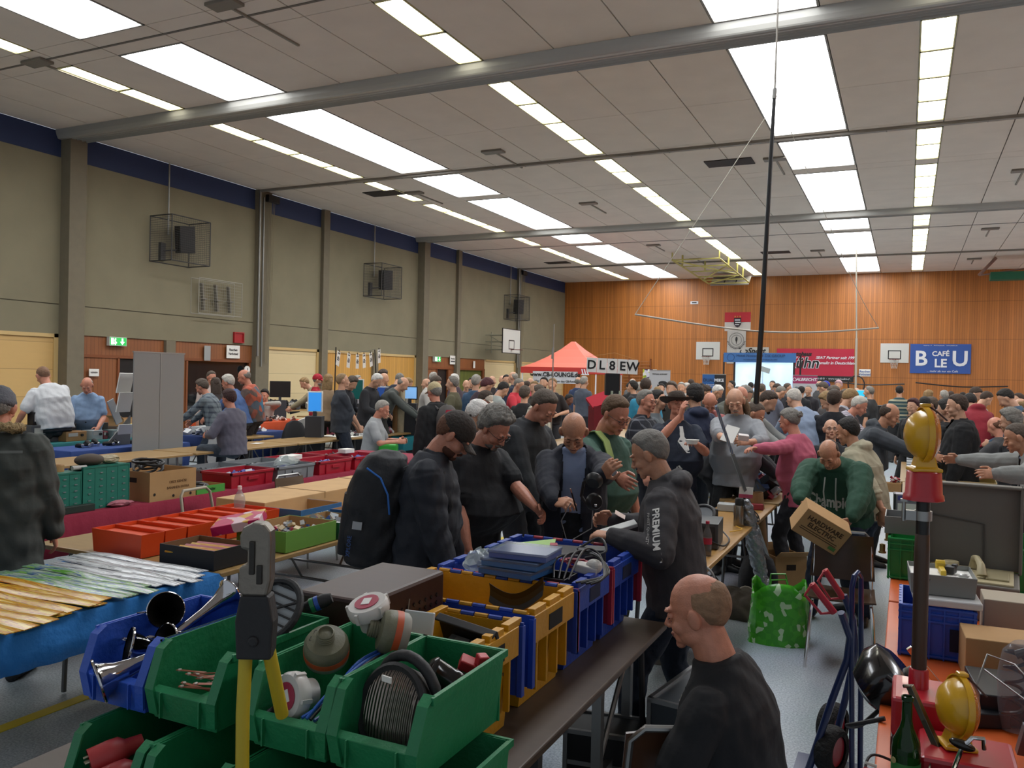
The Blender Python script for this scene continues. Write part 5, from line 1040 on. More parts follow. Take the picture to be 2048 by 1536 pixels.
# bolt crimper
bc = empty('crimping_tool', (-1.235, 1.36, .752), label='tall steel-headed crimping tool with yellow handles standing before the bins', cat='tool'); SG = mat('7d776e', .38, .85, bump=.1, bscale=60.)
bc.rotation_euler = (0, 0, .45)
hd = MB(); out = [(-.036, .0), (-.036, .05), (-.018, .055), (-.018, .085), (-.034, .088), (-.036, .115), (-.028, .133), (-.008, .143), (.018, .141), (.032, .125), (.034, .10), (.034, .02), (.026, -.012), (-.028, -.012)]
hd.loft([[Vector((x * .95, y, z_ + .665)) for x, z_ in out] for y in (-.021, .021)]); hd.build('jaw', SG, bc, bevel=.006)
MB().box((-.006, -.022, .735), (.012, .008, .07)).box((.010, -.022, .70), (.012, .008, .04)).build('ram', mat('3a3835', .4, .8), bc, bevel=.002)
MB().loft([[Vector((x, y, z_)) for x, z_ in ((-.036, .52), (.036, .52), (.04, .60), (.03, .655), (-.03, .655), (-.04, .60))] for y in (-.024, .024)]).cyl((0, -.03, .56), (0, .03, .56), .012).build('joint', RUB, bc, bevel=.005)
YH = mat('b8a324', .45)
MB().tube([(-.022, 0, .53), (-.026, 0, .40), (-.024, 0, .2), (-.018, 0, .0)], [.0145] * 4, n=12).build('handle', YH, bc, smooth=True); MB().tube([(.024, .01, .53), (.030, .05, .44), (.034, .09, .36)], [.0145] * 3, n=12).build('handle', YH, bc, smooth=True)
# chrome horns
CH = mat('c4c4c8', .10, 1.)
def horn(c, d, L_, R_, label, nut=True):
 o = empty('chrome_horn', c, label=label, cat='horn', group='chrome horns in the blue bin'); d = Vector(d).normalized()
 MB().lathe([(R_, 0), (R_ * 1.04, .002), (R_ * 1.04, .006), (R_ * .82, .014), (R_ * .52, .05), (R_ * .33, .11), (.011, L_ - .03), (.009, L_), (.0, L_)], (0, 0, 0), d, 28, cap=False).build('bell', CH, o, smooth=True)
 MB().lathe([(R_ * .98, .003), (R_ * .7, .02), (R_ * .3, .08), (.0, .10)], (0, 0, 0), d, 24, cap=False).build('throat', mat('2a2826', .3, .8), o, smooth=True)
 x, y, _ = frame_of(d); MB().tube([(x * (R_ * 1.04 + .012 + .011 * math.cos(a)) + d * .011 * math.sin(a)) for a in [2 * PI * k / 12 for k in range(12)]], .0025, n=6, closed=True).build('hook', CH, o, smooth=True)
 if nut: MB().cyl(d * L_, d * (L_ + .02), .012, n=6).cyl(d * (L_ + .02), d * (L_ + .05), .006).build('brass_fitting', mat('a07c34', .3, .9), o)
horn((-1.955, 1.545, 1.03), (.50, .83, .30), .22, .060, 'chrome horn with its dark mouth sticking out over the bin lip'); horn((-1.98, 1.66, 1.09), (.55, .80, -.25), .16, .052, 'chrome horn standing half behind the front horn'); horn((-1.965, 1.78, 1.165), (-.75, .55, -.3), .13, .052, 'grey horn mouth tipped towards the back', True); horn((-1.89, 1.71, 1.105), (.1, .95, -.25), .15, .048, 'small dull horn in the middle of the blue bin', False); horn((-1.90, 1.975, 1.185), (-.10, -.90, -.38), .26, .044, 'long slender chrome trumpet lying from the back to the front')
# red strips, bag, red plugs, speaker grille
rnd = random.Random(4); CU = mat('9a5a44', .4, .4)
for k in range(14):
 a = rnd.uniform(-.5, .5); MB().box((0, 0, 0), (.09, .010, .0015)).cyl((.036, 0, -.002), (.036, 0, .003), .0045, mi=1).build('metal_strip', [CU, mat('c0b8ac', .4)], loc=(-1.66 + rnd.uniform(-.05, .06), 1.64 + rnd.uniform(-.03, .06), 1.03 + k * .0035), rot=(rnd.uniform(-.15, .15), rnd.uniform(-.2, .2), a - 2.6), label='thin copper-red strip in the green bin, ' + ordn[k].replace('nearest', 'lowest') + ' from the bottom of the pile', cat='metal strip', group='copper-red strips in the green bin')
CLR = mat('bfc9c6', .12, alpha=.45)
def bag(c, d, label, seed=1, m=CLR, rz=0, name='plastic_bag', group=None):
 rnd = random.Random(seed); mb = MB(); nu, nv = 14, 9; rings = []
 for i in range(nv + 1):
  th = .1 + (PI - .2) * i / nv; rings.append([Vector((d[0] / 2 * math.sin(th) * math.cos(a) * rnd.uniform(.72, 1.15), d[1] / 2 * math.sin(th) * math.sin(a) * rnd.uniform(.72, 1.15), d[2] / 2 * (1 + math.cos(th)) * rnd.uniform(.85, 1.1))) for a in [2 * PI * k / nu for k in range(nu)]])
 return mb.loft(rings).build(name, m, loc=c, rot=(0, 0, rz), label=label, cat='plastic bag', group=group)
bag((-1.60, 1.74, 1.02), (.06, .05, .16), 'crumpled clear plastic bag hanging in the strip bin', 3)
RP = mat('a83436', .45)
for i, (c, l_) in enumerate((((-1.865, 1.455, .865), 'dark-mouthed red industrial plug, the upper left of the pair'), ((-1.80, 1.425, .835), 'dark-mouthed red industrial plug, the lower right of the pair'))):
 o = empty('red_plug', c, label=l_, cat='plug', group='red industrial plugs'); d = Vector((.45, .80, .2))
 MB().lathe([(.034, .0), (.036, .0), (.038, .05), (.036, .075), (.024, .09), (.02, .13), (0, .13)], (0, 0, 0), d, 24, cap=False).build('shell', RP, o, smooth=True); MB().lathe([(.0, .012), (.033, .012)], (0, 0, 0), d, 20, cap=False).build('face', mat('3a1c18', .5), o)
 x, y, _ = frame_of(d)
 for k in range(5): a = k * 1.257; p = (x * math.cos(a) + y * math.sin(a)) * .018; MB().cyl(p + d * .012, p - d * .012, .0035, n=8).build('pin', mat('b0a890', .3, .8), o)
gr = empty('speaker_grille', (-1.64, 1.86, 1.19), rot=(.85, .15, -.1), label='round black slatted speaker grille leaning behind the yellow-handled tool', cat='speaker grille'); MB().tube([(.095 * math.cos(a), .095 * math.sin(a), 0) for a in [2 * PI * k / 32 for k in range(32)]], .011, closed=True).build('ring', RUB, gr, smooth=True)
g_ = MB()
for k in range(-3, 4): y = k * .026; w_ = math.sqrt(.093 ** 2 - y * y); g_.box((0, y, 0), (2 * w_, .005, .006))
for a in (.6, 2.2): g_.box((0, 0, .004), (.18, .006, .005), (0, 0, a))
g_.build('slats', RUB, gr); MB().lathe([(0, -.01), (.09, -.008)], n=24, cap=False).build('cone', mat('a8adb0', .5), gr)
o = empty('black_plug', (-1.57, 1.93, 1.19), rot=(0, 1.2, .6), label='black cable plug with a green and blue ring behind the grille', cat='plug'); MB().lathe([(0, 0), (.016, 0), (.02, .02), (.02, .06), (.014, .08), (0, .08)]).build('shell', RUB, o, smooth=True); MB().lathe([(.0205, .03), (.0215, .03), (.0215, .042), (.0205, .042)]).build('blue_ring', mat('2450a8', .4), o); MB().lathe([(.0205, .016), (.0215, .016), (.0215, .028), (.0205, .028)]).build('green_ring', mat('1f7a4c', .4), o)
# old brown loudspeaker cabinet, dark chest behind
BW = wood('33190f', .45, 4., .3); cb = empty('wooden_cabinet', (-1.575, 2.285, .752), label='glossy dark brown wooden cabinet with a fretted front', cat='cabinet')
MB().bb((-.132, -.235, 0), (.132, .235, .445)).build('body', BW, cb, bevel=.012); f_ = MB()
for i in range(13):
 for j in range(11): f_.box((.134, -.18 + j * .036, .06 + i * .026), (.004, .010, .010), (.78, 0, 0))
f_.build('fretwork', mat('1c1210', .5), cb)
MB().tube([(.138, .0, .40), (.139, -.03, .28), (.139, -.01, .12)], .002).build('thread', mat('8a8070', .7), cb)
o = carton((-2.32, 3.15, .0), (.4, .5, .50), mat('2c201a', .6), 'dark brown open crate standing behind the wooden cabinet', inner=mat('1e1612', .7), name='crate', cat='crate', holes=False)
# yellow and blue attached-lid crates
YC = mat('c08a12', .42, bump=.1, bscale=50., var=.12, vscale=8.); BC_ = mat('1c3f9c', .4, bump=.1, bscale=50., var=.1, vscale=8.); RC = mat('a0263a', .45)
def alc(y0, m, lidm, label, x0=-1.72, x1=-1.13, d=.385, h=.33):
 o = empty('crate', ((x0 + x1) / 2, y0 + d / 2, .752), label=label, cat='crate', group='attached-lid crates'); X_, Y_ = (x1 - x0) / 2, d / 2
 MB().tray((0, 0, 0), (x1 - x0, d, h), .008, taper=.86).build('body', m, o)
 r = MB()
 for s in (-1, 1):
  r.bb((min(s * X_, s * (X_ + .022)), -Y_, h - .10), (max(s * X_, s * (X_ + .022)), Y_ * .94, h - .006))
  for k in range(3): r.bb((s * (X_ + .002) - .014, -Y_ + .02 + k * .13, h - .01), (s * (X_ + .002) + .014, -Y_ + .12 + k * .13, h + .014))
  for k in (-.7, -.25, .25, .7): r.bb((min(s * X_ * .93, s * (X_ + .012)), Y_ * k - .006, .06), (max(s * X_ * .93, s * (X_ + .012)), Y_ * k + .006, h - .1))
 r.build('rim', m, o, bevel=.002)
 h_ = MB()
 for s in (-1, 1): h_.bb((s * (X_ + .0215) - .003, -.06, h - .085), (s * (X_ + .0215) + .003, .06, h - .03))
 h_.build('grip', mat('120f0c', .8) if m is YC else mat('0c1838', .8), o)
 for s in (-1, 1):
  q = MB()
  nk = round((x1 - x0) / .0545)
  for k in range(nk): q.cyl((-X_ + .02 + k * .052, s * (Y_ + .004), h + .004), (-X_ + .068 + k * .052, s * (Y_ + .004), h + .004), .009, n=8, mi=k % 2)
  q.build('hinge', [m, lidm], o)
  MB().bb((-X_ + .03, s * (Y_ + .010) - .003, .09), (X_ + .028, s * (Y_ + .010) + .003, h)).bb((X_ + .012, s * (Y_ + .010) - .011, .09), (X_ + .03, s * (Y_ + .010) + .011, h - .01)).build('lid', lidm, o)
 return o
alc(2.075, YC, mat('1c3f9c', .45), 'nearest yellow crate with black metal parts inside', x0=-1.40, d=.36); alc(2.54, YC, mat('1c3f9c', .45), 'empty yellow crate with a bent black strip, second from the camera')
alc(2.95, BC_, RC, 'blue crate with three flat blue boxes on top'); alc(3.37, BC_, RC, 'farthest blue crate with grey gadgets, under the hands')
MB().box((0, 0, 0), (.10, .012, .17), (-.25, 0, .1)).build('white_sheet', mat('c4c8cc', .4), loc=(-1.33, 2.16, 1.07), label='white square plastic sheet leaning in the nearest yellow crate', cat='plastic sheet', bevel=.003)
o = empty('bracket', (-1.22, 2.30, 1.06), rot=(.5, .1, -.1), label='black metal bracket lying in the nearest yellow crate', cat='bracket'); MB().box((0, 0, 0), (.22, .016, .11)).box((0, -.01, .055), (.22, .03, .008)).box((0, -.01, -.055), (.22, .03, .008)).build('plate', mat('161618', .4), o, bevel=.003); MB().box((0, -.03, -.01), (.12, .03, .03)).box((0, -.045, .01), (.05, .03, .03)).build('clamp', mat('7a7a78', .35, .7), o, bevel=.003)
coil((-1.20, 2.20, 1.0), .05, .012, 2.5, RUB, 'thick black hose coil in the nearest yellow crate', tilt=(.9, .2, 0), cat='hose', name='hose_coil'); heap((-1.25, 2.26, .90), (.25, .28, .09), None, 'small_parts', 'loose small metal parts in the nearest yellow crate', 60, seed=5, mats=[mat('8a8a84', .4, .5), mat('2c2c2e', .5), mat('4c6a50', .6)], sz=.035, cat='small parts')
MB().sheet(lambda u, v: ((u - .5) * .22, .01 * math.sin(v * 3), -.05 * math.sin(u * PI) + .04 + .07 * v + .05 * u), 12, 3, .003).build('bent_strip', mat('1a1612', .4), loc=(-1.30, 2.80, .985), label='bent black sheet strip inside the empty yellow crate', cat='strip')
# beside them: white lattice basket
o = empty('lattice_panel', (-1.86, 3.27, .86), rot=(0, .75, .25), label='white perforated plastic grid leaning beside the yellow crate', cat='grid'); g_ = MB()
for i in range(9): g_.box((0, -.10 + i * .025, 0), (.24, .006, .006))
for i in range(9): g_.box((-.12 + i * .03, 0, 0), (.006, .21, .006))
g_.box((0, .11, 0), (.26, .012, .012)).box((0, -.11, 0), (.26, .012, .012)).box((.13, 0, 0), (.012, .23, .012)).box((-.13, 0, 0), (.012, .23, .012)).build('grid', mat('c6c4bc', .5), o)
carton((-1.88, 3.30, .752), (.22, .34, .20), mat('a08a60', .7), 'tan cardboard box below the white grid', inner=CARD, holes=False)
cable([(-1.72, 3.0, 1.09), (-1.66, 2.80, 1.05), (-1.70, 2.62, .97), (-1.66, 2.52, 1.0)], .0022, mat('c07a50', .4), 'thin copper wire hanging over the yellow crate')
# three flat boxes on the first blue crate
for k, (x, y, z_, rz, c, l_) in enumerate(((-1.385, 2.99, 1.100, -.10, '2f5f9a', 'lowest flat blue box lying across the blue crate'), (-1.38, 3.0, 1.132, -.02, '35659c', 'middle flat blue box lying across the blue crate'), (-1.36, 3.02, 1.164, .06, '4a5f9c', 'topmost flat blue box with a clear edge on the blue crate'))):
 o = empty('flat_box', (x, y, z_), rz, l_, 'box', 'flat blue boxes'); MB().bb((-.12, -.095, 0), (.12, .095, .022)).build('tray', mat(c, .35), o, bevel=.003); MB().bb((-.123, -.098, .020), (.123, .098, .031)).build('lid', mat('5a6a86', .2, alpha=.6), o, bevel=.002)
bag((-1.60, 3.10, 1.03), (.16, .14, .12), 'clear crumpled bag at the left of the flat blue boxes', 7)
o = carton((-1.23, 3.04, 1.0), (.12, .14, .10), mat('121214', .4), 'black hinged plastic case beside the flat blue boxes', inner=BLACK, holes=False, name='plastic_case', cat='case')
for k in range(4): cable([(-1.22 + .02 * k, 2.98, 1.10), (-1.26 + .03 * k, 3.12 + .02 * k, 1.15 + .01 * k), (-1.14 + .01 * k, 3.2, 1.16), (-1.03, 3.08 - .02 * k, 1.12), (-1.12 + .02 * k, 2.96, 1.10)], .0045, mat('18181b', .4), ordn[k].replace('nearest', 'leftmost') + ' loop from the left of the black cables over the blue crate', group='cables on the blue crate')
MB().box((0, 0, 0), (.09, .06, .035), (.1, .2, .3)).ell((.03, .01, .01), (.035, .03, .03)).build('white_plug', WP, loc=(-1.16, 3.18, 1.105), label='white plastic mains adapter among the black cables', cat='adapter', bevel=.006)
coil((-1.22, 3.22, 1.10), .035, .004, 5, mat('8a2a38', .5), 'red and white twisted cord among the black cables', h=.03)
# gadgets in the second blue crate
def box_(c, d, m, label, rz=0, rot=None, cat='box', name='box', bevel=.004, group=None, parent=None): return MB().bb((-d[0] / 2, -d[1] / 2, 0), (d[0] / 2, d[1] / 2, d[2])).build(name, m, parent, loc=c, rot=rot or (0, 0, rz), label=label, cat=cat, bevel=bevel, group=group)
box_((-1.40, 3.50, 1.00), (.30, .20, .10), mat('4a4c4e', .3), 'smoked clear plastic case of adapters in the far blue crate', .15, cat='case', name='plastic_case'); box_((-1.24, 3.47, 1.04), (.12, .10, .09), mat('38393b', .5), 'dark grey power adapter in the far blue crate', .3, cat='adapter', name='adapter'); box_((-1.42, 3.46, 1.10), (.035, .05, .03), mat('a02840', .4), 'small pink plastic part on the clear case', .4, cat='plastic part', name='plastic_part')
MB().sheet(lambda u, v: ((u - .5) * .28, (v - .5) * .22, .0), 2, 2, .006).build('circuit_frame', mat('9ac070', .5), loc=(-1.56, 3.44, 1.095), rot=(.1, -.15, .3), label='pale green flat frame in the far blue crate', cat='frame')
cable([(-1.30, 3.44, 1.12), (-1.22, 3.50, 1.17), (-1.16, 3.42, 1.13), (-1.24, 3.38, 1.10)], .006, mat('1a1a1c', .4), 'black cable loop in the far blue crate')
# on the floor below and beside the crates
def flightcase(c, d, label, rz=0, m=None):
 o = empty('flight_case', c, rz, label, 'flight case', 'black and aluminium flight cases'); hx, hy = d[0] / 2, d[1] / 2
 MB().bb((-hx, -hy, 0), (hx, hy, d[2])).build('panels', m or mat('1c1c1e', .5), o)
 e_ = MB(); t = .012
 for z_ in (0, d[2]):
  for s in (-1, 1): e_.box((0, s * hy, z_), (d[0] + t, t * 1.6, t * 1.6)).box((s * hx, 0, z_), (t * 1.6, d[1] + t, t * 1.6))
 for sx in (-1, 1):
  for sy in (-1, 1): e_.box((sx * hx, sy * hy, d[2] / 2), (t * 1.6, t * 1.6, d[2]))
 e_.box((0, -hy, d[2] * .6), (d[0], .006, .02)); e_.build('aluminium_edges', mat('a0a0a0', .3, .85), o)
 MB().tube([(-.06, -hy - .012, d[2] * .45), (-.055, -hy - .03, d[2] * .42), (.055, -hy - .03, d[2] * .42), (.06, -hy - .012, d[2] * .45)], .008).build('handle', RUB, o, smooth=True)
flightcase((-1.12, 3.52, 0), (.42, .22, .34), 'black flight case with aluminium edges under the table', .15); flightcase((-.80, 3.78, 0), (.25, .62, .50), 'tall silver-edged flight case beside the legs of the grey hooded sweater', -.15, mat('3a4046', .4)); flightcase((-1.52, 3.0, 0), (.3, .3, .30), 'dark case with white tape stripes under the yellow crates', .0)
for x, y, l_ in ((-1.14, 2.45, 'black steel trestle frame under the yellow crates'), (-1.12, 3.45, 'grey steel trestle frame under the blue crates')):
 o = empty('trestle', (x, y, 0), label=l_, cat='trestle'); mm = mat('2a2b2d', .4) if y < 3 else STEEL
 for s in (-1, 1): MB().bb((-.02, s * .2 - .02, 0), (.02, s * .2 + .02, .715)).build('leg', mm, o)
 MB().bb((-.015, -.2, .2), (.015, .2, .24)).build('crossbar', mm, o); MB().tube([(0, -.2, .25), (0, .2, .65)], .012).build('brace', mm, o)
cable([(-1.35, 3.3, .01), (-1.2, 3.45, .008), (-1.3, 3.7, .008), (-1.55, 3.6, .008), (-1.5, 3.3, .008), (-1.28, 3.2, .008)], .006, mat('101012', .5), 'black cable lying in loops on the floor under the crates')
# stool boards at the lower edge
box_((-.98, 2.62, .40), (.34, .34, .03), wood('a88648', .35), 'light plywood stool seat at the lower edge beside the seated person', .7, cat='stool', name='stool', bevel=.01)
for s_, t_ in ((-.1, -.1), (.1, -.1), (.1, .1), (-.1, .1)): pass
o = carton((-1.02, 2.22, .18), (.34, .30, .22), mat('6a7a2a', .6), 'green-edged tray of foil at the lower picture edge', .3, inner=mat('a09a90', .3, .3), holes=False, name='tray', cat='tray')
box_((-1.02, 2.22, 0), (.3, .28, .178), mat('241d18', .6), 'dark box carrying the green-edged tray', .3)
box_((-.98, 2.62, 0), (.22, .22, .398), mat('3a3a3c', .5), 'dark block under the light plywood seat', .7)
chs = chair((-.67, 2.70, 0), 3.6, 'chair under the seated person in the black T-shirt')
# ================================================================= right foreground: the orange-topped table
ORT = mat('c85a22', .4, var=.06)
table(-.06, .74, 2.35, 4.75, 'nearest right-hand table with an orange top', top=ORT); table(-.06, .74, 4.78, 6.55, 'second right-hand table with an orange top behind the blue crate', top=ORT)
YEL_ = mat('d6a21c', .3, coat=.4); AMB = mat('c8741a', .15, coat=.3, bump=.3, bscale=140.); REDP = mat('b01c2a', .32, coat=.3)
def warnlamp(c, rz, label, tilt=0., s=1., bracket=True):
 o = empty('warning_lamp', c, label=label, cat='warning lamp', group='yellow construction warning lamps'); o.rotation_euler = (0, tilt, rz); o.scale = (s, s, s)
 MB().lathe([(.0, .062), (.03, .060), (.058, .048), (.076, .028), (.084, .008), (.090, .006), (.090, .0)], (0, 0, .11), (-1, 0, 0), 36, cap=False).build('dome', YEL_, o, smooth=True)
 MB().lathe([(.090, -.004), (.094, -.004), (.094, .014), (.090, .014)], (0, 0, .11), (-1, 0, 0), 36, cap=False).lathe([(.090, .0), (.0, .0)], (0, 0, .11), (-1, 0, 0), 30, cap=False).build('housing', YEL_, o, smooth=True)
 MB().lathe([(.088, 0), (.086, .012), (.070, .026), (.04, .034), (.0, .036)], (.002, 0, .11), (1, 0, 0), 36, cap=False).build('lens', AMB, o, smooth=True)
 MB().loft([[Vector((x * k, y * k, z_)) for x, y in ((-.035, -.03), (.035, -.03), (.035, .03), (-.035, .03))] for z_, k in ((-.012, 1.35), (.0, 1.35), (.002, 1.), (.035, .8), (.05, .7))]).build('foot', YEL_, o, bevel=.004)
 MB().box((-.002, 0, .208), (.03, .028, .012)).build('top_lug', YEL_, o, bevel=.004)
 MB().tube([(.01, -.0, .205), (.03, -.03, .185), (.055, -.04, .16)], .003).build('wire_catch', mat('3a1c14', .4), o, smooth=True); return o
# lamp on its pole
warnlamp((.055, 2.905, 1.622), .28, 'yellow warning lamp on the tall pole, level with the heads', s=.94)
o = empty('lamp_stand', (.055, 2.905, .752), label='brown pole with a red cup and red battery foot carrying the warning lamp', cat='lamp stand')
MB().lathe([(.0, .862), (.046, .860), (.050, .855), (.054, .79), (.058, .785), (.060, .770), (.054, .768), (.05, .775)], n=32).build('cup', REDP, o, smooth=True)
MB().cyl((0, 0, .66), (0, 0, .775), .020, n=20).build('neck', mat('121212', .4), o, smooth=True); MB().lathe([(.024, .705), (.026, .705), (.026, .735), (.024, .735)]).box((-.034, -.01, .72), (.03, .02, .03)).cyl((-.055, -.01, .70), (-.055, -.01, .76), .006).box((-.055, -.01, .765), (.02, .02, .008)).build('clamp', STEEL, o, smooth=True)
MB().lathe([(.022, .20), (.0225, .60), (.021, .66), (.018, .665), (.0, .665)], n=24).build('pole', mat('4a3a30', .4, .3), o, smooth=True)
MB().lathe([(.030, .17), (.028, .235), (.024, .24)], n=24).build('socket', REDP, o, smooth=True)
MB().bb((-.075, -.13, .06), (.10, .10, .18)).build('foot_box', REDP, o, bevel=.012); MB().bb((-.075, -.13, 0), (.10, .10, .06)).build('foot_base', mat('3c1214', .5), o, bevel=.004)
# second lamp with its red battery box, third red box with the yellow-green lamp
warnlamp((.150, 2.64, .880), .35, 'yellow warning lamp standing low on the red battery box', tilt=.06, s=.93)
MB().bb((-.10, -.10, 0), (.14, .12, .115)).build('battery_box', REDP, loc=(.155, 2.63, .752), label='red battery box under the low yellow warning lamp', cat='battery box', bevel=.012)
MB().bb((-.09, -.09, 0), (.12, .13, .11)).build('battery_box', REDP, loc=(.42, 2.66, .752), label='red battery box under the yellow-green beacon at the right edge', cat='battery box', bevel=.012)
def beacon(c, r_, h, m, base, label, inner=None):
 o = empty('beacon', c, label=label, cat='beacon light'); pr = [(r_ * .85, .0), (r_, .004), (r_, h * .28), (r_ * .9, h * .33), (r_ * .9, h * .82), (r_ * .8, h * .95), (r_ * .5, h), (.0, h)]
 MB().lathe(pr, n=32, cap=False).build('dome', m, o, smooth=True); MB().lathe([(r_ * 1.04, -.03), (r_ * 1.04, .0), (.0, .002)], n=28).build('base', base, o, smooth=True)
 MB().cyl((0, 0, 0), (0, 0, h * .7), r_ * .3).build('reflector', mat('c0a890', .2, .9), o, smooth=True); return o
beacon((.455, 2.70, .895), .052, .155, mat('a8a020', .15, coat=.5, trans=.25, bump=.4, bscale=120.), mat('2a2418', .4), 'yellow-green ribbed beacon light at the right picture edge')
beacon((.60, 3.62, .98), .082, .155, mat('c83c10', .12, coat=.6, trans=.3), mat('7a2410', .4), 'big orange-red rotating beacon at the right picture edge')
box_((.60, 3.62, .752), (.22, .2, .195), mat('1c1c20', .5), 'black box carrying the orange-red beacon')
# green bottle
bo = empty('glass_bottle', (.022, 2.52, .752), label='green glass bottle standing at the left edge of the orange table', cat='bottle'); GG = mat('1c4a1c', .08, trans=.6, coat=.3)
MB().lathe([(0, 0), (.032, 0), (.036, .006), (.037, .13), (.034, .155), (.018, .19), (.0135, .21), (.013, .262), (.0155, .265), (.0155, .275), (.012, .277), (.010, .27), (.0, .05)], n=28, cap=False).build('glass', GG, bo, smooth=True)
MB().lathe([(.0372, .05), (.0378, .05), (.0378, .10), (.0372, .10)], n=28).build('label', mat('2f7a3a', .5), bo, smooth=True); MB().cyl((-.030, -.026, .105), (-.032, -.028, .105), .008, n=16).build('seal', mat('a8a070', .4), bo)
# metal bar and tray of scissors
MB().tube([at_d(1806, 1372, 2.42), at_d(1820, 1372, 2.42), at_d(1850, 1440, 2.38), at_d(1898, 1545, 2.30)], [.006, .013, .013, .014], n=4).build('metal_bar', mat('6e675a', .3, .9), label='scratched flat steel bar leaning diagonally in front of the red boxes', cat='metal bar', bevel=.002)
o = empty('tool_tray', (.22, 2.42, .752), -.1, 'shiny steel tray of scissors and pliers at the lower right edge', 'tray'); MB().tray((0, 0, 0), (.30, .22, .10), .004).build('tray', mat('55524c', .2, .9), o)
for k in range(5):
 x = -.10 + k * .05; s_ = empty('scissors', (.22 + x, 2.40 + .02 * (k % 2), .80), rot=(.5, .2 * (k - 2), .3 * k), label=ordn[k].replace('nearest', 'leftmost') + ' pair of scissors from the left in the shiny tray', cat='scissors', group='scissors in the shiny tray')
 for sg in (-1, 1):
  MB().tube([(sg * .016 + .014 * math.cos(a), 0, .07 + .018 * math.sin(a)) for a in [2 * PI * q / 14 for q in range(14)]], .0028, n=6, closed=True).build('finger_loop', CHROME, s_, smooth=True); MB().box((sg * .004, 0, .01), (.008, .003, .09), (0, sg * .08, 0)).build('blade', CHROME, s_)
MB().tube([(.0, 0, .0), (.01, 0, .09), (.03, 0, .12), (.06, 0, .12), (.07, 0, .09)], .006, n=8).build('chrome_hook', CHROME, smooth=True, loc=(.13, 2.50, .84), rot=(.2, .1, .5), label='polished chrome hook in front of the low warning lamp', cat='hook')
MB().ell((0, 0, 0), (.034, .016, .013)).build('oval_knob', mat('1a1712', .2), smooth=True, loc=(.155, 2.50, .93), rot=(0, .3, .2), label='shiny black oval knob in front of the low warning lamp', cat='knob')
cable([(.01, 2.62, .77), (-.05, 2.56, .79), (-.10, 2.50, .77), (-.12, 2.46, .70), (-.11, 2.44, .60)], .005, mat('b8b4a8', .5), 'pale grey cable hanging over the left edge of the orange table'); cable([(.0, 2.70, .765), (-.07, 2.68, .78), (-.085, 2.62, .72), (-.075, 2.6, .55)], .004, mat('1a1a1c', .5), 'thin black cable hanging beside the pale one')
o = empty('audio_plug', (-.055, 2.58, .785), rot=(0, -1.3, .3), label='red and white audio plug pair on the orange table edge', cat='plug'); MB().cyl((-.008, 0, 0), (-.008, 0, .03), .005, .004).build('red_plug_body', mat('a02838', .4), o); MB().cyl((.008, 0, 0), (.008, 0, .03), .005, .004).build('white_plug_body', WP, o)
# black helmet bag with its cable at the left edge
o = empty('grass_trimmer_hood', (-.035, 3.32, .80), rot=(.3, .75, .5), label='glossy black moulded plastic hood overhanging the left table edge', cat='hood'); MB().loft([sect(V((0, y, z_)), Matrix.Identity(3), rx, ry, 24, 2.6) for y, z_, rx, ry in ((0, -.10, .04, .05), (0, -.08, .085, .10), (.01, 0, .11, .14), (.01, .05, .10, .13), (.01, .07, .06, .09))]).build('shell', mat('121214', .18, coat=.4), o, smooth=True)
MB().tube([(-.09, -.11, .03), (-.03, -.15, .05), (.06, -.13, .05), (.10, -.04, .05)], .009).build('edge_bead', mat('1e1e20', .3), o, smooth=True); MB().cyl((.03, .0, .07), (.03, .0, .13), .03, .018).build('spout', mat('4a463e', .4), o, smooth=True)
cable([(-.06, 3.30, .70), (-.12, 3.22, .66), (-.16, 3.14, .68), (-.13, 3.06, .72), (-.04, 3.04, .765)], .008, RUB, 'thick black cable loop hanging out under the black hood')
MB().box((0, 0, 0), (.02, .012, .22)).build('chrome_strip', CHROME, loc=(.09, 3.18, .90), rot=(.2, -.7, .2), label='bright chrome strip behind the red battery foot', cat='metal strip', bevel=.002)
# blue crate with the things on it
def ribcrate(c, d, m, label, rz=0, cols=5, name='folding_crate', slots=True, group=None):
 o = empty(name, c, rz, label, 'crate', group); X_, Y_ = d[0] / 2, d[1] / 2
 MB().tray((0, 0, 0), d, .006, taper=.97).build('body', m, o)
 f = MB()
 for s in (-1, 1):
  for z_ in (.012, d[2] * .72, d[2] * .86, d[2] - .006): f.box((0, s * (Y_ + .003), z_), (d[0] + .02, .012, .008)).box((s * (X_ + .003), 0, z_), (.012, d[1] + .02, .008))
  for k in range(cols + 1):
   x = -X_ + k * d[0] / cols; f.box((x, s * (Y_ + .003), d[2] / 2), (.006, .011, d[2]))
  for k in range(cols + 3): y = -Y_ + k * d[1] / (cols + 2); f.box((s * (X_ + .003), y, d[2] / 2), (.011, .006, d[2]))
 f.build('ribs', m, o); MB().bb((X_ * .35, -Y_ - .010, d[2] * .2), (X_ * .6, -Y_ - .006, d[2] * .62)).build('slot', mat('0c1230', .8), o) if slots else None
 return o
BL2 = mat('2450b4', .4)
ribcrate((.135, 4.02, .752), (.27, .36, .215), BL2, 'bright blue ribbed plastic crate on the orange table')
box_((.165, 3.98, .972), (.25, .30, .030), mat('c6c8c8', .4), 'white flat lid lying on the blue crate', .06, bevel=.006, cat='lid', name='lid')
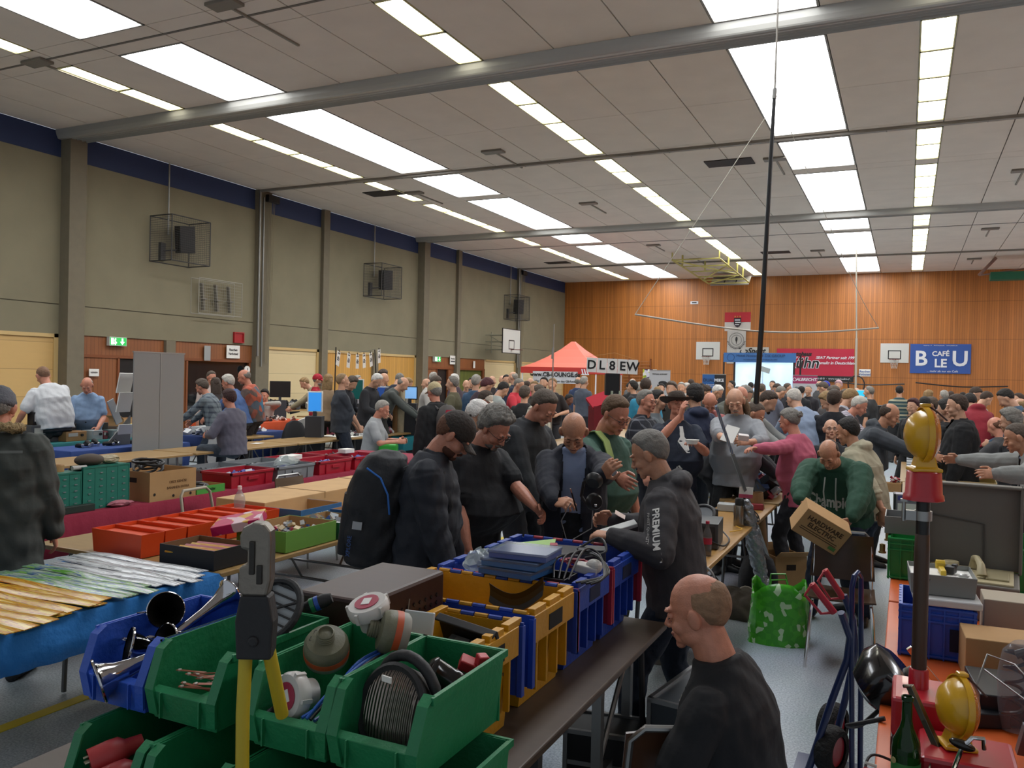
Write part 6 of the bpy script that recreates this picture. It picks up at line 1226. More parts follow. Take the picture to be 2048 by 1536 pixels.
o = empty('parts_box', (.150, 4.02, 1.004), .05, 'grey plastic box with paper and a yellow clip on the white lid', 'box'); MB().tray((0, 0, 0), (.25, .26, .085), .004, taper=.95).build('body', mat('7e807c', .4), o, bevel=.002); MB().bb((-.119, -.124, .06), (.119, .124, .064)).build('paper_sheet', PAPER, o); text('SORTIMENT', .012, BLACK, o, (-.08, -.1335, .062), (PI / 2, 0, 0)); text('box 04', .012, RD, o, (-.09, -.1335, .02), (PI / 2, 0, 0))
MB().box((0, 0, 0), (.022, .09, .022)).box((0, .045, .012), (.034, .014, .034)).cyl((-.018, .045, .012), (.018, .045, .012), .02, n=12).build('yellow_clamp', mat('c8a828', .4), loc=(.155, 4.03, 1.085), rot=(.1, 0, .12), label='small yellow clamp in the grey box', cat='clamp', bevel=.003)
MB().box((0, 0, 0), (.036, .05, .03)).box((.01, .02, .015), (.02, .03, .014)).build('black_connector', mat('2c2c2e', .5), loc=(.19, 4.05, 1.088), rot=(0, 0, -.3), label='small black connector beside the yellow clamp', cat='connector', bevel=.003); MB().ell((0, 0, 0), (.022, .016, .01)).build('foil_bag', mat('b0b0ae', .3, .4), smooth=True, loc=(.235, 3.98, 1.08), label='small silvery bag in the corner of the grey box', cat='plastic bag')
# grey case with the telephone, lid up
GC = mat('6c675e', .6, var=.05); BE = mat('b8ac88', .5)
o = empty('instrument_case', (.31, 4.78, .752), -.10, 'open grey case with a tall upright lid and a beige telephone inside', 'case'); MB().bb((-.215, -.20, 0), (.215, .20, .175)).build('body', GC, o, bevel=.008); MB().bb((-.19, -.18, .173), (.19, .18, .186)).build('inner_panel', BE, o, bevel=.004)
L0 = MB(); L0.bb((-.225, .205, .175), (.225, .225, .62));
for lo, hi in (((-.225, .14, .175), (-.210, .225, .62)), ((.210, .14, .175), (.225, .225, .62)), ((-.225, .14, .605), (.225, .225, .62))): L0.bb(lo, hi)
L0.build('lid', GC, o, bevel=.006); MB().tube([(-.04, .20, .42), (.05, .198, .41), (.055, .196, .20)], .004).tube([(-.21, .198, .44), (-.04, .2, .42)], .004).build('lid_pocket', mat('55504a', .7), o)
MB().lathe([(.0, .035), (.035, .035), (.038, .03), (.038, 0), (0, 0)], (-.09, .08, .186), (0, 0, 1), 24).build('dial_knob', BE, o, smooth=True); MB().tube([(.01, .12, .20), (.015, .10, .245), (.03, .0, .265), (.05, -.08, .245), (.055, -.10, .20)], [.022, .018, .014, .018, .024], n=10).build('handset', BE, o, smooth=True); MB().cyl((-.08, -.05, .186), (-.08, -.05, .195), .035).box((.12, -.02, .19), (.10, .2, .012)).build('controls', mat('9a9070', .5), o, bevel=.003)
# green folding crate with cards and meter
ribcrate((.14, 5.62, .752), (.42, .62, .24), mat('1f8a44', .45), 'bright green folding crate behind the blue crate', cols=7)
carton((-.00, 5.55, 1.0), (.20, .30, .10), mat('7c7a74', .5), 'grey open tray on the rim of the green crate', inner=GREYM, holes=False, name='tray', cat='tray'); ribcrate((.57, 5.55, .752), (.24, .6, .25), mat('1f8a44', .45), 'green crate half hidden behind the open grey lid', cols=6)
o = empty('meter_box', (.03, 6.10, 1.0), .05, 'tall grey and white meter box with a lilac dial beside the green crate', 'box'); MB().bb((-.085, -.06, -.248), (.085, .06, .16)).build('housing', mat('8c8690', .5), o, bevel=.004); MB().bb((-.07, -.063, .03), (.07, -.06, .10)).build('dial', PAPER, o); MB().bb((-.07, -.063, .12), (.07, -.06, .15)).build('stripe', mat('4a4c90', .5), o); MB().bb((-.092, -.065, -.24), (-.082, .06, .16)).build('edge', mat('1c1c1e', .5), o)
for (px_, py_, zc_, h_, l_) in ((1777, 1055, 5.7, .09, 'taller brass tube standing on the corner of the green crate'), (1765, 1088, 5.6, .06, 'shorter brass tube at the corner of the green crate')):
 p = at_d(px_, py_, zc_); MB().lathe([(.014, 0), (.018, 0), (.018, h_), (.014, h_), (.014, 0)], (0, 0, 0), (0, 0, 1), 20, cap=False).lathe([(.02, .0), (.024, .0), (.024, .012), (.02, .012)], n=20).build('brass_tube', mat('9a8450', .35, .8), smooth=True, loc=(p.x, p.y, p.z - h_), label=l_, cat='tube')
# coil cable in a bag, blue carton, clutter
o = empty('bagged_cable', (.375, 3.18, .752), rot=(.12, 0, .15), label='coiled black cable hanging in a clear plastic bag beside the blue crate', cat='cable'); pts = [(.03 * math.cos(a) - .04, .02 * math.sin(a), .03 + .0085 * a) for a in [k * .5 for k in range(60)]]
MB().tube(pts, .006, n=6).build('coiled_cord', mat('141416', .3), o, smooth=True); MB().tube([(.0, .0, .0), (.03, .01, .14), (.05, 0, .26), (.0, .0, .28), (-.04, 0, .26)], .014, n=8).build('lead', mat('141416', .3), o, smooth=True); MB().loft([sect(V((0, 0, z_)), Matrix.Identity(3), rx, .035, 16, 2.4) for z_, rx in ((.005, .07), (.1, .085), (.2, .09), (.27, .08), (.30, .05))]).build('bag', mat('a0a0a8', .1, alpha=.3), o, smooth=True)
box_((.44, 2.93, .752), (.10, .10, .16), mat('2a86b8', .5), 'turquoise-blue carton behind the yellow-green beacon', .1); MB().bb((-.03, -.012, 0), (.03, .012, .10)).bb((-.02, -.014, .05), (.02, -.012, .09)).build('grey_latch', mat('7e868c', .3, .4), loc=(.345, 2.86, .80), rot=(.3, .1, .2), label='grey metal latch plate in front of the blue carton', cat='latch', bevel=.002)
MB().tube([(0, 0, 0), (.03, .02, .10), (.10, -.05, .10), (.19, -.14, .02), (.16, -.16, .0), (.02, -.02, .06)], .003, n=6).build('bent_wire', STEEL, smooth=True, loc=(.23, 3.12, .90), label='long bent steel wire behind the low warning lamp', cat='wire')
box_((.40, 3.35, .752), (.34, .30, .10), mat('15151a', .4), 'black flat equipment case behind the coiled cable', .1, cat='case', name='equipment_case'); box_((.36, 3.72, .752), (.28, .22, .17), CARD, 'tan cardboard box between blue crate and orange-red beacon', .05, name='cardboard_box'); box_((.44, 4.18, .752), (.24, .2, .22), mat('a89c88', .6), 'beige cardboard box beside the blue crate', 0, name='cardboard_box')
box_((.24, 3.20, .752), (.16, .12, .05), mat('222226', .4), 'small black device in front of the black case', .4, cat='device', name='device')
box_((-.115, 4.80, .60), (.12, .1, .04), mat('4a4640', .5), 'dark oval lid hanging at the table edge', .2, cat='lid', name='lid') if False else None
# hand truck
HB = mat('1c2c58', .3, coat=.4); HR = mat('b8303c', .35, coat=.2); c0 = Vector((-.30, 4.16, 0))
ht = empty('hand_truck', c0, label='dark blue steel hand truck with red handles', cat='hand truck')
def LP(px, py, zc): return at_d(px, py, zc) - c0
MB().tube([LP(1682, 1225, 3.86), LP(1700, 1275, 3.9), LP(1694, 1320, 3.92), LP(1664, 1400, 3.95), LP(1618, 1536, 3.98), LP(1606, 1570, 4.0)], .017, n=12).build('side_tube', HB, ht, smooth=True); MB().tube([LP(1688, 1190, 4.2), LP(1706, 1240, 4.2), LP(1712, 1300, 4.15), LP(1690, 1400, 4.15), LP(1650, 1560, 4.15)], .017, n=12).build('side_tube', HB, ht, smooth=True)
MB().tube([LP(1704, 1580, 3.95), LP(1703, 1300, 3.9), LP(1704, 1175, 3.88), LP(1709, 1152, 3.88), LP(1716, 1145, 3.9), LP(1722, 1156, 3.93), LP(1722, 1300, 3.95), LP(1720, 1580, 4.0)], .0125, n=12).build('loop_frame', HB, ht, smooth=True)
for a, b_, c_, l_ in (((1624, 1168), (1668, 1225), 3.84, 'near'), ((1650, 1140), (1686, 1196), 4.2, 'far')):
 p, q_ = LP(*a, c_), LP(*b_, c_); MB().tube([p, q_], .016, n=12).build('grip', HR, ht, smooth=True)
 e1 = LP(a[0] - 14, a[1] + 22, c_); e2 = LP(b_[0] - 26, b_[1] + 2, c_); MB().tube([p, e1, e2, q_], .007, n=8).build('handle_guard', HR, ht, smooth=True)
wc = LP(1662, 1528, 4.0); wc.z = .115
def wheel(c, ax, r_=.115, w_=.04):
 w = empty('wheel', c); w.parent = ht; MB().lathe([(r_ * .62, -w_), (r_ * .85, -w_ * 1.1), (r_ * .98, -w_ * .6), (r_, 0), (r_ * .98, w_ * .6), (r_ * .85, w_ * 1.1), (r_ * .62, w_)], (0, 0, 0), ax, 36, cap=False).build('tyre', mat('1a1a1a', .8, bump=.8, bscale=60.), w, smooth=True); MB().lathe([(0, -.02), (r_ * .63, -.03), (r_ * .66, 0), (r_ * .63, .03), (0, .02)], (0, 0, 0), ax, 28).build('hub', HR, w, smooth=True)
wheel(wc, (.93, -.36, 0)); wheel(wc + Vector((-.02, .35, 0)) * .9, (.93, -.36, 0))
MB().box((0.0, .12, .02), (.30, .22, .008)).build('toe_plate', HB, ht)
# chair, shopping bag, heap of cloth, standing things of the middle stall
chair((-.365, 6.02, 0), .06, 'brown plywood chair with chrome legs in the aisle', seatm=wood('46301e', .3), frame=CHROME)
MB().ell((0, 0, 0), (.03, .015, .012)).build('pink_clip', mat('c0a090', .4), smooth=True, loc=(-.20, 6.2, .77), label='small pale clip on the edge of the plywood chair back', cat='clip') if False else None
gm2 = blotch('green_print', ('3c9a22', '48a828', '3c9a22', 'b8d8a8', '48a828', '3c9a22'), 26, .25)
o = empty('shopping_bag', (-.80, 6.28, 0), .15, 'bright green plastic shopping bag with a white print on the floor', 'bag')
rnd = random.Random(9); rg = []
for i in range(8):
 z_ = .40 * i / 7; k = 1 - .10 * (i / 7); rg.append([Vector((.21 * k * math.copysign(abs(math.cos(a)) ** .6, math.cos(a)) + rnd.uniform(-.012, .012), .14 * k * math.copysign(abs(math.sin(a)) ** .6, math.sin(a)) + rnd.uniform(-.012, .012), z_ * (1 + .12 * math.sin(a * 3)) + rnd.uniform(-.006, .006) * (i > 0))) for a in [2 * PI * q / 28 for q in range(28)]])
mb = MB().loft(rg, cap=False); mb.f.append(tuple(range(27, -1, -1))); mb.m.append(0); q_ = mb.build('bag_body', gm2, o, smooth=True); md = q_.modifiers.new('t', 'SOLIDIFY'); md.thickness = .002
for s in (-1, 1): MB().tube([(-.07, s * .12, .36), (-.06, s * .10, .46), (.04, s * .09, .47), (.07, s * .12, .36)], .006).build('handle', mat('48a828', .3), o, smooth=True)
heap((-.80, 6.28, .26), (.30, .18, .1), None, 'cables', 'dark cables inside the green shopping bag', 40, seed=3, mats=[mat('1a1a1c', .5), mat('5c6060', .5)], sz=.05, cat='cables')
rnd = random.Random(12); jt = MB(); jt.ell((0, 0, .03), (.25, .22, .16)); jt.ell((.16, -.08, .02), (.16, .10, .08)); jt.ell((-.14, .06, .05), (.16, .14, .15)); jt.ell((.18, -.14, .03), (.12, .06, .05), Rz(30))
me_ = remesh(jt, .014, 'jacket', [mat('4c443a', .8, bump=.6, bscale=9., var=.1)], 2, noise=.010, nscale=2.6); o = bpy.data.objects.new('jacket', me_); COL.objects.link(o); o.location = (-1.12, 6.85, -.0); tag(o, 'olive brown jacket dropped in a heap on the floor', 'jacket')
# middle stall table with radio gear
table(-1.52, -1.06, 4.75, 7.95, 'wooden table of radio gear behind the grey hooded sweater', top=wood('a07840', .4)); T = .752
DG = mat('4a4c4e', .4, .3)
o = empty('radio', (-1.26, 5.75, T), .1, 'dark grey metal radio set with cables on the wooden table', 'radio'); MB().bb((-.13, -.17, 0), (.13, .17, .17)).build('housing', DG, o, bevel=.004); MB().bb((-.11, -.175, .03), (.11, -.17, .15)).build('front_panel', mat('26282a', .4), o)
for k in range(4): MB().cyl((-.08 + .05 * k, -.172, .06), (-.08 + .05 * k, -.19, .06), .013, n=14).build('knob', BLACK, o, smooth=True)
o = empty('headphone_speaker', (-1.30, 5.95, T + .17), rot=(.7, .1, -.2), label='round grey loudspeaker lying tilted on the radio set', cat='loudspeaker'); MB().tube([(.085 * math.cos(a), .085 * math.sin(a), 0) for a in [2 * PI * k / 28 for k in range(28)]], .012, closed=True).build('ring', mat('2c2c2e', .5), o, smooth=True); MB().lathe([(0, -.02), (.085, .0)], n=28, cap=False).build('cone', mat('6e7276', .6), o, smooth=True); MB().lathe([(0, -.07), (.05, -.07), (.07, -.02)], n=24).build('magnet', mat('3a3a3c', .5), o, smooth=True)
MB().bb((-.03, -.001, 0), (.03, .001, .045)).build('price_tag', PAPER, loc=(-1.27, 5.57, T + .175), rot=(-.5, 0, -.3), label='white price tag on the radio set', cat='price tag')
box_((-1.135, 5.13, T), (.045, .03, .13), mat('141416', .35), 'small black handheld radio standing at the table edge', .2, cat='radio', name='handheld_radio')
o = empty('cola_bottle', (-1.14, 5.38, T), label='small clear bottle with a red label on the wooden table', cat='bottle'); MB().lathe([(0, 0), (.026, 0), (.029, .01), (.027, .08), (.030, .12), (.026, .145), (.011, .185), (.011, .21), (.0, .212)], n=24).build('glass', mat('8a8482', .08, trans=.6), o, smooth=True); MB().lathe([(.0290, .075), (.0305, .075), (.0305, .115), (.0290, .115)], n=24).build('label', mat('a81c38', .5), o, smooth=True); MB().cyl((0, 0, .205), (0, 0, .222), .0125).build('cap', mat('a81c38', .5), o)
o = empty('thermos_flask', (-1.16, 6.62, T), label='brushed steel vacuum flask with a black lid', cat='flask'); MB().lathe([(0, 0), (.040, 0), (.042, .01), (.040, .14), (.033, .16), (0, .16)], n=28).build('body', mat('8c8478', .25, .9), o, smooth=True); MB().lathe([(.034, .16), (.034, .205), (.028, .215), (0, .215)], n=24).build('lid', BLACK, o, smooth=True)
o = empty('loose_equipment', (-1.40, 5.15, T), .3, 'black bracketed antenna switch behind the bottle', 'equipment'); MB().bb((-.07, -.08, 0), (.07, .08, .14)).bb((-.08, -.02, .14), (.08, .02, .18)).build('housing', mat('26272a', .4), o, bevel=.004); MB().cyl((.04, -.08, .07), (.04, -.11, .07), .012).cyl((-.04, -.08, .07), (-.04, -.11, .07), .012).build('sockets', STEEL, o, smooth=True)
for i, (x, y, z_, d, c, l_) in enumerate(((-1.36, 6.35, T, (.16, .12, .07), '5c6064', 'grey box with a sloping front beside the flask'), (-1.22, 7.15, T, (.14, .10, .09), '7e8286', 'light grey power supply at the far end of the wooden table'), (-1.38, 7.35, T, (.18, .14, .06), 'a8aaa8', 'white tray of small parts near the mast foot'), (-1.18, 7.55, T, (.12, .08, .05), '90303c', 'red box near the mast foot'), (-1.42, 6.75, T, (.10, .16, .10), '2a2c30', 'black loudspeaker box behind the flask'))): box_((x, y, z_), d, mat(c, .5), l_, .2 * i - .3)
cable([(-1.24, 5.55, T + .1), (-1.10, 5.60, T + .03), (-1.09, 5.80, T + .01), (-1.12, 6.0, T + .01), (-1.20, 6.1, T + .05)], .006, mat('1c1c1e', .4), 'black cable running along the front of the radio set'); cable([(-1.20, 5.1, T + .02), (-1.10, 5.0, T + .03), (-1.02, 4.98, T - .02), (-1.0, 5.02, T - .12)], .007, mat('9a9894', .5), 'grey cable with a connector hanging from the wooden table edge'); cable([(-1.15, 6.2, T + .02), (-1.09, 6.35, T + .02), (-1.16, 6.5, T + .015)], .004, mat('c89a28', .4), 'yellow wire before the flask'); coil((-1.12, 6.9, T + .02), .06, .005, 3, mat('2a2a2c', .5), 'black cable coil beside the flask', tilt=(1.2, 0, .3))
coil((-1.35, 5.35, .5), .10, .006, 4, mat('1c1c1e', .5), 'tangled black cables hanging beneath the wooden table', tilt=(1.4, 0, .4), h=.1, wob=.05); box_((-1.42, 5.55, 0), (.22, .40, .42), mat('6e6a60', .5), 'grey computer case standing under the wooden table', .1, cat='computer', name='computer_case'); coil((-1.22, 5.75, .40), .09, .006, 4, mat('1c1c1e', .5), 'knot of black cables in front of the grey computer case', tilt=(1.3, .2, .4), h=.1, wob=.06)
o = empty('rucksack', (-1.10, 7.25, 0), .3, 'black rucksack standing on the floor under the wooden table', 'rucksack'); MB().loft([sect(V((0, 0, z_)), Matrix.Identity(3), rx, ry, 20, 2.6) for z_, rx, ry in ((0, .14, .10), (.05, .17, .13), (.25, .16, .13), (.38, .12, .10), (.43, .05, .05))]).build('pack', mat('14151a', .7, bump=.4, bscale=20.), o, smooth=True); MB().tube([(-.05, -.12, .40), (0, -.14, .47), (.05, -.12, .40)], .01).build('grab_loop', BLACK, o, smooth=True)
MB().box((0, 0, 0), (.03, .04, .90)).build('wooden_lath', wood('8a6a48', .6), loc=(-1.05, 6.98, .06), rot=(0, PI / 2, .12), label='wooden lath lying on the floor behind the olive jacket', cat='lath'); coil((-1.16, 6.98, .09), .09, .012, 2, mat('b0a89c', .5), 'pale thick hose loops on the wooden lath', tilt=(1.2, 0, .2), cat='hose', name='hose')
# things leaning: aluminium pole, wrapped antenna, cardboard tube, price sheet
def pole_between(a, b_, r, m, name, label, cat, n=12, r1=None): return MB().cyl(a, b_, r, r1 or r, n).build(name, m, smooth=True, label=label, cat=cat)
a, b_ = at_z(1557, 1176, .0), at_d(1432, 812, 6.1)
o = empty('aluminium_pole', a, label='square aluminium pole with blue stripes leaning in front of the long-haired man', cat='pole'); MB().cyl((0, 0, 0), (b_ - a) * .78, .017, .017, 4).build('lower_tube', mat('a4a4a2', .3, .8), o); MB().cyl((b_ - a) * .76, (b_ - a), .013, .013, 4).build('upper_tube', stripes('pole_stripes', ('3a5c86', 'a8aaac', '3a5c86', 'a8aaac'), 55., 0), o)
a, b_ = at_d(1537, 1178, 6.6), at_d(1492, 1000, 6.5); a.z = .02; mb = MB(); pts = [a, a.lerp(b_, .3) + V((.01, 0, 0)), a.lerp(b_, .6), a.lerp(b_, .85), b_]
mb.tube(pts, [.022, .05, .065, .055, .03], n=12); me_ = remesh(mb, .01, 'wrapped_antenna', [mat('8e9298', .15, .5, bump=.9, bscale=30.)], 1, noise=.006, nscale=6.); o = bpy.data.objects.new('wrapped_antenna', me_); COL.objects.link(o); tag(o, 'long antenna wrapped in crinkled silver foil leaning on the stall', 'antenna'); MB().cyl(a + V((0, 0, .0)), a.lerp(b_, .35), .027, .027, 12).build('white_tube', mat('c8c8c4', .4), o, smooth=True)
a, b_ = at_d(1530, 1150, 7.4), at_d(1512, 985, 7.4); a.z = .0; o = empty('cardboard_tube', a, label='brown cardboard tube standing upright near the black mast foot', cat='tube'); MB().lathe([(.062, 0), (.062, (b_ - a).length), (.056, (b_ - a).length), (.056, .02), (0, .02)], (0, 0, 0), b_ - a, 24, cap=False).build('tube', mat('8a6844', .8), o, smooth=True)
p = at_d(1492, 985, 6.7); o = empty('price_sheet', p, rot=(.1, .05, .35), label='white price sheet with a pink band fixed above the wrapped antenna', cat='sign'); MB().box((0, 0, 0), (.11, .003, .09)).build('sheet', PAPER, o); MB().box((0, -.0025, -.03), (.11, .002, .03)).build('pink_band', mat('b84a68', .6), o)
for x, y, l_ in ((-1.0, 7.9, 'front black plastic stacking shelf'),):
 pass
carton((-.98, 7.9, .0), (.30, .30, .32), CARD, 'open brown carton with raised flaps behind the black mast foot', .6, flaps=True)
# box held by the man in the green sweater
p = at_d(1640, 1052, 5.78); o = empty('carton_in_hands', p, label='brown printed carton held slanting in both hands', cat='box'); o.rotation_euler = (.35, .52, .38); MB().bb((-.17, -.09, -.10), (.17, .09, .10)).build('carton_body', CARD, o, bevel=.003)
for k, (s_, z_) in enumerate((('HARDWARE', .045), ('ELECTRIC', .0))): text(s_, .048, mat('4a3420', .8), o, (0, -.0915, z_), (PI / 2, 0, 0), bold=.001)
for z_ in (-.035, -.05): MB().bb((-.14, -.0925, z_), (.14, -.0905, z_ + .005)).build('printed_line', mat('4a3420', .8), o)
MB().bb((.10, -.093, -.08), (.15, -.0905, -.055)).build('green_mark', mat('4a7a3c', .8), o)
# rucksack of the man with the cap
R_ = P2['root']; bp_ = P2['W'] @ (P2['p2'] + P2['R1'] @ V((.0, -.27, -.14))); o = empty('rucksack', bp_, label='big black rucksack with blue zips worn by the man in the brown cap', cat='rucksack'); o.rotation_euler = (P2['W'].to_3x3().normalized() @ P2['R1']).to_euler()
pk = MB(); pk.loft([sect(V((0, y, z_)), Matrix.Identity(3), rx, ry, 24, 2.7) for y, z_, rx, ry in ((.02, -.30, .10, .10), (.01, -.27, .155, .15), (0, -.1, .165, .17), (0, .1, .165, .165), (.0, .22, .15, .14), (.02, .30, .11, .10), (.03, .33, .05, .05))])
BKM = mat('17191e', .65, bump=.4, bscale=14.); me_ = remesh(pk, .008, 'pack', [BKM], 2, noise=.005, nscale=2.5); q_ = bpy.data.objects.new('pack', me_); COL.objects.link(q_); q_.parent = o
MB().loft([sect(V((0, -.13, z_)), Matrix.Identity(3), rx, .05, 18, 2.6) for z_, rx in ((-.24, .10), (-.2, .125), (.0, .12), (.08, .09))]).build('front_pocket', BKM, o, smooth=True)
for s in (-1, 1): MB().tube([(s * .155, -.05, .24), (s * .165, .03, .20), (s * .172, .08, .12), (s * .17, .10, .02)], .005, n=6).build('blue_zip', mat('2a6cc0', .4), o, smooth=True); MB().tube([(s * .11, .14, .25), (s * .12, .22, .30), (s * .12, .34, .26), (s * .13, .40, .10), (s * .14, .36, -.08), (s * .13, .18, -.22)], .018, n=8).build('shoulder_strap', BKM, o, smooth=True)
MB().box((.168, -.06, -.06), (.006, .05, .04)).build('badge', mat('b0b4b8', .5), o); text('XPLORE', .03, mat('3a5c9a', .6), o, (.172, -.09, -.17), (PI / 2, PI / 2 * -1, PI / 2), name='logo_lettering')
R_ = PC['W'] @ (PC['p2'] + PC['R1'] @ V((.02, -.22, -.06))); o = empty('rucksack', R_, label='red and grey rucksack on the back of the person in the cream cap', cat='rucksack'); o.rotation_euler = (0, 0, PC['root'].rotation_euler.z); MB().loft([sect(V((0, 0, z_)), Matrix.Identity(3), rx, ry, 20, 2.6) for z_, rx, ry in ((-.26, .10, .07), (-.22, .145, .10), (.1, .14, .105), (.22, .10, .08), (.26, .05, .04))]).build('pack', mat('4a4644', .7), o, smooth=True); MB().loft([sect(V((0, -.075, z_)), Matrix.Identity(3), rx, .04, 18, 2.6) for z_, rx in ((-.14, .05), (-.08, .085), (.1, .10), (.2, .07))]).build('red_panel', mat('a02038', .6), o, smooth=True)
for s in (-1, 1): MB().tube([(s * .08, .08, .2), (s * .10, .16, .26), (s * .10, .28, .18), (s * .11, .26, -.08), (s * .1, .08, -.2)], .015).build('shoulder_strap', mat('4a4644', .7), o, smooth=True)
# things in hands
def inhand(px, py, zc): return at_d(px, py, zc)
o = empty('pen', inhand(1148, 1002, 4.55), rot=(.3, -.2, 0), label='black and white pen in the bald man\'s right hand', cat='pen'); MB().cyl((0, 0, -.06), (0, 0, .05), .0045, n=10).build('barrel', mat('1a1a1c', .3), o, smooth=True); MB().cyl((0, 0, .05), (0, 0, .075), .004, n=10).build('tip', CHROME, o, smooth=True)
o = empty('headset', inhand(1188, 985, 4.50), rot=(.2, .3, .3), label='black headset dangling from the bald man\'s left hand', cat='headset')
for p, r_ in (((-.02, 0, .06), (.06, .8, .4)), ((.02, .0, -.05), (-.3, .5, -.2))): MB().lathe([(0, -.02), (.035, -.02), (.045, -.005), (.048, .015), (.040, .028), (.022, .022), (0, .02)], p, r_, 24).build('ear_cup', mat('141416', .4), o, smooth=True)
MB().tube([(-.04, .02, .08), (-.07, .04, .02), (-.06, .05, -.06), (0, .04, -.11), (.05, .03, -.07)], .009).build('headband', BLACK, o, smooth=True); MB().tube([(.02, 0, -.08), (.05, .0, -.20), (-.05, -.02, -.32), (-.12, 0, -.22), (-.10, 0, -.10)], .003).build('cord', mat('8a8a8a', .4), o, smooth=True); MB().ell((.03, -.045, -.05), (.008, .006, .008)).build('stud', CHROME, o, smooth=True)
box_(inhand(1238, 1060, 4.0), (.05, .18, .02), mat('c8c8c4', .5), 'white flat part held over the blue crate', rot=(.3, .3, -.9), name='white_part', cat='part'); box_(inhand(1240, 1030, 4.3), (.06, .05, .003), mat('d8c0b4', .7), 'small pink paper note in the hand over the blue crate', rot=(.3, .5, .4), name='paper_note', cat='paper')
o = empty('paper_book', inhand(1460, 868, 7.5), rot=(-.5, .2, -.3), label='white booklet in the hand of the long-haired man', cat='booklet'); MB().box((0, 0, 0), (.13, .008, .16)).build('pages', PAPER, o); box_(inhand(1486, 880, 7.45), (.09, .07, .05), mat('c0b8b4', .5), 'small white carton in the other hand of the long-haired man', rot=(.2, .1, .3), name='carton'); o = empty('food_tray', inhand(1384, 888, 7.55), label='white paper food bowl held by the person in the hat', cat='bowl'); MB().lathe([(0, 0), (.045, 0), (.065, .04), (.061, .04), (.043, .006)], n=20, cap=False).build('bowl', PAPER, o, smooth=True)
box_(inhand(1903, 919, 7.6), (.13, .05, .008), PAPER, 'white slip passed between two hands at the right', rot=(.1, 0, .1), name='paper_slip', cat='paper')
# ================================================================= left foreground: blade and packet table
BLC = mat('1f6fb4', .85, bump=.3, bscale=30.); REDC = mat('8c1a36', .85, bump=.2, bscale=20.); T = .755
table(-4.36, -3.42, 1.55, 3.42, 'folding table under the bright blue cloth at the left'); cloth(-4.38, -3.40, 1.5, 3.44, BLC, 'bright blue table cloth under the long plastic packets', z=.752, drop=(.1, .17, .2, .02))
table(-5.0, -3.42, 3.47, 5.35, 'near brown folding table carrying cardboard trays and orange bins'); table(-5.0, -3.42, 5.38, 7.3, 'far brown folding table carrying the long cardboard box')
PKY = blotch('yellow_packet', ('c89a1c', 'c07a1c', 'd0a828', 'a86a24', 'd8b848'), 5., .25, (.6, 14, 1), 'N'); PKW = blotch('white_packet', ('a8acae', 'c8cacc', '4a4e52', 'd4d6d8', '8a8e92'), 5., .25, (.3, 22, 1), 'N'); PKG = blotch('green_packet', ('5e9a3c', 'a8b8a0', '3a5a8c', '7aa858', 'b0b4b4'), 5., .25, (.6, 14, 1), 'N')
rnd = random.Random(2); kinds = [('yellow', PKY)] * 14 + [('green and blue', PKG)] * 4 + [('white', PKW)] * 6; cnt = {}
for i, (nm, m) in enumerate(kinds):
 y = 1.93 + i * .0625; cnt[nm] = cnt.get(nm, 0) + 1; L_ = rnd.uniform(.92, 1.02); wv_ = rnd.uniform(0, 6)
 o = MB().sheet(lambda u, v: ((u - .5) * L_, (v - .5) * .075, .012 * math.sin(v * PI) * (1 - (2 * u - 1) ** 6) + .003 * math.sin(u * 9 + wv_)), 22, 5, .004).build('packet', m, smooth=True, loc=(-3.86 + rnd.uniform(-.05, .04) + (.05 if i < 8 else 0), y, T + .012 + .006 * (i % 3)), rot=(rnd.uniform(-.05, .05), 0, rnd.uniform(-.06, .06)), label='long flat %s plastic packet on the blue cloth, %s of its colour from the camera' % (nm, ordn[cnt[nm] - 1]), cat='packet', group='long %s packets on the blue cloth' % nm)
ORP = mat('d8481c', .35)
for i in range(7):
 x = -4.62 if i % 2 == 0 else -4.22; y = 3.70 + (i // 2) * .30
 o = empty('plastic_bin', (-4.26, 3.56 + i * .17, T), .02 * (i % 3 - 1), 'flat orange plastic bin of the row behind the packets, %s from the camera' % ordn[i], 'plastic bin', 'row of orange plastic bins'); MB().tray((0, 0, 0), (.44, .165, .14), .005, taper=.94).build('body', ORP, o); MB().bb((-.20, -.07, .11), (.20, .07, .118)).build('lid', ORP, o)
def ctray(x, y, dx, dy, h, c, label, fill=None, inner=None, rz=0, txt=None, tc='d8d4c8', n=50, sz=.035, seed=1):
 o = carton((x, y, T), (dx, dy, h), mat(c, .7), label, rz, inner=inner or CARD, name='cardboard_tray', cat='tray', holes=False)
 if txt: text(txt, h * .45, mat(tc, .7), o, (dx / 2 + .002, 0, h * .5), (PI / 2, 0, PI / 2))
 if fill: heap((x, y, T + .01), (dx * .9, dy * .9, h * .95), None, 'small_goods', fill, n, seed=seed, sz=sz, mats=[mat(q, .5) for q in ('b8b8b4', '5c6064', '8c9498', 'a83a50', '3c5c9c', 'c8b890')], cat='small goods')
 return o
ctray(-3.68, 3.62, .42, .30, .11, '1e1c1c', 'black-sided cardboard tray of flat yellow and red packs', inner=mat('7a5838', .8))
for k in range(6): box_((-3.68 + .0 * k, 3.50 + k * .045, T + .07), (.34, .035, .012), PKY if k % 2 == 0 else mat('9c3040', .4), 'flat pack standing in the black-sided tray, %s from the camera' % ordn[k], rot=(.5, 0, .1), name='flat_pack', cat='flat pack', group='flat packs in the black-sided tray')
ctray(-3.64, 4.28, .40, .50, .13, '6c9c3c', 'light green cardboard tray of mixed goods', 'mixed small goods heaped in the light green tray', n=60)
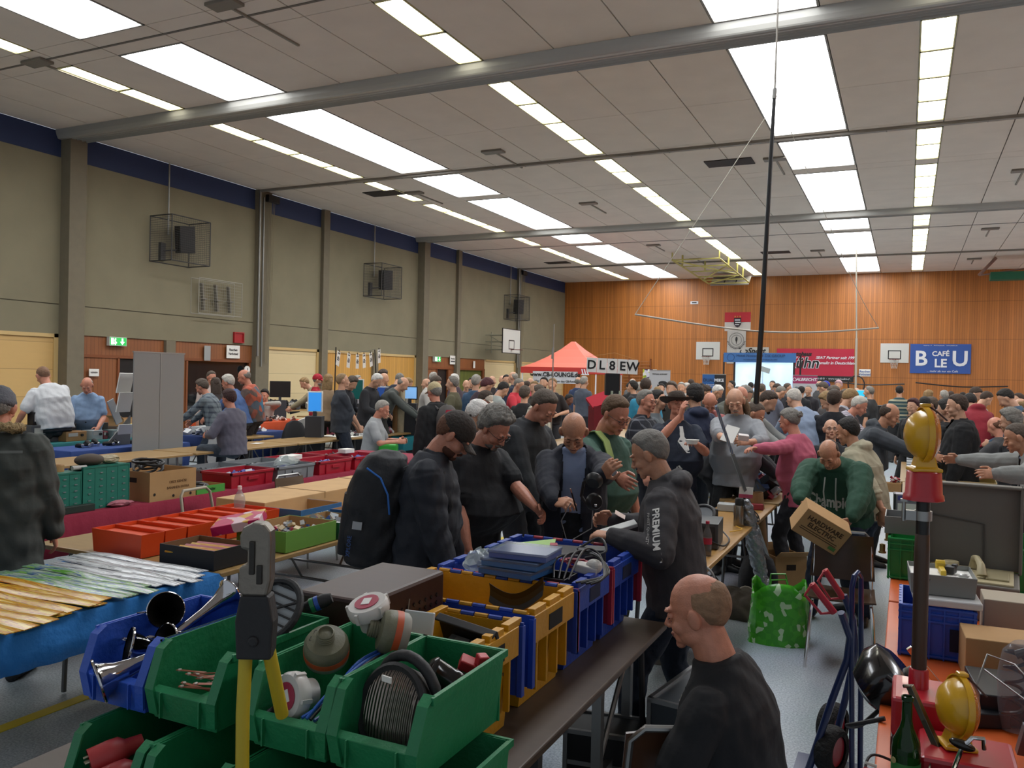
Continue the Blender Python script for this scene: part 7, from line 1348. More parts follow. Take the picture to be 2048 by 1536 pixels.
box_((-3.80, 4.02, T + .13), (.30, .22, .06), blotch('magenta_pack', ('b81c58', 'd8b8c0', 'c02860', 'd0a030', 'b81c58'), 14., .3), 'magenta printed bag lying across the light green tray', .4, name='printed_bag', cat='bag', rot=(.15, -.2, .5))
ctray(-3.62, 4.72, .38, .34, .11, '1f5c40', 'dark green cardboard tray with grey tool bags', 'grey bags and parts in the dark green tray', n=40, sz=.06, seed=4, txt='KIWI', tc='c83040'); ctray(-3.62, 5.14, .38, .40, .12, '2c5c94', 'blue printed cardboard tray with white lettering', 'white packets in the blue printed tray', n=40, sz=.05, seed=6, txt='TIKEX'); ctray(-3.64, 5.62, .38, .36, .12, 'b8a080', 'pale cardboard tray behind the black rucksack', 'white papers in the pale cardboard tray', n=30, sz=.06, seed=8)
ctray(-4.10, 5.0, .34, .48, .12, '3a6c9c', 'blue-rimmed cardboard tray behind the dark green tray', inner=CARD, txt='FRUIT')
o = empty('long_carton', (-4.50, 6.0, T), label='very long closed brown cardboard box on the far brown table', cat='box'); MB().bb((-.24, -1.25, 0), (.24, 1.25, .15)).build('carton_body', CARDL, o, bevel=.006)
for y in (-.55, .25): MB().bb((-.242, y, .10), (.242, y + .01, .154)).build('seam_tape', mat('a8865a', .5), o)
MB().bb((-.12, .55, .1515), (.16, 1.0, .154)).build('paper_sheet', PAPER, o)
o = empty('water_bottle', (-4.38, 4.62, T), label='clear plastic water bottle standing at the end of the long cardboard box', cat='bottle'); MB().lathe([(0, 0), (.036, 0), (.042, .02), (.036, .05), (.042, .09), (.036, .13), (.042, .17), (.034, .21), (.014, .245), (.013, .26), (0, .26)], n=24).build('bottle_body', mat('b0b8ba', .08, alpha=.42, coat=.3), o, smooth=True); MB().cyl((0, 0, .255), (0, 0, .28), .015).build('cap', PAPER, o, smooth=True)
chair((-5.30, 5.35, 0), PI / 2 + .1, 'beige tube-frame chair between the long box and the red cloth', frame=mat('a89c88', .4), tube_back=True); chair((-5.33, 6.55, 0), PI / 2 - .05, 'brown plywood chair in front of the red table cloth', seatm=wood('5a4836', .4))
carton((-2.80, 4.75, 0), (.50, .45, .28), CARDL, 'open brown carton on the floor under the brown tables', .3, flaps=True)
# ================================================================= red-clothed row
for i, (y0, y1) in enumerate(((3.7, 5.75), (5.8, 7.85), (7.9, 9.95))): table(-7.15, -5.72, y0, y1, ('near', 'middle', 'far')[i] + ' table hidden under the dark red cloth')
cloth(-7.18, -5.70, 3.66, 5.3, REDC, 'dark red cloth under the drawer cabinets', z=.752, drop=(.3, .28, .25, .0)); cloth(-7.18, -5.69, 5.32, 10.0, REDC, 'dark red cloth under the red and grey crates', z=.7535, drop=(.3, .34, .0, .3))
TEAL = mat('1f7464', .45); DRW = mat('8a9a9c', .25, alpha=.75)
def drawers(x, y, w_, h_, nc, nr, label, rz=0):
 o = empty('drawer_cabinet', (x, y, T), rz, label, 'drawer cabinet', 'teal drawer cabinets'); MB().tray((0, 0, 0), (.16, w_, h_), .008).build('frame', TEAL, o); f = MB()
 MB().bb((-.08, -w_ / 2, 0), (.06, w_ / 2, h_)).build('case', TEAL, o)
 for k in range(nc + 1): f.bb((.06, -w_ / 2 + k * w_ / nc - .004, 0), (.082, -w_ / 2 + k * w_ / nc + .004, h_))
 f.bb((.06, -w_ / 2, h_ - .012), (.084, w_ / 2, h_)).build('front_bars', TEAL, o)
 for i in range(nc):
  for j in range(nr):
   y0 = -w_ / 2 + (i + .08) * w_ / nc; y1 = -w_ / 2 + (i + .92) * w_ / nc; z0 = .01 + j * (h_ - .02) / nr; z1 = z0 + (h_ - .02) / nr * .88
   MB().bb((.06, y0, z0), (.078, y1, z1)).bb((.078, (y0 + y1) / 2 - .012, z0 + .006), (.086, (y0 + y1) / 2 + .012, z0 + .014)).bb((.0785, y0 + .01, z0 + .004), (.0792, y1 - .01, z0 + (z1 - z0) * .45), mi=1).build('drawer', [DRW, mat('3c4448', .6)], o)
drawers(-5.86, 4.62, .42, .34, 4, 6, 'teal-framed cabinet of clear drawers, the right one of the pair'); drawers(-5.86, 4.20, .38, .31, 4, 6, 'teal-framed cabinet of clear drawers, the left one of the pair')
o = empty('tape_roll', (-5.92, 4.28, T + .31), label='brown tape roll on top of the left drawer cabinet', cat='tape roll'); MB().lathe([(.035, 0), (.055, 0), (.055, .05), (.035, .05), (.035, 0)], n=24, cap=False).build('roll', CARD, o, smooth=True); MB().ell((0, 0, 0), (.09, .12, .05)).build('cloth_cap', mat('4a4036', .8), smooth=True, loc=(-5.90, 4.55, T + .38), label='brown flat cap lying on the right drawer cabinet', cat='cap'); bag((-5.88, 4.72, T + .34), (.14, .2, .07), 'beige and white crumpled paper bag on the right drawer cabinet', 2, mat('b0a488', .7))
MB().cyl((0, -.06, 0), (0, .06, 0), .018).build('foil_roll', mat('a8a8a4', .4), smooth=True, loc=(-5.82, 4.40, T + .335), label='white paper roll on the edge of the drawer cabinets', cat='roll')
box_((-5.80, 4.28, T), (.14, .40, .055), mat('24322c', .5), 'flat dark green case at the edge of the red cloth', name='flat_case', cat='case'); bag((-5.74, 4.72, T), (.12, .22, .05), 'pink crumpled bag at the edge of the red cloth', 6, mat('b8707c', .6))
o = carton((-5.90, 5.22, T), (.40, .50, .25), CARD, 'brown removal carton full of black cables', inner=CARD); text('OBST GEMÜSE', .03, mat('7a5a38', .8), o, (.2015, .05, .15), (PI / 2, 0, PI / 2)); text('BANANEN EXTRA', .03, mat('7a5a38', .8), o, (.2015, .05, .10), (PI / 2, 0, PI / 2))
for y, z_ in ((-.2, .06), (.0, .03), (.19, .03)): MB().cyl((.198, y, z_), (.2025, y, z_), .012).build('air_hole', BLACK, o)
coil((-5.90, 5.13, T + .24), .10, .011, 5, mat('161618', .5), 'thick bundle of black cables spilling from the removal carton', h=.10, wob=.03, tilt=(.2, .1, 0));
o = ctray(-5.84, 5.66, .26, .34, .07, '4a9c3c', 'green-edged cardboard tray of black cables', inner=CARD, txt='GREEN', tc='1e3c1c'); coil((-5.84, 5.62, T + .05), .08, .012, 3, mat('1a1a1c', .5), 'black cable coil in the green-edged tray', wob=.02)
ctray(-6.30, 5.60, .34, .40, .16, 'a88858', 'brown tray printed with yellow lettering behind the green-edged tray', 'blue packets in the brown lettered tray', txt='PRIME', tc='c8b020', n=30)
REDB = mat('a8182c', .4); GRB = mat('7c8084', .5)
def euro(x, y, m, label, dx=.38, dy=.58, h=.15, blue=True, seed=1):
 o = empty('crate', (x, y, T), label=label, cat='crate', group='red and grey stacking crates'); MB().tray((0, 0, 0), (dx, dy, h), .008, taper=.95).build('body', m, o); r = MB()
 for s in (-1, 1): r.box((s * dx / 2, 0, h - .012), (.018, dy + .018, .024)).box((0, s * dy / 2, h - .012), (dx + .018, .018, .024)); r.box((s * (dx / 2), -dy * .3, h * .4), (.012, .008, h * .7)).box((s * (dx / 2), dy * .3, h * .4), (.012, .008, h * .7))
 r.box((dx / 2 + .004, 0, h * .55), (.012, .14, .03)).build('rim', m, o, bevel=.002)
 heap((x, y, T + .01), (dx * .85, dy * .88, h * .72), None, 'small_packets', 'small blue and white packets in the %s' % label[:label.index(' crate')] + ' crate', 60, seed=seed, sz=.05, mats=[mat('2c3c98', .4), mat('3c50a8', .4), mat('b8bcc8', .3)] if blue else [mat('3a3c40', .5), mat('a0a4a8', .3), mat('5c6064', .4)], cat='packets')
for i, (x, y, m, l_, bl) in enumerate(((-5.92, 6.22, REDB, 'nearest red crate in the front row with blue packets', 1), (-5.92, 6.86, GRB, 'light grey front-row crate between the red ones', 1), (-5.92, 7.52, REDB, 'second red crate of the front row', 1), (-5.92, 8.16, REDB, 'farthest red crate of the front row', 1), (-6.36, 6.30, GRB, 'dark-filled grey crate of the back row', 0), (-6.36, 6.94, GRB, 'second grey crate of the back row', 0), (-6.36, 7.58, REDB, 'nearer red crate of the back row', 1), (-6.36, 8.22, REDB, 'farther red crate of the back row', 0))): euro(x, y, m, l_, blue=bl, seed=i)
bag((-5.95, 6.95, T + .10), (.22, .34, .12), 'crumpled clear bag on the light grey crate', 11); box_((-6.1, 7.2, T + .155), (.14, .26, .05), PAPER, 'white flat box across the crates', .2); box_((-6.1, 8.2, T + .155), (.12, .16, .05), PAPER, 'small white box on the rims of the far red crates', -.1)
# ================================================================= third row: empty brown tables, notices, display board
for i, (y0, y1, l_) in enumerate(((6.2, 8.2, 'nearest empty brown table of the long row'), (8.25, 10.3, 'empty brown table the woman sits on'), (10.35, 11.6, 'empty brown table beyond the sitting woman'))): table(-9.42, -8.6, y0, y1, l_)
table(-9.42, -8.6, 11.65, 13.6, 'brown table under the hanging paper notices, covered with small parts')
box_((-9.0, 12.3, T), (.6, 1.2, .004), PAPER, 'white paper sheet covering the table under the notices', name='paper_sheet', cat='paper'); heap((-9.0, 12.6, T), (.55, 1.5, .07), None, 'small_parts', 'small parts and clear bags spread over the white paper', 90, seed=3, sz=.07, mats=[mat('c0c2c4', .3), mat('7a3040', .5), mat('3a3c40', .5), mat('d0d0cc', .5)], cat='small parts'); box_((-9.05, 9.9, T), (.14, .2, .003), PAPER, 'sheet of paper on the empty brown table', .3, name='paper_sheet', cat='paper')
o = empty('display_board', (-9.75, 8.62, 0), label='tall grey two-part display board beside the empty tables', cat='display board')
for y0, y1 in ((-.43, .02), (.04, .46)): MB().bb((-.01, y0, .02), (.01, y1, 2.10)).build('panel', mat('8c8b8a', .7), o, bevel=.003)
MB().bb((-.015, -.44, 2.095), (.015, .47, 2.115)).bb((-.012, .02, 0), (.014, .04, 2.1)).build('rail', mat('9a9a98', .4, .5), o); MB().bb((-.15, -.4, 0), (.15, -.36, .02)).bb((-.15, .36, 0), (.15, .40, .02)).build('foot', GREYM, o)
o = empty('leaflet_rack', (-10.35, 8.55, T), label='white leaflet rack with papers leaning behind the display board', cat='rack')
for z_ in (.25, .72, 1.0): MB().box((0, 0, z_ - .1), (.02, .24, .30), (0, .25, 0)).build('leaflet', PAPER, o)
MB().loft([[Vector((x, y, z_)) for y, z_ in ((-.32, 0), (.1, 0), (.1, .42))] for x in (-.01, .01)]).build('side_panel', GREYM, o)
BP = mat('151518', .4)
for (px_, l_) in ((667, 'left'), (757, 'right')):
 p = at_x(px_, 868, -9.15); p2_ = at_x(px_, 700 if px_ > 700 else 694, -9.15); MB().cyl((p.x, p.y, T), (p.x, p.y - (.18 if px_ > 700 else -.02), p2_.z), .014, .010).build('black_pole', BP, smooth=True, label='thin black pole at the %s end of the paper notices' % l_, cat='pole')
tops = [(678, 703), (698, 707), (715, 709), (728, 708), (741, 706), (758, 699)]
A_, B_ = at_x(668, 702, -9.15), at_x(752, 698, -9.15); cable([A_, A_.lerp(B_, .35) - V((0, 0, .05)), A_.lerp(B_, .7) - V((0, 0, .04)), B_], .003, BP, 'string carrying the paper notices', cat='string', name='string')
for i, (px_, py_) in enumerate(tops):
 p = at_x(px_, py_, -9.15 + .02 * (i % 2)); n_ = empty('notice', p, label='printed white paper notice on the string, %s from the left' % ordn[i].replace('nearest', 'first'), cat='notice', group='paper notices on the string'); n_.rotation_euler = (.12 * (i - 2) if i < 5 else .1, 0, .25)
 MB().bb((-.001, -.075, -.26), (.001, .075, 0)).build('sheet', PAPER, n_); MB().bb((-.006, -.006, -.02), (.006, .006, .03)).build('peg', BP, n_)
 for k, (s_, z_) in enumerate((('X-LINE', -.035), ('FUNK\nTECHNIK\nSERVICE', -.13))): text(s_, .03 if k == 0 else .026, BLACK, n_, (.003, 0, z_), (PI / 2, 0, PI / 2))
# small things between the rows
o = empty('wheeled_trolley', (-12.7, 12.9, 0), label='folded black luggage trolley in front of the orange cloth', cat='trolley'); MB().tube([(0, -.16, .05), (0, -.16, .95), (0, .16, .95), (0, .16, .05)], .012).tube([(0, -.16, .45), (0, .16, .45)], .02).build('frame', BP, o)
def office(x, y, rz, label):
 c = empty('coat_chair', (x, y, 0), rz, label, 'chair'); MB().loft([sect(V((0, yy, z_)), Matrix.Identity(3), rx, ry, 18, 2.6) for yy, z_, rx, ry in ((0, .25, .32, .22), (0, .5, .29, .18), (.05, .8, .22, .10), (.06, .95, .15, .06), (.06, 1.0, .06, .03))]).build('coat', mat('131316', .8), c, smooth=True)
 for sx in (-1, 1): MB().cyl((sx * .2, -.15, .3), (sx * .2, -.17, 0), .012).build('leg', STEEL, c)
office(-9.85, 11.75, 1.2, 'chair draped with a black coat behind the brown tables')
MB().bb((-.01, -.22, -.2), (.01, .22, .2)).build('seat_shell', PAPER, loc=(-10.2, 12.2, .82), rot=(.3, .5, 0), label='white plastic seat shell beside the black coat', cat='seat', bevel=.01)
box_((-10.4, 11.0, 0), (.3, .4, .32), mat('2c4a9c', .5), 'dark blue plastic tub on the floor behind the brown tables', name='tub', cat='tub'); box_((-10.2, 10.3, .0), (.3, .35, .95), mat('b8b8b8', .5), 'white plastic folding stand behind the sitting woman', name='folding_stand', cat='stand')
cl_ = table(-10.75, -9.95, 10.6, 11.3, 'small brown table with a white bag'); o = empty('carrier_bag', (-10.4, 11.0, T), .3, 'white paper carrier bag with two handles', 'bag'); MB().tray((0, 0, 0), (.16, .30, .22), .003).build('bag_body', PAPER, o)
for s in (-1, 1): MB().tube([(s * .08, -.06, .2), (s * .07, -.05, .36), (s * .07, .05, .36), (s * .08, .06, .2)], .008).build('handle', PAPER, o)
# fourth row: radio stalls by the wall
cloth(-11.55, -10.72, 7.4, 9.7, mat('1c6a6a', .85), 'teal table cloth under the radios', z=.80, drop=(.1, .2, .3, .1)); table(-11.5, -10.75, 7.45, 9.65, 'table under the teal cloth', z=.79)
cloth(-10.68, -9.95, 7.4, 9.4, mat('26407c', .85), 'dark blue table cloth under the binoculars', z=.752, drop=(.0, .45, .3, .1)); table(-10.65, -9.98, 7.45, 9.35, 'table under the dark blue cloth with binoculars')
for i in range(6):
 b_ = empty('binoculars', (-10.25 - .12 * (i % 2), 7.85 + i * .24, T), 1.2 + .2 * i, 'black binoculars on the dark blue cloth, %s from the camera' % ordn[i], 'binoculars', 'binoculars on the dark blue cloth')
 for s in (-1, 1): MB().lathe([(0, 0), (.022, 0), (.022, .05), (.036, .09), (.038, .16), (0, .16)], (s * .045, 0, .04), (s * .1, 1, .15 * s), 16).build('barrel', BP, b_, smooth=True); MB().cyl((s * .047, -.012, .035), (s * .045, 0, .04), .021).build('eyepiece_ring', mat('b8b8b4', .3, .6), b_)
 MB().box((0, .05, .04), (.09, .04, .02)).build('bridge', BP, b_)
gear = (('grey measuring instrument with two dials', (-11.10, 7.75), (.28, .42, .24), '44464a'), ('brown cardboard carton with printing', (-10.92, 8.12), (.22, .34, .14), 'a07a4c'), ('black radio receiver on the brown carton', (-11.2, 8.12), (.26, .40, .24), '1c1e22'), ('pale grey meter box', (-10.90, 8.46), (.20, .18, .14), '9ca4a4'), ('small dark red device', (-10.90, 8.61), (.16, .08, .12), '6a2430'), ('grey-green meter with a lens', (-10.90, 8.80), (.20, .2, .13), '6a7c7c'), ('white case with a round window', (-10.90, 9.02), (.18, .16, .16), 'b8b8b4'), ('bright yellow clamp device', (-10.95, 9.22), (.16, .14, .20), 'c8b41c'), ('stack of dark radio sets', (-11.3, 8.7), (.25, .5, .22), '2a2c30'))
for i, (l_, (x, y), d, c) in enumerate(gear):
 e_ = empty('radio_device', (x, y, .803), .05 * (i % 3), l_ + ' on the teal cloth', 'device'); MB().bb((-d[0] / 2, -d[1] / 2, 0), (d[0] / 2, d[1] / 2, d[2])).build('housing', mat(c, .5), e_, bevel=.006); MB().bb((d[0] / 2, -d[1] * .4, d[2] * .5), (d[0] / 2 + .004, d[1] * .05, d[2] * .85)).build('dial', mat('b0b0a8', .4), e_); MB().cyl((d[0] / 2, d[1] * .25, d[2] * .6), (d[0] / 2 + .02, d[1] * .25, d[2] * .6), .02).build('knob', BLACK, e_)
for i, y in enumerate((7.70, 7.93)): e_ = empty('panel_meter', (-11.1, y, 1.045), label='black-framed panel meter on the grey instrument, %s one' % ('left', 'right')[i], cat='meter'); MB().bb((-.06, -.085, 0), (.06, .085, .18)).build('housing', BP, e_); MB().bb((.06, -.06, .05), (.063, .06, .15)).build('dial', PAPER, e_)
box_((-10.98, 8.98, 1.02), (.02, .12, .40), mat('9aa0a4', .4), 'slanting clear acrylic panel before the old man in the blue shirt', rot=(.45, 0, 0), name='acrylic_sheet', cat='sheet')
carton((-12.0, 10.0, .9), (.3, .6, .12), CARDL, 'open brown carton with wide flaps behind the radios', .2, flaps=True); box_((-12.0, 10.0, 0), (.5, .9, .898), mat('4a3c30', .6), 'dark chest carrying the open brown carton', .2, name='chest', cat='chest')
cloth(-11.6, -10.6, 10.3, 12.4, mat('1e3468', .85), 'navy table cloth at the stall behind the display board', z=.752, drop=(.0, .5, .2, .1)); table(-11.55, -10.65, 10.35, 12.35, 'table under the navy cloth'); heap((-11.1, 11.2, T), (.8, 1.7, .10), None, 'small_goods', 'white and metallic goods spread on the navy cloth', 110, seed=12, sz=.08, mats=[mat('b8bcc0', .4), mat('8a5a60', .5), mat('4a4c50', .4), mat('d0d2d4', .5)], cat='small goods')
box_((-11.0, 10.75, T), (.3, .34, .14), mat('c0c4c6', .4), 'white translucent box on the navy cloth', .1)
cloth(-14.0, -12.6, 13.2, 15.6, mat('c2491c', .8), 'bright orange table cloth', z=.752, drop=(.1, .45, .35, .2)); table(-13.95, -12.65, 13.25, 15.55, 'table under the bright orange cloth'); heap((-13.2, 14.4, T), (1.0, 2.0, .08), None, 'small_goods', 'white and brown goods on the orange cloth', 90, seed=15, sz=.08, mats=[mat('c8c0b8', .5), mat('7a4a38', .5), mat('2a2a2c', .5)], cat='small goods'); box_((-12.9, 13.5, T), (.3, .4, .14), CARDL, 'flat brown carton on the near corner of the orange cloth', .1)
box_((-10.6, 12.9, .62), (.4, .8, .12), mat('b89a1c', .5), 'yellow crate of tools on the low brown table', .1, name='crate', cat='crate'); table(-11.0, -10.1, 11.8, 13.6, 'low brown table carrying the yellow crate', z=.62)
def screen(x, y, z_, w_, h_, m, label, rz=0, tilt=0., stand=True, back=False):
 o = empty('monitor', (x, y, z_), rz, label, 'monitor'); MB().bb((-w_ / 2, -.02, .08), (w_ / 2, .02, .08 + h_)).build('housing', PAPER if not back else BP, o, bevel=.005); MB().bb((-w_ / 2 + .02, -.024, .10), (w_ / 2 - .02, -.02, .06 + h_)).build('screen', m, o); MB().bb((-.03, -.02, 0), (.03, .02, .1)).bb((-.14, -.12, -z_ + .002), (.14, .12, .01)).build('pedestal', mat('33353a', .6), o)
p = at_d(630, 822, 14.4); screen(p.x, p.y, p.z - .10, .26, .36, mat('2a78c0', .3, emit=.5), 'monitor with a bright blue desktop picture left of the beige sweater', .45); p = at_d(712, 798, 16.6); screen(p.x, p.y, p.z - .1, .30, .42, mat('12504c', .3, emit=.15), 'white-framed monitor with a dark teal picture', .5); p = at_d(768, 798, 17.3); screen(p.x, p.y, p.z - .1, .34, .28, mat('22407c', .3, emit=.3), 'white-framed monitor with a dark blue picture', .5); p = at_d(820, 797, 16.2); screen(p.x, p.y, p.z - .1, .30, .26, mat('6a94c0', .3, emit=.5), 'dark blue framed monitor with a white window', .4, back=True); p = at_d(560, 793, 20.5); screen(p.x, p.y, p.z - .1, .5, .4, mat('1c1c1e', .3), 'large switched-off dark monitor by the cream wall', .9, back=True)
table(-13.4, -12.4, 16.0, 19.5, 'table of used laptops in the middle of the left side', z=.80); heap((-12.9, 17.5, .80), (.8, 2.8, .14), None, 'equipment', 'black and white electrical equipment on the laptop table', 110, seed=20, sz=.14, mats=[BP, mat('b8b8b4', .4), mat('3a3c40', .5)], cat='equipment')
table(-15.6, -14.6, 15.5, 21, 'table of dark equipment along the cream wall', z=.85); heap((-15.1, 18, .85), (.9, 4.5, .22), None, 'equipment', 'dark equipment and red boxes along the cream wall', 130, seed=21, sz=.2, mats=[BP, mat('7a2420', .5), mat('3a3430', .5), mat('a8a498', .5)], cat='equipment')
cloth(-11.4, -10.6, 13.9, 15.6, mat('5a1428', .85), 'wine-red table cloth beside the clasped hands', z=.78, drop=(.1, .5, .3, .1)); table(-11.35, -10.65, 13.95, 15.55, 'table under the wine-red cloth', z=.77)
# laptops
table(-7.95, -7.15, 13.6, 16.2, 'white-topped table of open laptops', z=.80, top=mat('b8b8b6', .4))
for i in range(6):
 p = at_x(907 + i * 22 + (14 if i > 2 else 0), 838, -7.6 + .1 * (i % 2)); l_ = empty('laptop', (p.x, p.y, .803), -.5 - .1 * (i % 2), 'open grey laptop on the white-topped table, %s from the left' % ordn[i].replace('nearest', 'first'), 'laptop', 'open laptops'); MB().bb((-.16, -.11, 0), (.16, .11, .018)).build('keyboard_base', mat('4a4c50', .4), l_, bevel=.003); MB().box((0, .14, .12), (.33, .010, .23), (-.3, 0, 0)).build('display', [mat('2c3038', .3), mat('3c5c9a', .2)][:1], l_, bevel=.003); MB().box((0, .133, .12), (.30, .004, .20), (-.3, 0, 0)).build('screen', mat('3c5478' if i % 3 == 0 else '50545a', .2, emit=.05), l_)
box_((-7.3, 10.9, .0), (.28, .22, .78), mat('2c9c34', .4), 'bright green plastic chair back behind the brown cap', .4, name='plastic_chair', cat='chair', bevel=.03)
carton((-8.55, 13.25, .45), (.34, .5, .26), mat('14707a', .5), 'teal plastic crate of cables on the floor stand', inner=mat('14707a', .5), name='crate', cat='crate', holes=False); box_((-8.55, 13.25, 0), (.3, .45, .448), BP, 'black box carrying the teal crate', name='box', cat='box')
for i, (px_, r_, c, l_, zt) in enumerate(((789, .05, '6a4a24', 'tall brown cardboard tube standing by the seated reader', 1.62), (797, .09, 'b0a488', 'thick roll of taped cream foam tubes', 1.6), (806, .035, 'a8a498', 'thin white tube leaning beside the foam roll', 1.4))):
 p = at_x(px_, 890, -8.85); MB().cyl((p.x, p.y, 0), (p.x + .03 * i, p.y, zt), r_, r_ * .95, 16).build('upright_tube', mat(c, .7, bump=.4, bscale=14., var=.15, vscale=7.), smooth=True, label=l_, cat='tube')
# ================================================================= middle of the hall
p = at_d(1222, 868, 9.8); o = empty('loudspeaker_stand', (p.x, p.y, 0), label='black tripod stand carrying the black loudspeaker in the middle of the hall', cat='stand'); MB().cyl((0, 0, .2), (0, 0, 1.68), .018).build('pole', BP, o, smooth=True); MB().cyl((0, 0, .60), (0, 0, .75), .03).build('collar', BP, o)
MB().cyl((0, .03, 1.9), (0, .03, 2.12), .010).build('sign_rod', BP, o)
for k in range(3): a = k * 2.094 + .4; MB().cyl((0, 0, .65), (.45 * math.cos(a), .45 * math.sin(a), .01), .013).build('leg', BP, o, smooth=True)
o = empty('loudspeaker', (p.x, p.y, 1.68), .4, 'black box loudspeaker hanging under the letter sign', 'loudspeaker'); MB().bb((-.085, -.08, 0), (.085, .08, .26)).build('cabinet', BP, o, bevel=.01); MB().bb((-.07, -.083, .02), (.07, -.08, .24)).build('grille', mat('0c0c0e', .7), o)
a, b_ = at_d(1173, 731, 9.7), at_d(1276, 733, 9.7); sg = empty('letter_sign', a.lerp(b_, .5), label='hanging row of white sheets with the black letters DL8EW', cat='sign'); sg.rotation_euler = (0, .03, math.atan2(b_.y - a.y, b_.x - a.x)); W_ = (b_ - a).length / 5
for k, ch in enumerate('DL8EW'):
 MB().bb((-W_ * 2.5 + k * W_ + .002, -.001, -.085), (-W_ * 1.5 + k * W_ - .002, .001, .085)).build('sheet', PAPER, sg); text(ch, .145, BLACK, sg, (-W_ * 2 + k * W_, -.003, 0), (PI / 2, 0, 0), bold=.003)
MB().tube([(-W_ * 2.6, 0, .09), (.02, 0, .155), (W_ * 2.6, 0, .08)], .002, n=6).build('string', CARD, sg)
table(-3.9, -2.5, 9.6, 12.6, 'wide table of boxes in the middle of the hall', z=.76); table(-5.6, -4.0, 12.2, 17.4, 'farther table of books and boxes in the middle of the hall', z=.78)
rnd = random.Random(8)
for k, (px_, py_, zc_, d, c, l_) in enumerate(((1150, 812, 14.2, (.16, .14, .22), '8a8c78', 'olive ring binder in the middle stall'), (1160, 806, 14.6, (.14, .2, .24), 'a88454', 'tall brown box in the middle stall'), (1166, 812, 13.8, (.2, .12, .14), 'b8a030', 'yellow-lidded box in the middle stall'), (1174, 814, 13.2, (.06, .2, .2), '98283c', 'red and white striped book in the middle stall'), (1186, 820, 13.0, (.24, .16, .10), 'a87a4c', 'low brown carton in the middle stall'), (1146, 822, 13.0, (.22, .2, .16), '787a70', 'grey metal box in the middle stall'), (1184, 808, 14.0, (.12, .12, .16), 'c0bcb4', 'cream fan heater in the middle stall'), (1196, 816, 13.4, (.22, .24, .12), '2c2c30', 'black appliance in the middle stall'))):
 p = at_d(px_, py_ + 6, zc_); box_((p.x, p.y, .78), d, mat(c, .5), l_, rnd.uniform(0, 1))
o = empty('green_case', at_d(1190, 838, 10.6), .5, 'open bright green case with a black slanting lid', 'case'); o.location.z = .765; MB().tray((0, 0, 0), (.55, .34, .16), .01).build('body', mat('2c8a34', .5), o); MB().box((.05, .14, .22), (.5, .02, .28), (-1.1, 0, .0)).build('lid', mat('1c1c1c', .4), o)
o = empty('red_case', at_d(1206, 800, 13.6), .7, 'open red case lid slanting over the middle stall', 'case'); MB().box((0, 0, .02), (.50, .05, .26), (-.9, -.35, 0)).build('lid', mat('a81c30', .4), o); MB().bb((-.2, -.14, -.78), (.2, .14, -.10)).build('body', mat('6a1420', .4), o)
heap((-3.2, 11.2, .76), (1.2, 2.4, .12), None, 'small_goods', 'boxes and small appliances spread on the wide middle table', 120, seed=31, sz=.13, mats=[mat('a8a49c', .5), mat('a82838', .5), mat('2a2c30', .5), mat('7a8a80', .5)], cat='small goods')
a = at_d(1103, 795, 14.6); MB().cyl((a.x, a.y, .02), (a.x + .02, a.y, at_d(1105, 648, 14.6).z), .016, .010).cyl((a.x, a.y, 2.2), (a.x + .01, a.y, 2.4), .022).build('aluminium_mast', mat('a8a8a4', .3, .8), smooth=True, label='tall aluminium mast held upright in front of the red tent', cat='mast')
for i, px_ in enumerate((1216, 1232)): a, b_ = at_d(px_ - 4, 868, 9.2), at_d(px_ + 8, 782, 9.4); a.z = .0; MB().cyl(a, b_, .013).build('wooden_easel_leg', mat('9aa08a', .6), label='pale slanting bar %s of the loudspeaker stand' % ('left', 'right')[i], cat='bar')
# stalls on the right half
for i, (x0, x1, y0, y1, l_, hl, z_) in enumerate(((-.02, .80, 6.6, 8.6, 'near table of sorting trays at the right', None, .75), (-.02, .84, 8.65, 10.7, 'middle table of sorting trays at the right', None, .75), (-.05, .90, 10.75, 13.5, 'far table of grey boxes at the right', None, .75), (-2.9, -1.9, 12.5, 16.8, 'table of blue crates behind the pink shirt', 'blue and white goods behind the pink shirt', .76), (-1.75, -.85, 14.0, 18.5, 'table with yellow devices in the crowd', 'yellow and white devices in the crowd', .76), (1.0, 2.4, 14.5, 24, 'long table of grey storage boxes at the right', None, .76), (-1.6, -1.05, 8.05, 9.9, 'small table around the black mast foot', 'white and red odds and ends around the mast foot', .75), (-4.0, -3.2, 17.5, 24, 'table in front of the projection screen', 'goods in front of the projection screen', .78), (-9.6, -8.4, 20, 27, 'table below the lounge banner', 'white goods below the lounge banner', .8), (-6.5, -5.4, 20, 26, 'table behind the loudspeaker stand', 'pale goods behind the loudspeaker', .8))):
 table(x0, x1, y0, y1, l_, z=z_, top=mat('b0ada4', .5) if i > 6 else None)
 if hl: heap(((x0 + x1) / 2, (y0 + y1) / 2, z_), ((x1 - x0) * .9, (y1 - y0) * .9, .16), None, 'small_goods', hl, 110, seed=40 + i, sz=.12, mats=[mat('b8bcc0', .4), mat('3a5c8c', .5), mat('2a2c30', .5), mat('b8a41c' if i == 4 else 'a03040', .5)], cat='small goods')
mt = [blotch('parts_red', ('b8a890', 'a8323c', 'c8bca8', '3a2c24', 'b84048'), 70., .5), blotch('parts_grey', ('a8aaac', 'c8cacc', '6a6c70', 'b8bcc0'), 60., .5), blotch('parts_beige', ('b8a888', 'c8b898', '5a4a3a', 'a89878'), 70., .5)]
TRB = wood('5a3424', .5)
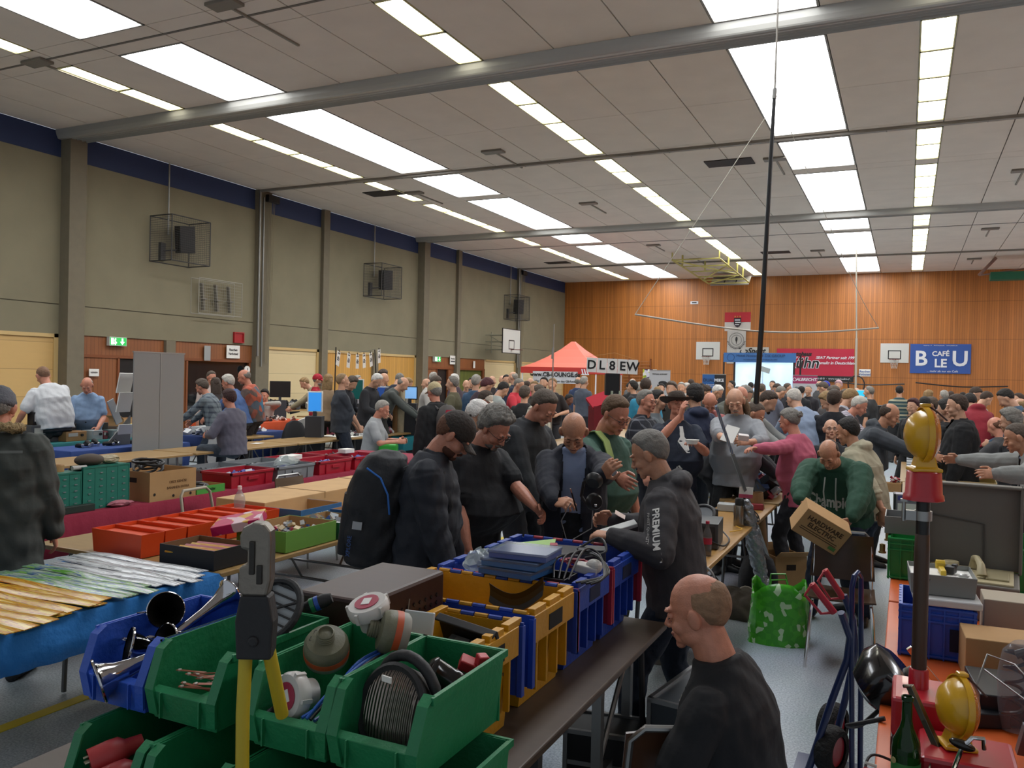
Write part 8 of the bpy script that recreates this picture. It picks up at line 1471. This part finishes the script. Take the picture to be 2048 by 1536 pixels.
for k in range(22):
 y = 6.72 + k * .185; c = 0 if k < 7 else (2 if k % 3 == 0 else 1)
 for j, x in enumerate((.20, .60)):
  o = empty('sorting_tray', (x, y, .752 + .0), 0, 'wooden sorting tray, %s from the camera in the %s column' % (ordn[k], ('left', 'right')[j]), 'sorting tray', 'wooden sorting trays on the right-hand tables'); MB().tray((0, 0, 0), (.385, .175, .05), .008, mi_in=0).build('tray', TRB, o); MB().bb((-.18, -.078, .03), (.18, .078, .036)).build('small_parts', mt[c], o); d_ = MB()
  for q in range(1, 4): d_.bb((-.19 + q * .095 - .003, -.08, .03), (-.19 + q * .095 + .003, .08, .048))
  d_.bb((-.18, -.003, .03), (.18, .003, .046)).build('dividers', mat('b0a48c', .6), o)
for i, (x, y, l_) in enumerate(((.36, 8.2, 'clear plastic tub on the sorting trays, nearest'), (.38, 8.75, 'clear plastic tub on the sorting trays, middle'), (.34, 9.4, 'clear plastic tub on the sorting trays, farthest'))): carton((x, y, .804), (.18, .14, .07), mat('a8b4b8', .15, alpha=.6), l_, .1 * i, inner=mat('c8ccce', .3, alpha=.7), name='plastic_tub', cat='tub', holes=False)
box_((.16, 7.55, .804), (.20, .16, .17), mat('1c2238', .4), 'dark navy carton on the sorting trays beside the lamp', .1); carton((.46, 9.95, .804), (.80, .50, .10), mat('b8a070', .5), 'wide beige wooden box on the right-hand table', -.05, inner=mat('c0a868', .5), name='wooden_box', holes=False)
box_((-.1, 9.2, .804), (.14, .12, .09), CARD, 'small brown box with red clips left of the trays', .1); heap((-.08, 9.2, .895), (.12, .1, .05), None, 'clips', 'red and white clips on the small brown box', 25, seed=4, sz=.03, mats=[mat('a8283c', .5), PAPER], cat='clips')
for k in range(10):
 y = 10.9 + k * .27; box_((.42, y, .752), (.80, .25, .10 + .01 * (k % 3)), mat(('8c9298', '7c8286', '9aa0a4')[k % 3], .4), 'flat grey component box on the far right-hand table, %s from the camera' % ordn[k], name='component_box', group='flat grey component boxes')
o = empty('cable_reel', (1.25, 14.9, .78), label='blue cable reel on the grey storage boxes', cat='reel'); MB().cyl((-.07, 0, .12), (.07, 0, .12), .10, n=24).build('drum', mat('2c6a98', .4), o, smooth=True); MB().cyl((-.09, 0, .12), (-.075, 0, .12), .13, n=24).cyl((.075, 0, .12), (.09, 0, .12), .13, n=24).build('flanges', mat('8a9296', .4), o)
for k in range(12): box_((1.6, 14.9 + k * .75, .762), (1.1, .6, .16), mat(('8c9298', '9aa0a4')[k % 2], .4), 'pale grey storage box in the long row at the right, %s from the camera' % ordn[k], name='storage_box', group='pale grey storage boxes')
o = empty('tool_case', at_z(1412, 940, 0), .3, 'red wheeled tool case on the floor beside the hat man', 'case'); MB().bb((-.15, -.11, .03), (.15, .11, .34)).build('body', mat('981c28', .4), o, bevel=.01); MB().tube([(-.08, .08, .34), (-.08, .08, .5), (.08, .08, .5), (.08, .08, .34)], .01).build('handle', BP, o)
box_(at_z(1656, 905, 0), (.35, .28, .42), mat('c0a414', .5), 'bright yellow box behind the bald man with glasses', .2)
p = at_d(1650, 795, 12.6); carton((p.x, p.y, .76), (.45, .35, .35), mat('4a5a6c', .5), 'slate blue crate with a turquoise bag in the crowd', .2, inner=mat('2a86a8', .5), name='crate', cat='crate', holes=False)
# ================================================================= things on the walls and under the ceiling
MESHM = mat('3a3a3a', .5); GALV = mat('8e8e8a', .4, .5)
for i, (y, n_) in enumerate(((15.4, 'nearest'), (24.4, 'middle'), (35.5, 'farthest'))):
 o = empty('caged_loudspeaker', (XL, y, 4.55), label='black loudspeaker in a wire cage high on the left wall, %s of three' % n_, cat='loudspeaker', group='caged loudspeakers on the left wall'); f = MB(); W_, D_, H_ = .62, .75, 1.12
 for a in (0, D_):
  for b_ in (-W_, W_): f.cyl((a, b_, 0), (a, b_, H_), .015, n=6)
  for z_ in (0, H_): f.cyl((a, -W_, z_), (a, W_, z_), .015, n=6)
 for b_ in (-W_, W_):
  for z_ in (0, H_): f.cyl((0, b_, z_), (D_, b_, z_), .015, n=6)
 f.build('cage_frame', MESHM, o); w_ = MB()
 for k in range(1, 20):
  t = k / 20; w_.cyl((D_, -W_ + 2 * W_ * t, 0), (D_, -W_ + 2 * W_ * t, H_), .0028, n=4).cyl((D_, -W_, H_ * t), (D_, W_, H_ * t), .0028, n=4)
  for b_ in (-W_, W_): w_.cyl((D_ * t, b_, 0), (D_ * t, b_, H_), .0028, n=4).cyl((0, b_, H_ * t), (D_, b_, H_ * t), .0028, n=4)
 w_.build('wire_mesh', MESHM, o); MB().box((.42, .1, .62), (.30, .40, .68), (.1, .12, -.3)).build('cabinet', mat('18191b', .5), o, bevel=.01); MB().bb((0, -.35, .05), (.08, -.2, .5)).tube([(.06, -.28, .3), (.3, 0, .35)], .02).build('bracket', MESHM, o); MB().cyl((.1, -.15, H_ - .4), (.1, -.15, 2.52), .022).build('conduit', GALV, o)
o = empty('wall_cage', (XL, 16.9, 3.36), label='grey wire cage with three angled brackets on the left wall', cat='cage'); f = MB()
for z_ in (0, .93):
 for a in (0, .28): f.cyl((a, -.78, z_), (a, .78, z_), .012, n=6)
for b_ in (-.78, .78):
 for a in (0, .28): f.cyl((a, b_, 0), (a, b_, .93), .012, n=6)
for k in range(1, 22): f.cyl((.28, -.78 + k * .0743, 0), (.28, -.78 + k * .0743, .93), .0028, n=4)
for k in range(1, 13): f.cyl((.28, -.78, k * .0775), (.28, .78, k * .0775), .0028, n=4)
f.build('cage', mat('9a968a', .5), o)
for k in range(3): MB().box((.12, -.5 + k * .48, .46), (.10, .05, .72), (.2, .1, 0)).box((.16, -.5 + k * .48, .4), (.12, .14, .04)).build('bracket', mat('77736a', .5), o)
def wallsign(y, z_, w_, h_, lines, label, m=PAPER, tm=BLACK, size=.09, x=XL + .02, cat='sign', name='sign', bold=.003):
 o = empty(name, (x, y, z_), label=label, cat=cat); MB().bb((0, -w_ / 2, -h_ / 2), (.012, w_ / 2, h_ / 2)).build('sheet', m, o)
 for k, s_ in enumerate(lines): text(s_, size, tm, o, (.0145, 0, (len(lines) - 1) * size * .6 - k * size * 1.25), (PI / 2, 0, PI / 2), bold=bold)
 return o
wallsign(17.65, 2.39, .50, .36, ['Rauchen', 'Verboten!'], 'no-smoking paper sign by the dark door on the left wall'); wallsign(13.25, 1.75, .26, .17, ['HERREN'], 'small white toilet sign on the red-brown boards', size=.05, bold=.001); wallsign(30.1, 2.50, .46, .36, ['Rauchen', 'Verboten!'], 'no-smoking paper sign by the far green door'); wallsign(32.0, 2.35, .16, .3, [], 'small white plate above the far green door')
EXM = mat('1c8a3c', .4, emit=.9); EXW = mat('e8f0e8', .4, emit=1.4)
for y, s, l_ in ((13.85, 1., 'near lit green escape sign with a running figure and arrow'), (28.8, 1., 'far lit green escape sign above the dark doorway')):
 o = empty('exit_sign', (XL + .03, y, 2.50), label=l_, cat='exit sign'); MB().bb((-.05, -.24, -.105), (.05, .24, .105)).build('housing', mat('c8ccc8', .4), o); MB().bb((.05, -.01, -.09), (.056, .225, .09)).bb((.05, -.225, -.09), (.054, -.02, .09)).build('green_face', EXM, o)
 MB().bb((.056, .09, -.01), (.06, .13, .075)).loft([[Vector((x, a, b_)) for a, b_ in ((.05, -.005), (.17, -.005), (.11, -.075))] for x in (.056, .06)]).build('arrow', EXW, o); MB().bb((.054, -.20, -.075), (.058, -.13, .075)).cyl((.054, -.08, .055), (.059, -.08, .055), .018).box((.057, -.085, .0), (.004, .03, .08), (.4, 0, 0)).box((.057, -.07, -.05), (.004, .02, .07), (-.6, 0, 0)).box((.057, -.11, -.045), (.004, .02, .06), (.8, 0, 0)).build('running_figure', EXW, o)
o = empty('hose_box', (XL, 17.85, 2.80), label='red wall box beside the service column', cat='box'); MB().tray((0, 0, 0), (.30, .38, .06), .03).build('box', mat('a01c20', .4), o); o.rotation_euler = (0, PI / 2, 0)
wallsign(16.7, 2.32, .22, .4, [], 'grey and white thermostat plate on the red-brown boards', m=mat('9a9c9a', .5)); o = wallsign(18.2, 2.0, .22, .0, [], 'round white warning disc with an arrow by the service column'); MB().cyl((0, 0, -.1), (.02, 0, -.1), .11, n=24).build('disc', PAPER, o); MB().box((.025, 0, -.1), (.005, .02, .10)).build('arrow', BLACK, o)
for i, (y, n_) in enumerate(((18.75, 'near'), (36.45, 'far'))):
 o = empty('curtain_tackle', (XL + .16, y, 0), label='%s bundle of pulley ropes and steel tubes on its wall column' % n_, cat='pulley tackle'); MB().cyl((0, -.28, 2.3), (0, -.28, 7.04), .03).build('steel_tube', GALV, o, smooth=True); MB().cyl((0, -.12, 2.0), (0, -.12, 6.9), .022).build('steel_tube', GALV, o, smooth=True)
 for k in range(5): MB().tube([(.04, .0 + k * .07, 6.85), (.05, .02 + k * .05, 4.2), (.05, -.02 + k * .02, 2.1)], .006, n=5).build('rope', mat('8a8068', .8), o)
 MB().bb((-.02, -.04, 6.80), (.1, .42, 7.0)).build('pulley_block', BP, o)
# baskets
BW_ = mat('c6c6c0', .5); NET = mat('c0bcb4', .8)
def backboard(loc, rz, label, w_=1.2, h_=.9, arm=False, net=True):
 o = empty('basketball_hoop', loc, rz, label, 'basketball hoop'); MB().bb((-w_ / 2, 0, 0), (w_ / 2, .03, h_)).build('backboard', BW_, o); t = .045; f = MB(); a, b_, c, d = -.28, .28, .16, .58
 for lo, hi in (((a, c), (b_, c + t)), ((a, d - t), (b_, d)), ((a, c), (a + t, d)), ((b_ - t, c), (b_, d))): f.bb((lo[0], -.004, lo[1]), (hi[0], 0, hi[1]))
 f.build('target_frame', BLACK, o)
 if arm:
  e_ = MB()
  for lo, hi in (((-w_ / 2 - .01, -.02), (w_ / 2 + .01, .01)), ((-w_ / 2 - .01, h_ - .01), (w_ / 2 + .01, h_ + .02)), ((-w_ / 2 - .01, 0), (-w_ / 2 + .02, h_)), ((w_ / 2 - .02, 0), (w_ / 2 + .01, h_))): e_.bb((lo[0], -.006, lo[1]), (hi[0], .035, hi[1]))
  e_.build('edge_band', BLACK, o); g = MB()
  for z_ in (.15, .5, .8): g.cyl((.2, .05, z_), (.2, 1.2, z_), .02, n=6).cyl((-.2, .05, z_), (-.2, 1.2, z_), .02, n=6)
  g.cyl((.2, .05, .15), (.2, 1.2, .8), .015, n=6).cyl((.2, .4, .1), (.2, .4, .85), .02, n=6).cyl((.2, 1.1, .0), (.2, 1.1, .95), .025, n=6).build('wall_arm', mat('8a8878', .5), o)
 MB().tube([(.225 * math.cos(x), -.33 + .225 * math.sin(x), .15) for x in [2 * PI * k / 24 for k in range(24)]], .010, n=6, closed=True).box((0, -.06, .15), (.14, .12, .02)).build('rim', mat('6a3028', .5), o)
 if net:
  g = MB()
  for k in range(12):
   x, y = 2 * PI * k / 12, 2 * PI * (k + 1.5) / 12
   for q in (1, -1): g.tube([(.22 * math.cos(x), -.33 + .22 * math.sin(x), .15), (.15 * math.cos(x + q * .4), -.33 + .15 * math.sin(x + q * .4), -.05), (.12 * math.cos(x + q * .8), -.33 + .12 * math.sin(x + q * .8), -.28)], .006, n=4)
  g.build('net', NET, o)
 return o
backboard((-9.2, YF - .031, 2.95), 0, 'white basketball backboard with net on the far wall, left one'); backboard((-.56, YF - .031, 2.90), 0, 'white basketball backboard with net on the far wall, right one'); backboard((XL + 1.24, 33.2, 2.90), PI / 2, 'black-edged basketball backboard standing off the left wall', w_=1.8, h_=1.05, arm=True, net=False)
o = empty('folded_hoop', (-7.8, 40.35, 6.50), rot=(-1.05, 0, .03), label='basketball board folded up under the ceiling before the far wall', cat='basketball hoop'); MB().bb((-.9, 0, 0), (.9, .04, 1.0)).build('backboard', mat('8e8a88', .6), o); f = MB()
for lo, hi in (((-.3, .15), (.3, .2)), ((-.3, .55), (.3, .6)), ((-.3, .15), (-.25, .6)), ((.25, .15), (.3, .6))): f.bb((lo[0], -.005, lo[1]), (hi[0], 0, hi[1]))
f.build('target_frame', BLACK, o); YF_ = mat('b8b068', .5); o = empty('ceiling_frame', (-7.8, 37.6, 6.55), label='pale yellow tubular folding frame of the raised basketball board', cat='frame'); f = MB()
for x in (-.95, .95): f.tube([(x, -4.3, .2), (x, 2.6, .0)], .035, n=6).tube([(x, -4.3, .2), (x, -4.3, .5)], .03, n=6)
for y in (-4.3, -2.6, -1.2, .3, 1.4): f.tube([(-.95, y, .2 - (y + 4.3) * .03), (.95, y, .2 - (y + 4.3) * .03)], .03, n=6)
f.tube([(-.95, -4.2, .2), (.95, .3, .1)], .03, n=6).tube([(.95, -2.6, .15), (-.95, 1.4, .05)], .03, n=6).tube([(-.95, 2.6, 0), (.6, .9, .1)], .03, n=6).tube([(-.95, 2.6, 0), (.95, 2.6, 0)], .03, n=6).build('tubes', YF_, o)
for x, y in ((-.8, -3.2), (.9, -2.2), (.9, -.2), (.9, 1.2), (-.3, -1.2)): MB().cyl((x, y, .1), (x, y, .55), .04, n=6).build('hanger', YF_, o)
# ceiling fittings
for i, (x, y, m_) in enumerate(((-14.4, 20.1, 1), (-14.5, 35.0, 1), (-3.95, 20.1, 1), (-4.9, 34.7, 1))):
 x0 = x + (.9 if i < 1 else .3); MB().bb((-.55, -.3, -.02), (.55, .3, .0)).build('ceiling_grille', mat('241c18', .7), loc=(x0 - .3, y, ZC), label='dark rectangular ceiling grille, %s' % ('near left', 'far left', 'near middle beside the mast', 'far middle')[i], cat='grille')
for i, (x, y) in enumerate(((-8.8, 17.2), (-12.9, 20.3), (-8.7, 23.3), (-2.9, 20.1), (-9.0, 31.4), (-8.3, 35.5), (-3.3, 34.6), (2.35, 31.4), (2.35, 38.6), (2.4, 23.2), (-8.9, 8.9), (-13.6, 9.35))):
 o = empty('ceiling_sensor', (x, y, ZC), label='flat grey fitting with a cable duct on the ceiling, %s counted from the first by the beam' % ordn[i], cat='ceiling fitting', group='flat grey ceiling fittings'); MB().bb((-.26, -.13, -.05), (.26, .13, 0)).build('housing', mat('7c766c', .5), o, bevel=.01); MB().bb((-.02, .1, -.03), (.02, 1.6, 0)).build('duct', mat('8a8478', .6), o)
o = empty('winch_frame', (3.4, 38.2, 6.35), label='folded green and pink net frame under the ceiling at the right', cat='frame'); MB().bb((-.5, -.2, -.2), (2.6, .4, .1)).build('green_bag', mat('1f5a40', .8), o); MB().tube([(-.9, 0, .0), (-.3, .1, .7)], .06).tube([(-.9, 0, .0), (2.6, .1, .5)], .03).build('arm', mat('8a6a60', .7), o)
# mast with its loops
o = empty('antenna_mast', (-1.385, 8.42, 0), label='tall thin black mast rising from the middle stall to the ceiling', cat='mast'); MB().tube([(0, 0, 0), (0.01, 0, .85), (.075, .03, 2.4), (.12, .08, 4.2), (.135, .10, 4.75)], [.032, .030, .026, .020, .016], n=12).build('black_tube', mat('121214', .35), o, smooth=True); MB().tube([(.135, .10, 4.7), (.145, .12, 5.9)], [.011, .007]).build('top_rod', mat('9a958c', .4), o, smooth=True); MB().cyl((.132, .095, 4.68), (.137, .1, 4.78), .02).build('clamp', GALV, o)
RODM = mat('b8b2a4', .5); L_, R2_, C_ = at_d(1270, 629, 7.9), at_d(1757, 656, 8.5), at_d(1522, 663, 8.2)
cable([L_, at_d(1400, 649, 8.05), C_, at_d(1640, 664, 8.35), R2_], .0085, RODM, 'long white bowed antenna rod crossing the black mast', cat='antenna rod', name='antenna_rod'); MB().ell(C_, (.03, .03, .02)).build('yellow_clip', mat('a8b840', .5), smooth=True, label='yellow-green clip where rod and mast cross', cat='clip')
cable([L_, at_d(1400, 432, 7.95), at_d(1530, 236, 8.15)], .0035, RODM, 'white cord from the left rod tip up to the mast', cat='cord', name='cord'); cable([R2_, at_d(1700, 548, 8.4), at_d(1552, 190, 8.2)], .003, RODM, 'white cord from the right rod tip up to the mast', cat='cord', name='cord')
p = at_y(1712, 790, 30); o = empty('white_pole', (p.x, p.y, 0), label='tall white telescopic pole with a black ring standing in the far crowd', cat='pole'); MB().cyl((0, 0, 0), (-.03, 0, 3.4), .035).cyl((-.03, 0, 3.4), (-.12, 0, 6.9), .024).build('tube', RODM, o, smooth=True); MB().tube([(.42 * math.cos(a) * .6, 0, 1.85 + .3 * math.sin(a)) for a in [2 * PI * k / 24 for k in range(24)]], .02, n=6, closed=True).build('ring', BP, o)
# banners on the far wall: built flat, fixed close to the boards
def banner(px0, py0, px1, py1, y, m, label, name='banner', cat='banner', thick=.01):
 a, b_ = at_y(px0, py0, y), at_y(px1, py1, y); o = empty(name, ((a.x + b_.x) / 2, y, (a.z + b_.z) / 2), label=label, cat=cat); w_, h_ = b_.x - a.x, a.z - b_.z
 MB().sheet(lambda u, v: ((u - .5) * w_, .012 * math.sin(u * 19 + v * 4), (v - .5) * h_), 24, 6, -thick).build('cloth', m, o, smooth=True); return o, w_, h_
def bt(s_, size, m, o, x, z_, **k): return text(s_, size, m, o, (x, -.035, z_), (PI / 2, 0, 0), **k)
WH = mat('d8dade', .5); o, w_, h_ = banner(1821, 688, 1941, 748, YF - .06, mat('2c5098', .6), 'blue banner reading CAFÉ BLEU on the far wall')
bt('B', .95, WH, o, -.78, -.02, bold=.02); bt('U', .95, WH, o, .80, -.02, bold=.02); bt('CAFÉ', .30, WH, o, .02, .22, bold=.008); bt('LE', .52, WH, o, .02, -.22, bold=.015); bt('... mehr als nur ein Café', .13, WH, o, .1, -.57); bt('Kaiserstr. 17    76133 Karlsruhe    www.cafebleu.de', .065, WH, o, 0, .60)
o, w_, h_ = banner(1554, 697, 1707, 764, YF - .06, mat('b01c38', .6), 'red car dealer banner with white slogan on the far wall'); bt('autohaus', .26, BLACK, o, -.62, .52, bold=.012, shear=.2); bt('Kühn', .72, WH, o, -.58, .08, bold=.035, shear=.2).location.y = -.025; bt('Kühn', .72, BLACK, o, -.58, .08, bold=.012, shear=.2); bt('SEAT Partner seit 1991', .19, WH, o, .95, .35, bold=.004, shear=.3); bt('einmalig in Deutschland', .19, WH, o, .95, .10, bold=.004, shear=.3)
MB().bb((-w_ / 2, -.03, -h_ / 2), (w_ / 2, -.02, -h_ / 2 + .26)).build('black_strip', BLACK, o); bt('Industriestr. 10  ·  Tel (07333) 77 46 60 0  ·  www.seat-kuehn.de', .125, WH, o, 0, -h_ / 2 + .13)
o, w_, h_ = banner(1454, 694, 1537, 728, YF - .05, mat('b8b4ac', .6), 'pale sports shop banner partly covered by the blue one'); bt('TopSport', .38, BLACK, o, .1, .22, bold=.01, shear=.3)
o, w_, h_ = banner(1450, 625, 1501, 662, YF - .04, mat('c0bab4', .7), 'red and white flag with a dark crest and gold crown', 'flag', 'flag'); MB().bb((-w_ / 2, -.03, -.02), (w_ / 2, -.02, h_ / 2)).build('red_half', mat('b02430', .7), o); MB().loft([[Vector((x, y, z_)) for x, z_ in ((-.18, .18), (.18, .18), (.18, -.12), (.1, -.24), (0, -.29), (-.1, -.24), (-.18, -.12))] for y in (-.05, -.035)]).build('crest', mat('241820', .6), o); MB().box((0, -.055, .08), (.26, .01, .05)).box((.02, -.055, -.04), (.26, .01, .05)).box((-.02, -.055, -.15), (.2, .01, .04)).build('crest_stripes', WH, o)
for k in range(3): MB().ell((-.12 + k * .12, -.05, .25), (.03, .02, .04)).build('crown_leaf', mat('b8903a', .5), o)
o, w_, h_ = banner(1455, 661, 1491, 706, YF - .08, mat('b4b0aa', .7), 'off-white flag with a round wreath and microphone emblem below the crest flag', 'flag', 'flag');
for r_ in (.36, .25): MB().tube([(r_ * math.cos(a), -.04, .08 + r_ * math.sin(a)) for a in [2 * PI * k / 32 for k in range(32)]], .009, n=5, closed=True).build('ring', mat('4a4848', .6), o)
MB().ell((0, -.04, .12), (.05, .01, .13)).cyl((0, -.04, -.1), (0, -.04, .05), .015).build('microphone', BLACK, o)
for k in range(16): a = PI + .15 + k * (PI - .3) / 15; MB().ell((.42 * math.cos(a), -.04, .08 + .42 * math.sin(a)), (.035, .01, .02)).build('wreath_leaf', mat('4a4848', .6), o)
o = empty('sign', (-1.81, YF - .011, 2.41), label='no-smoking paper sign between the car dealer banner and the right hoop', cat='sign'); MB().bb((-.25, 0, -.17), (.25, .01, .17)).build('sheet', PAPER, o); bt('Rauchen', .13, mat('2c4a8c', .6), o, 0, .06, bold=.003); bt('Verboten!', .13, mat('2c4a8c', .6), o, 0, -.08, bold=.003)
# projection screen with the blue header
o = empty('projection_screen', (-5.8, 38.1, 0), label='bright projection screen with a blue header banner and black frame', cat='screen'); ms = bpy.data.materials.new('projected_sky'); ms.use_nodes = True; nt, b, N, L = nodes(ms); tc = N('ShaderNodeTexCoord'); nz = N('ShaderNodeTexNoise', iScale=.9, iDetail=4); L(tc.outputs['Object'], nz.inputs['Vector']); r = N('ShaderNodeValToRGB'); L(nz.outputs['Fac'], r.inputs[0]); e = r.color_ramp.elements; e[0].position = .40; e[0].color = srgb('8fb4e8'); e[1].position = .62; e[1].color = srgb('c8f0f0'); L(r.outputs[0], b.inputs['Emission Color']); b.inputs['Emission Strength'].default_value = .42; b.inputs['Base Color'].default_value = srgb('c8d4e0')
MB().bb((-1.20, 0, .75), (1.28, .02, 2.75)).build('picture', ms, o); f = MB()
for lo, hi in (((-1.28, -.02, .7), (-1.2, .03, 2.8)), ((1.28, -.02, .7), (1.36, .03, 2.8)), ((-1.28, -.02, .68), (1.36, .03, .76)), ((1.55, -.05, 0), (1.62, .02, 3.05)), ((-1.74, -.05, 0), (-1.68, .02, 3.1))): f.bb(lo, hi)
f.build('frame', BP, o); MB().sheet(lambda u, v: (-1.72 + u * 3.12, -.08 + .01 * math.sin(u * 20), 2.74 + v * .42), 20, 3, -.01).build('header_banner', mat('3a6ca8', .5), o, smooth=True); text('Hotel November DX GROUP', .17, mat('28446c', .6), o, (-.1, -.11, 3.03), (PI / 2, 0, 0), bold=.002); text('INTERNATIONALE FUNKGRUPPE', .10, mat('28446c', .6), o, (-.1, -.11, 2.85), (PI / 2, 0, 0)); MB().tube([(-1.4 + .16 * math.cos(a), -.11, 2.95 + .16 * math.sin(a)) for a in [2 * PI * k / 20 for k in range(20)]], .008, n=5, closed=True).build('emblem_ring', mat('28446c', .6), o)
MB().sheet(lambda u, v: (-.10 + u * .38 + v * .05, -.02, 2.36 + v * .22 - u * .12), 4, 3, -.005).build('pictured_antenna', mat('a8b0b0', .6), o); MB().cyl((.0, -.02, .8), (.0, -.02, 2.4), .008).build('pictured_mast', mat('6a7a84', .6), o)
def rollup(px0, px1, pyt, y, cols, label):
 a, b_ = at_y(px0, pyt, y), at_y(px1, pyt, y); o = empty('roll_up_banner', ((a.x + b_.x) / 2, y, 0), label=label, cat='banner'); w_ = b_.x - a.x; n = len(cols)
 for k, (c, f0, f1, z0, z1) in enumerate(cols): MB().bb((-w_ / 2 + f0 * w_, -.008 - .004 * k, z0 * a.z), (-w_ / 2 + f1 * w_, 0, z1 * a.z)).build('panel', mat(c, .5), o)
 MB().bb((-w_ / 2, -.02, a.z), (w_ / 2, .02, a.z + .03)).bb((-w_ / 2, -.1, 0), (w_ / 2, .1, .08)).build('rail', GALV, o); return o, w_, a.z
o, w_, z_ = rollup(1405, 1452, 749, 33, [('245a98', 0, .52, 0, 1), ('18181c', .52, 1, 0, 1)], 'blue and black DUALMIKE roll-up banner'); text('DUAL', .17, mat('1a2c48', .5), o, (-.20, -.03, z_ - .22), (PI / 2, 0, 0), bold=.004); text('MIKE', .17, WH, o, (.2, -.03, z_ - .22), (PI / 2, 0, 0), bold=.006); text('Professionelle Mikrofone\nQualität & Technik', .06, WH, o, (0, -.03, z_ - .42), (PI / 2, 0, 0))
o, w_, z_ = rollup(1586, 1635, 751, 33.5, [('b0b0b4', 0, 1, 0, .86), ('9c2c58', 0, 1, .86, 1)], 'white roll-up banner with a magenta ALBRECHT header'); text('ALBRECHT.', .15, WH, o, (.06, -.03, z_ - .15), (PI / 2, 0, 0), bold=.004, shear=.2); MB().tube([(-.38 + .06 * math.cos(a), -.03, z_ - .15 + .06 * math.sin(a)) for a in [2 * PI * k / 14 for k in range(14)]], .01, n=5, closed=True).build('logo_ring', WH, o)
for k, c in enumerate(('6a7478', '7a8a80', '8c2850')): MB().cyl((-.3 + k * .2, -.02, z_ - .5), (-.3 + k * .2, -.035, z_ - .5), .08, n=16).build('round_picture', mat(c, .5), o)
o, w_, z_ = rollup(1299, 1341, 741, 36, [('a8a8aa', 0, 1, .4, 1)], 'white exhibition banner reading CB-Funk verbindet'); text('CB-Funk verbindet!', .085, BLACK, o, (0, -.02, z_ - .15), (PI / 2, 0, 0), bold=.002); MB().bb((-.1, -.025, z_ - .72), (.40, -.01, z_ - .62)).ell((.15, -.02, z_ - .55), (.2, .01, .1)).build('printed_silhouette', BLACK, o)
o = empty('poster', (-10.9, 37.9, 1.75), label='colourful yellow and green poster beside the white exhibition banner', cat='poster'); MB().bb((-.33, 0, -1.75), (.33, .02, .6)).build('sheet', blotch('poster_print', ('d8d8c8', '8a9c2c', 'c8c4d0', '3c3454', 'b8c040', 'e0e0dc'), 7., .4), o)
# tent with its banner
o = empty('pavilion_tent', (-11.6, 29.8, 0), label='salmon-red pavilion tent with a pointed roof in the far left corner', cat='tent'); TM = mat('d8705c', .7); rg = []
for k, (f_, z_) in enumerate(((1., 2.24), (.75, 2.42), (.5, 2.66), (.25, 2.95), (.04, 3.26))): rg.append([Vector((x * 1.5 * f_, y * 1.5 * f_, z_)) for x, y in ((-1, -1), (1, -1), (1, 1), (-1, 1))])
MB().loft(rg).build('roof', TM, o); MB().loft([[Vector((x * 1.51, y * 1.51, z_)) for x, y in ((-1, -1), (1, -1), (1, 1), (-1, 1))] for z_ in (2.02, 2.25)], cap=False).build('valance', mat('b8332c', .7), o)
for x in (-1, 1):
 for y in (-1, 1): MB().bb((x * 1.46 - .02, y * 1.46 - .02, 0), (x * 1.46 + .02, y * 1.46 + .02, 2.24)).build('leg', WH, o)
o, w_, h_ = banner(1066, 742, 1155, 768, 28.2, mat('c0c0c4', .6), 'white banner of the CB lounge hanging from the tent'); text('www.CB-LOUNGE.de', .215, BLACK, o, (0, -.03, .10), (PI / 2, 0, 0), bold=.007); text('Hier dreht sich alles um den CB-Funk', .105, BLACK, o, (0, -.03, -.14), (PI / 2, 0, 0), bold=.002)
o, w_, h_ = banner(1163, 738, 1178, 750, 28.3, WH, 'small white and red sheet right of the lounge banner', 'sign', 'sign')
# wall bars, drums, odds on the far wall
o = empty('wall_bars', (-13.3, YF - .08, 0), label='wooden wall bars in the far left corner', cat='wall bars');
for k in range(16): MB().cyl((-1.1, -.05, .4 + k * .16), (1.1, -.05, .4 + k * .16), .02, n=6).build('bar', mat('9c6438', .5), o)
for x in (-1.15, 0, 1.15): MB().bb((x - .03, -.1, 0), (x + .03, 0, 2.95)).build('upright', mat('7c4420', .5), o)
for i, (x0, x1) in enumerate(((-3.4, -.1), (.35, 4.0))): cable([(x0, YF - .3, 2.0), ((x0 + x1) / 2, YF - .3, 1.85), (x1, YF - .3, 1.92)], .03, BP, '%s long black hose sagging along the far wall' % ('left', 'right')[i], cat='hose', name='wall_hose')
p = at_d(1762, 800, 21); box_((p.x, p.y, 0), (.9, .5, 1.35), mat('1c1c1e', .6), 'large black case behind the checked shirt', .1, cat='case', name='case'); p = at_d(1729, 792, 17.4); screen(p.x, p.y, p.z - .25, .34, .30, mat('2aa0c8', .3, emit=.6), 'turquoise screen in front of the dark grey T-shirt', .1)
o = empty('box', (-9.95, YF - .05, 5.86), label='small white box near the left top of the far wall', cat='box'); MB().bb((-.2, 0, -.07), (.2, .04, .07)).build('box_body', WH, o); MB().bb((-.12, -.005, -.03), (.12, 0, .03)).build('vent', BLACK, o)
for o in list(COL.objects):
 l_ = o.get('label')
 if l_ and len(l_.split()) > 16:
  w_ = l_.split()[:16]
  while w_[-1].lower() in ('a', 'an', 'the', 'of', 'in', 'on', 'and', 'by', 'with', 'from', 'his', 'its', 'at', 'behind', 'beside', 'over', 'to'): w_.pop()
  o['label'] = ' '.join(w_).rstrip(',')
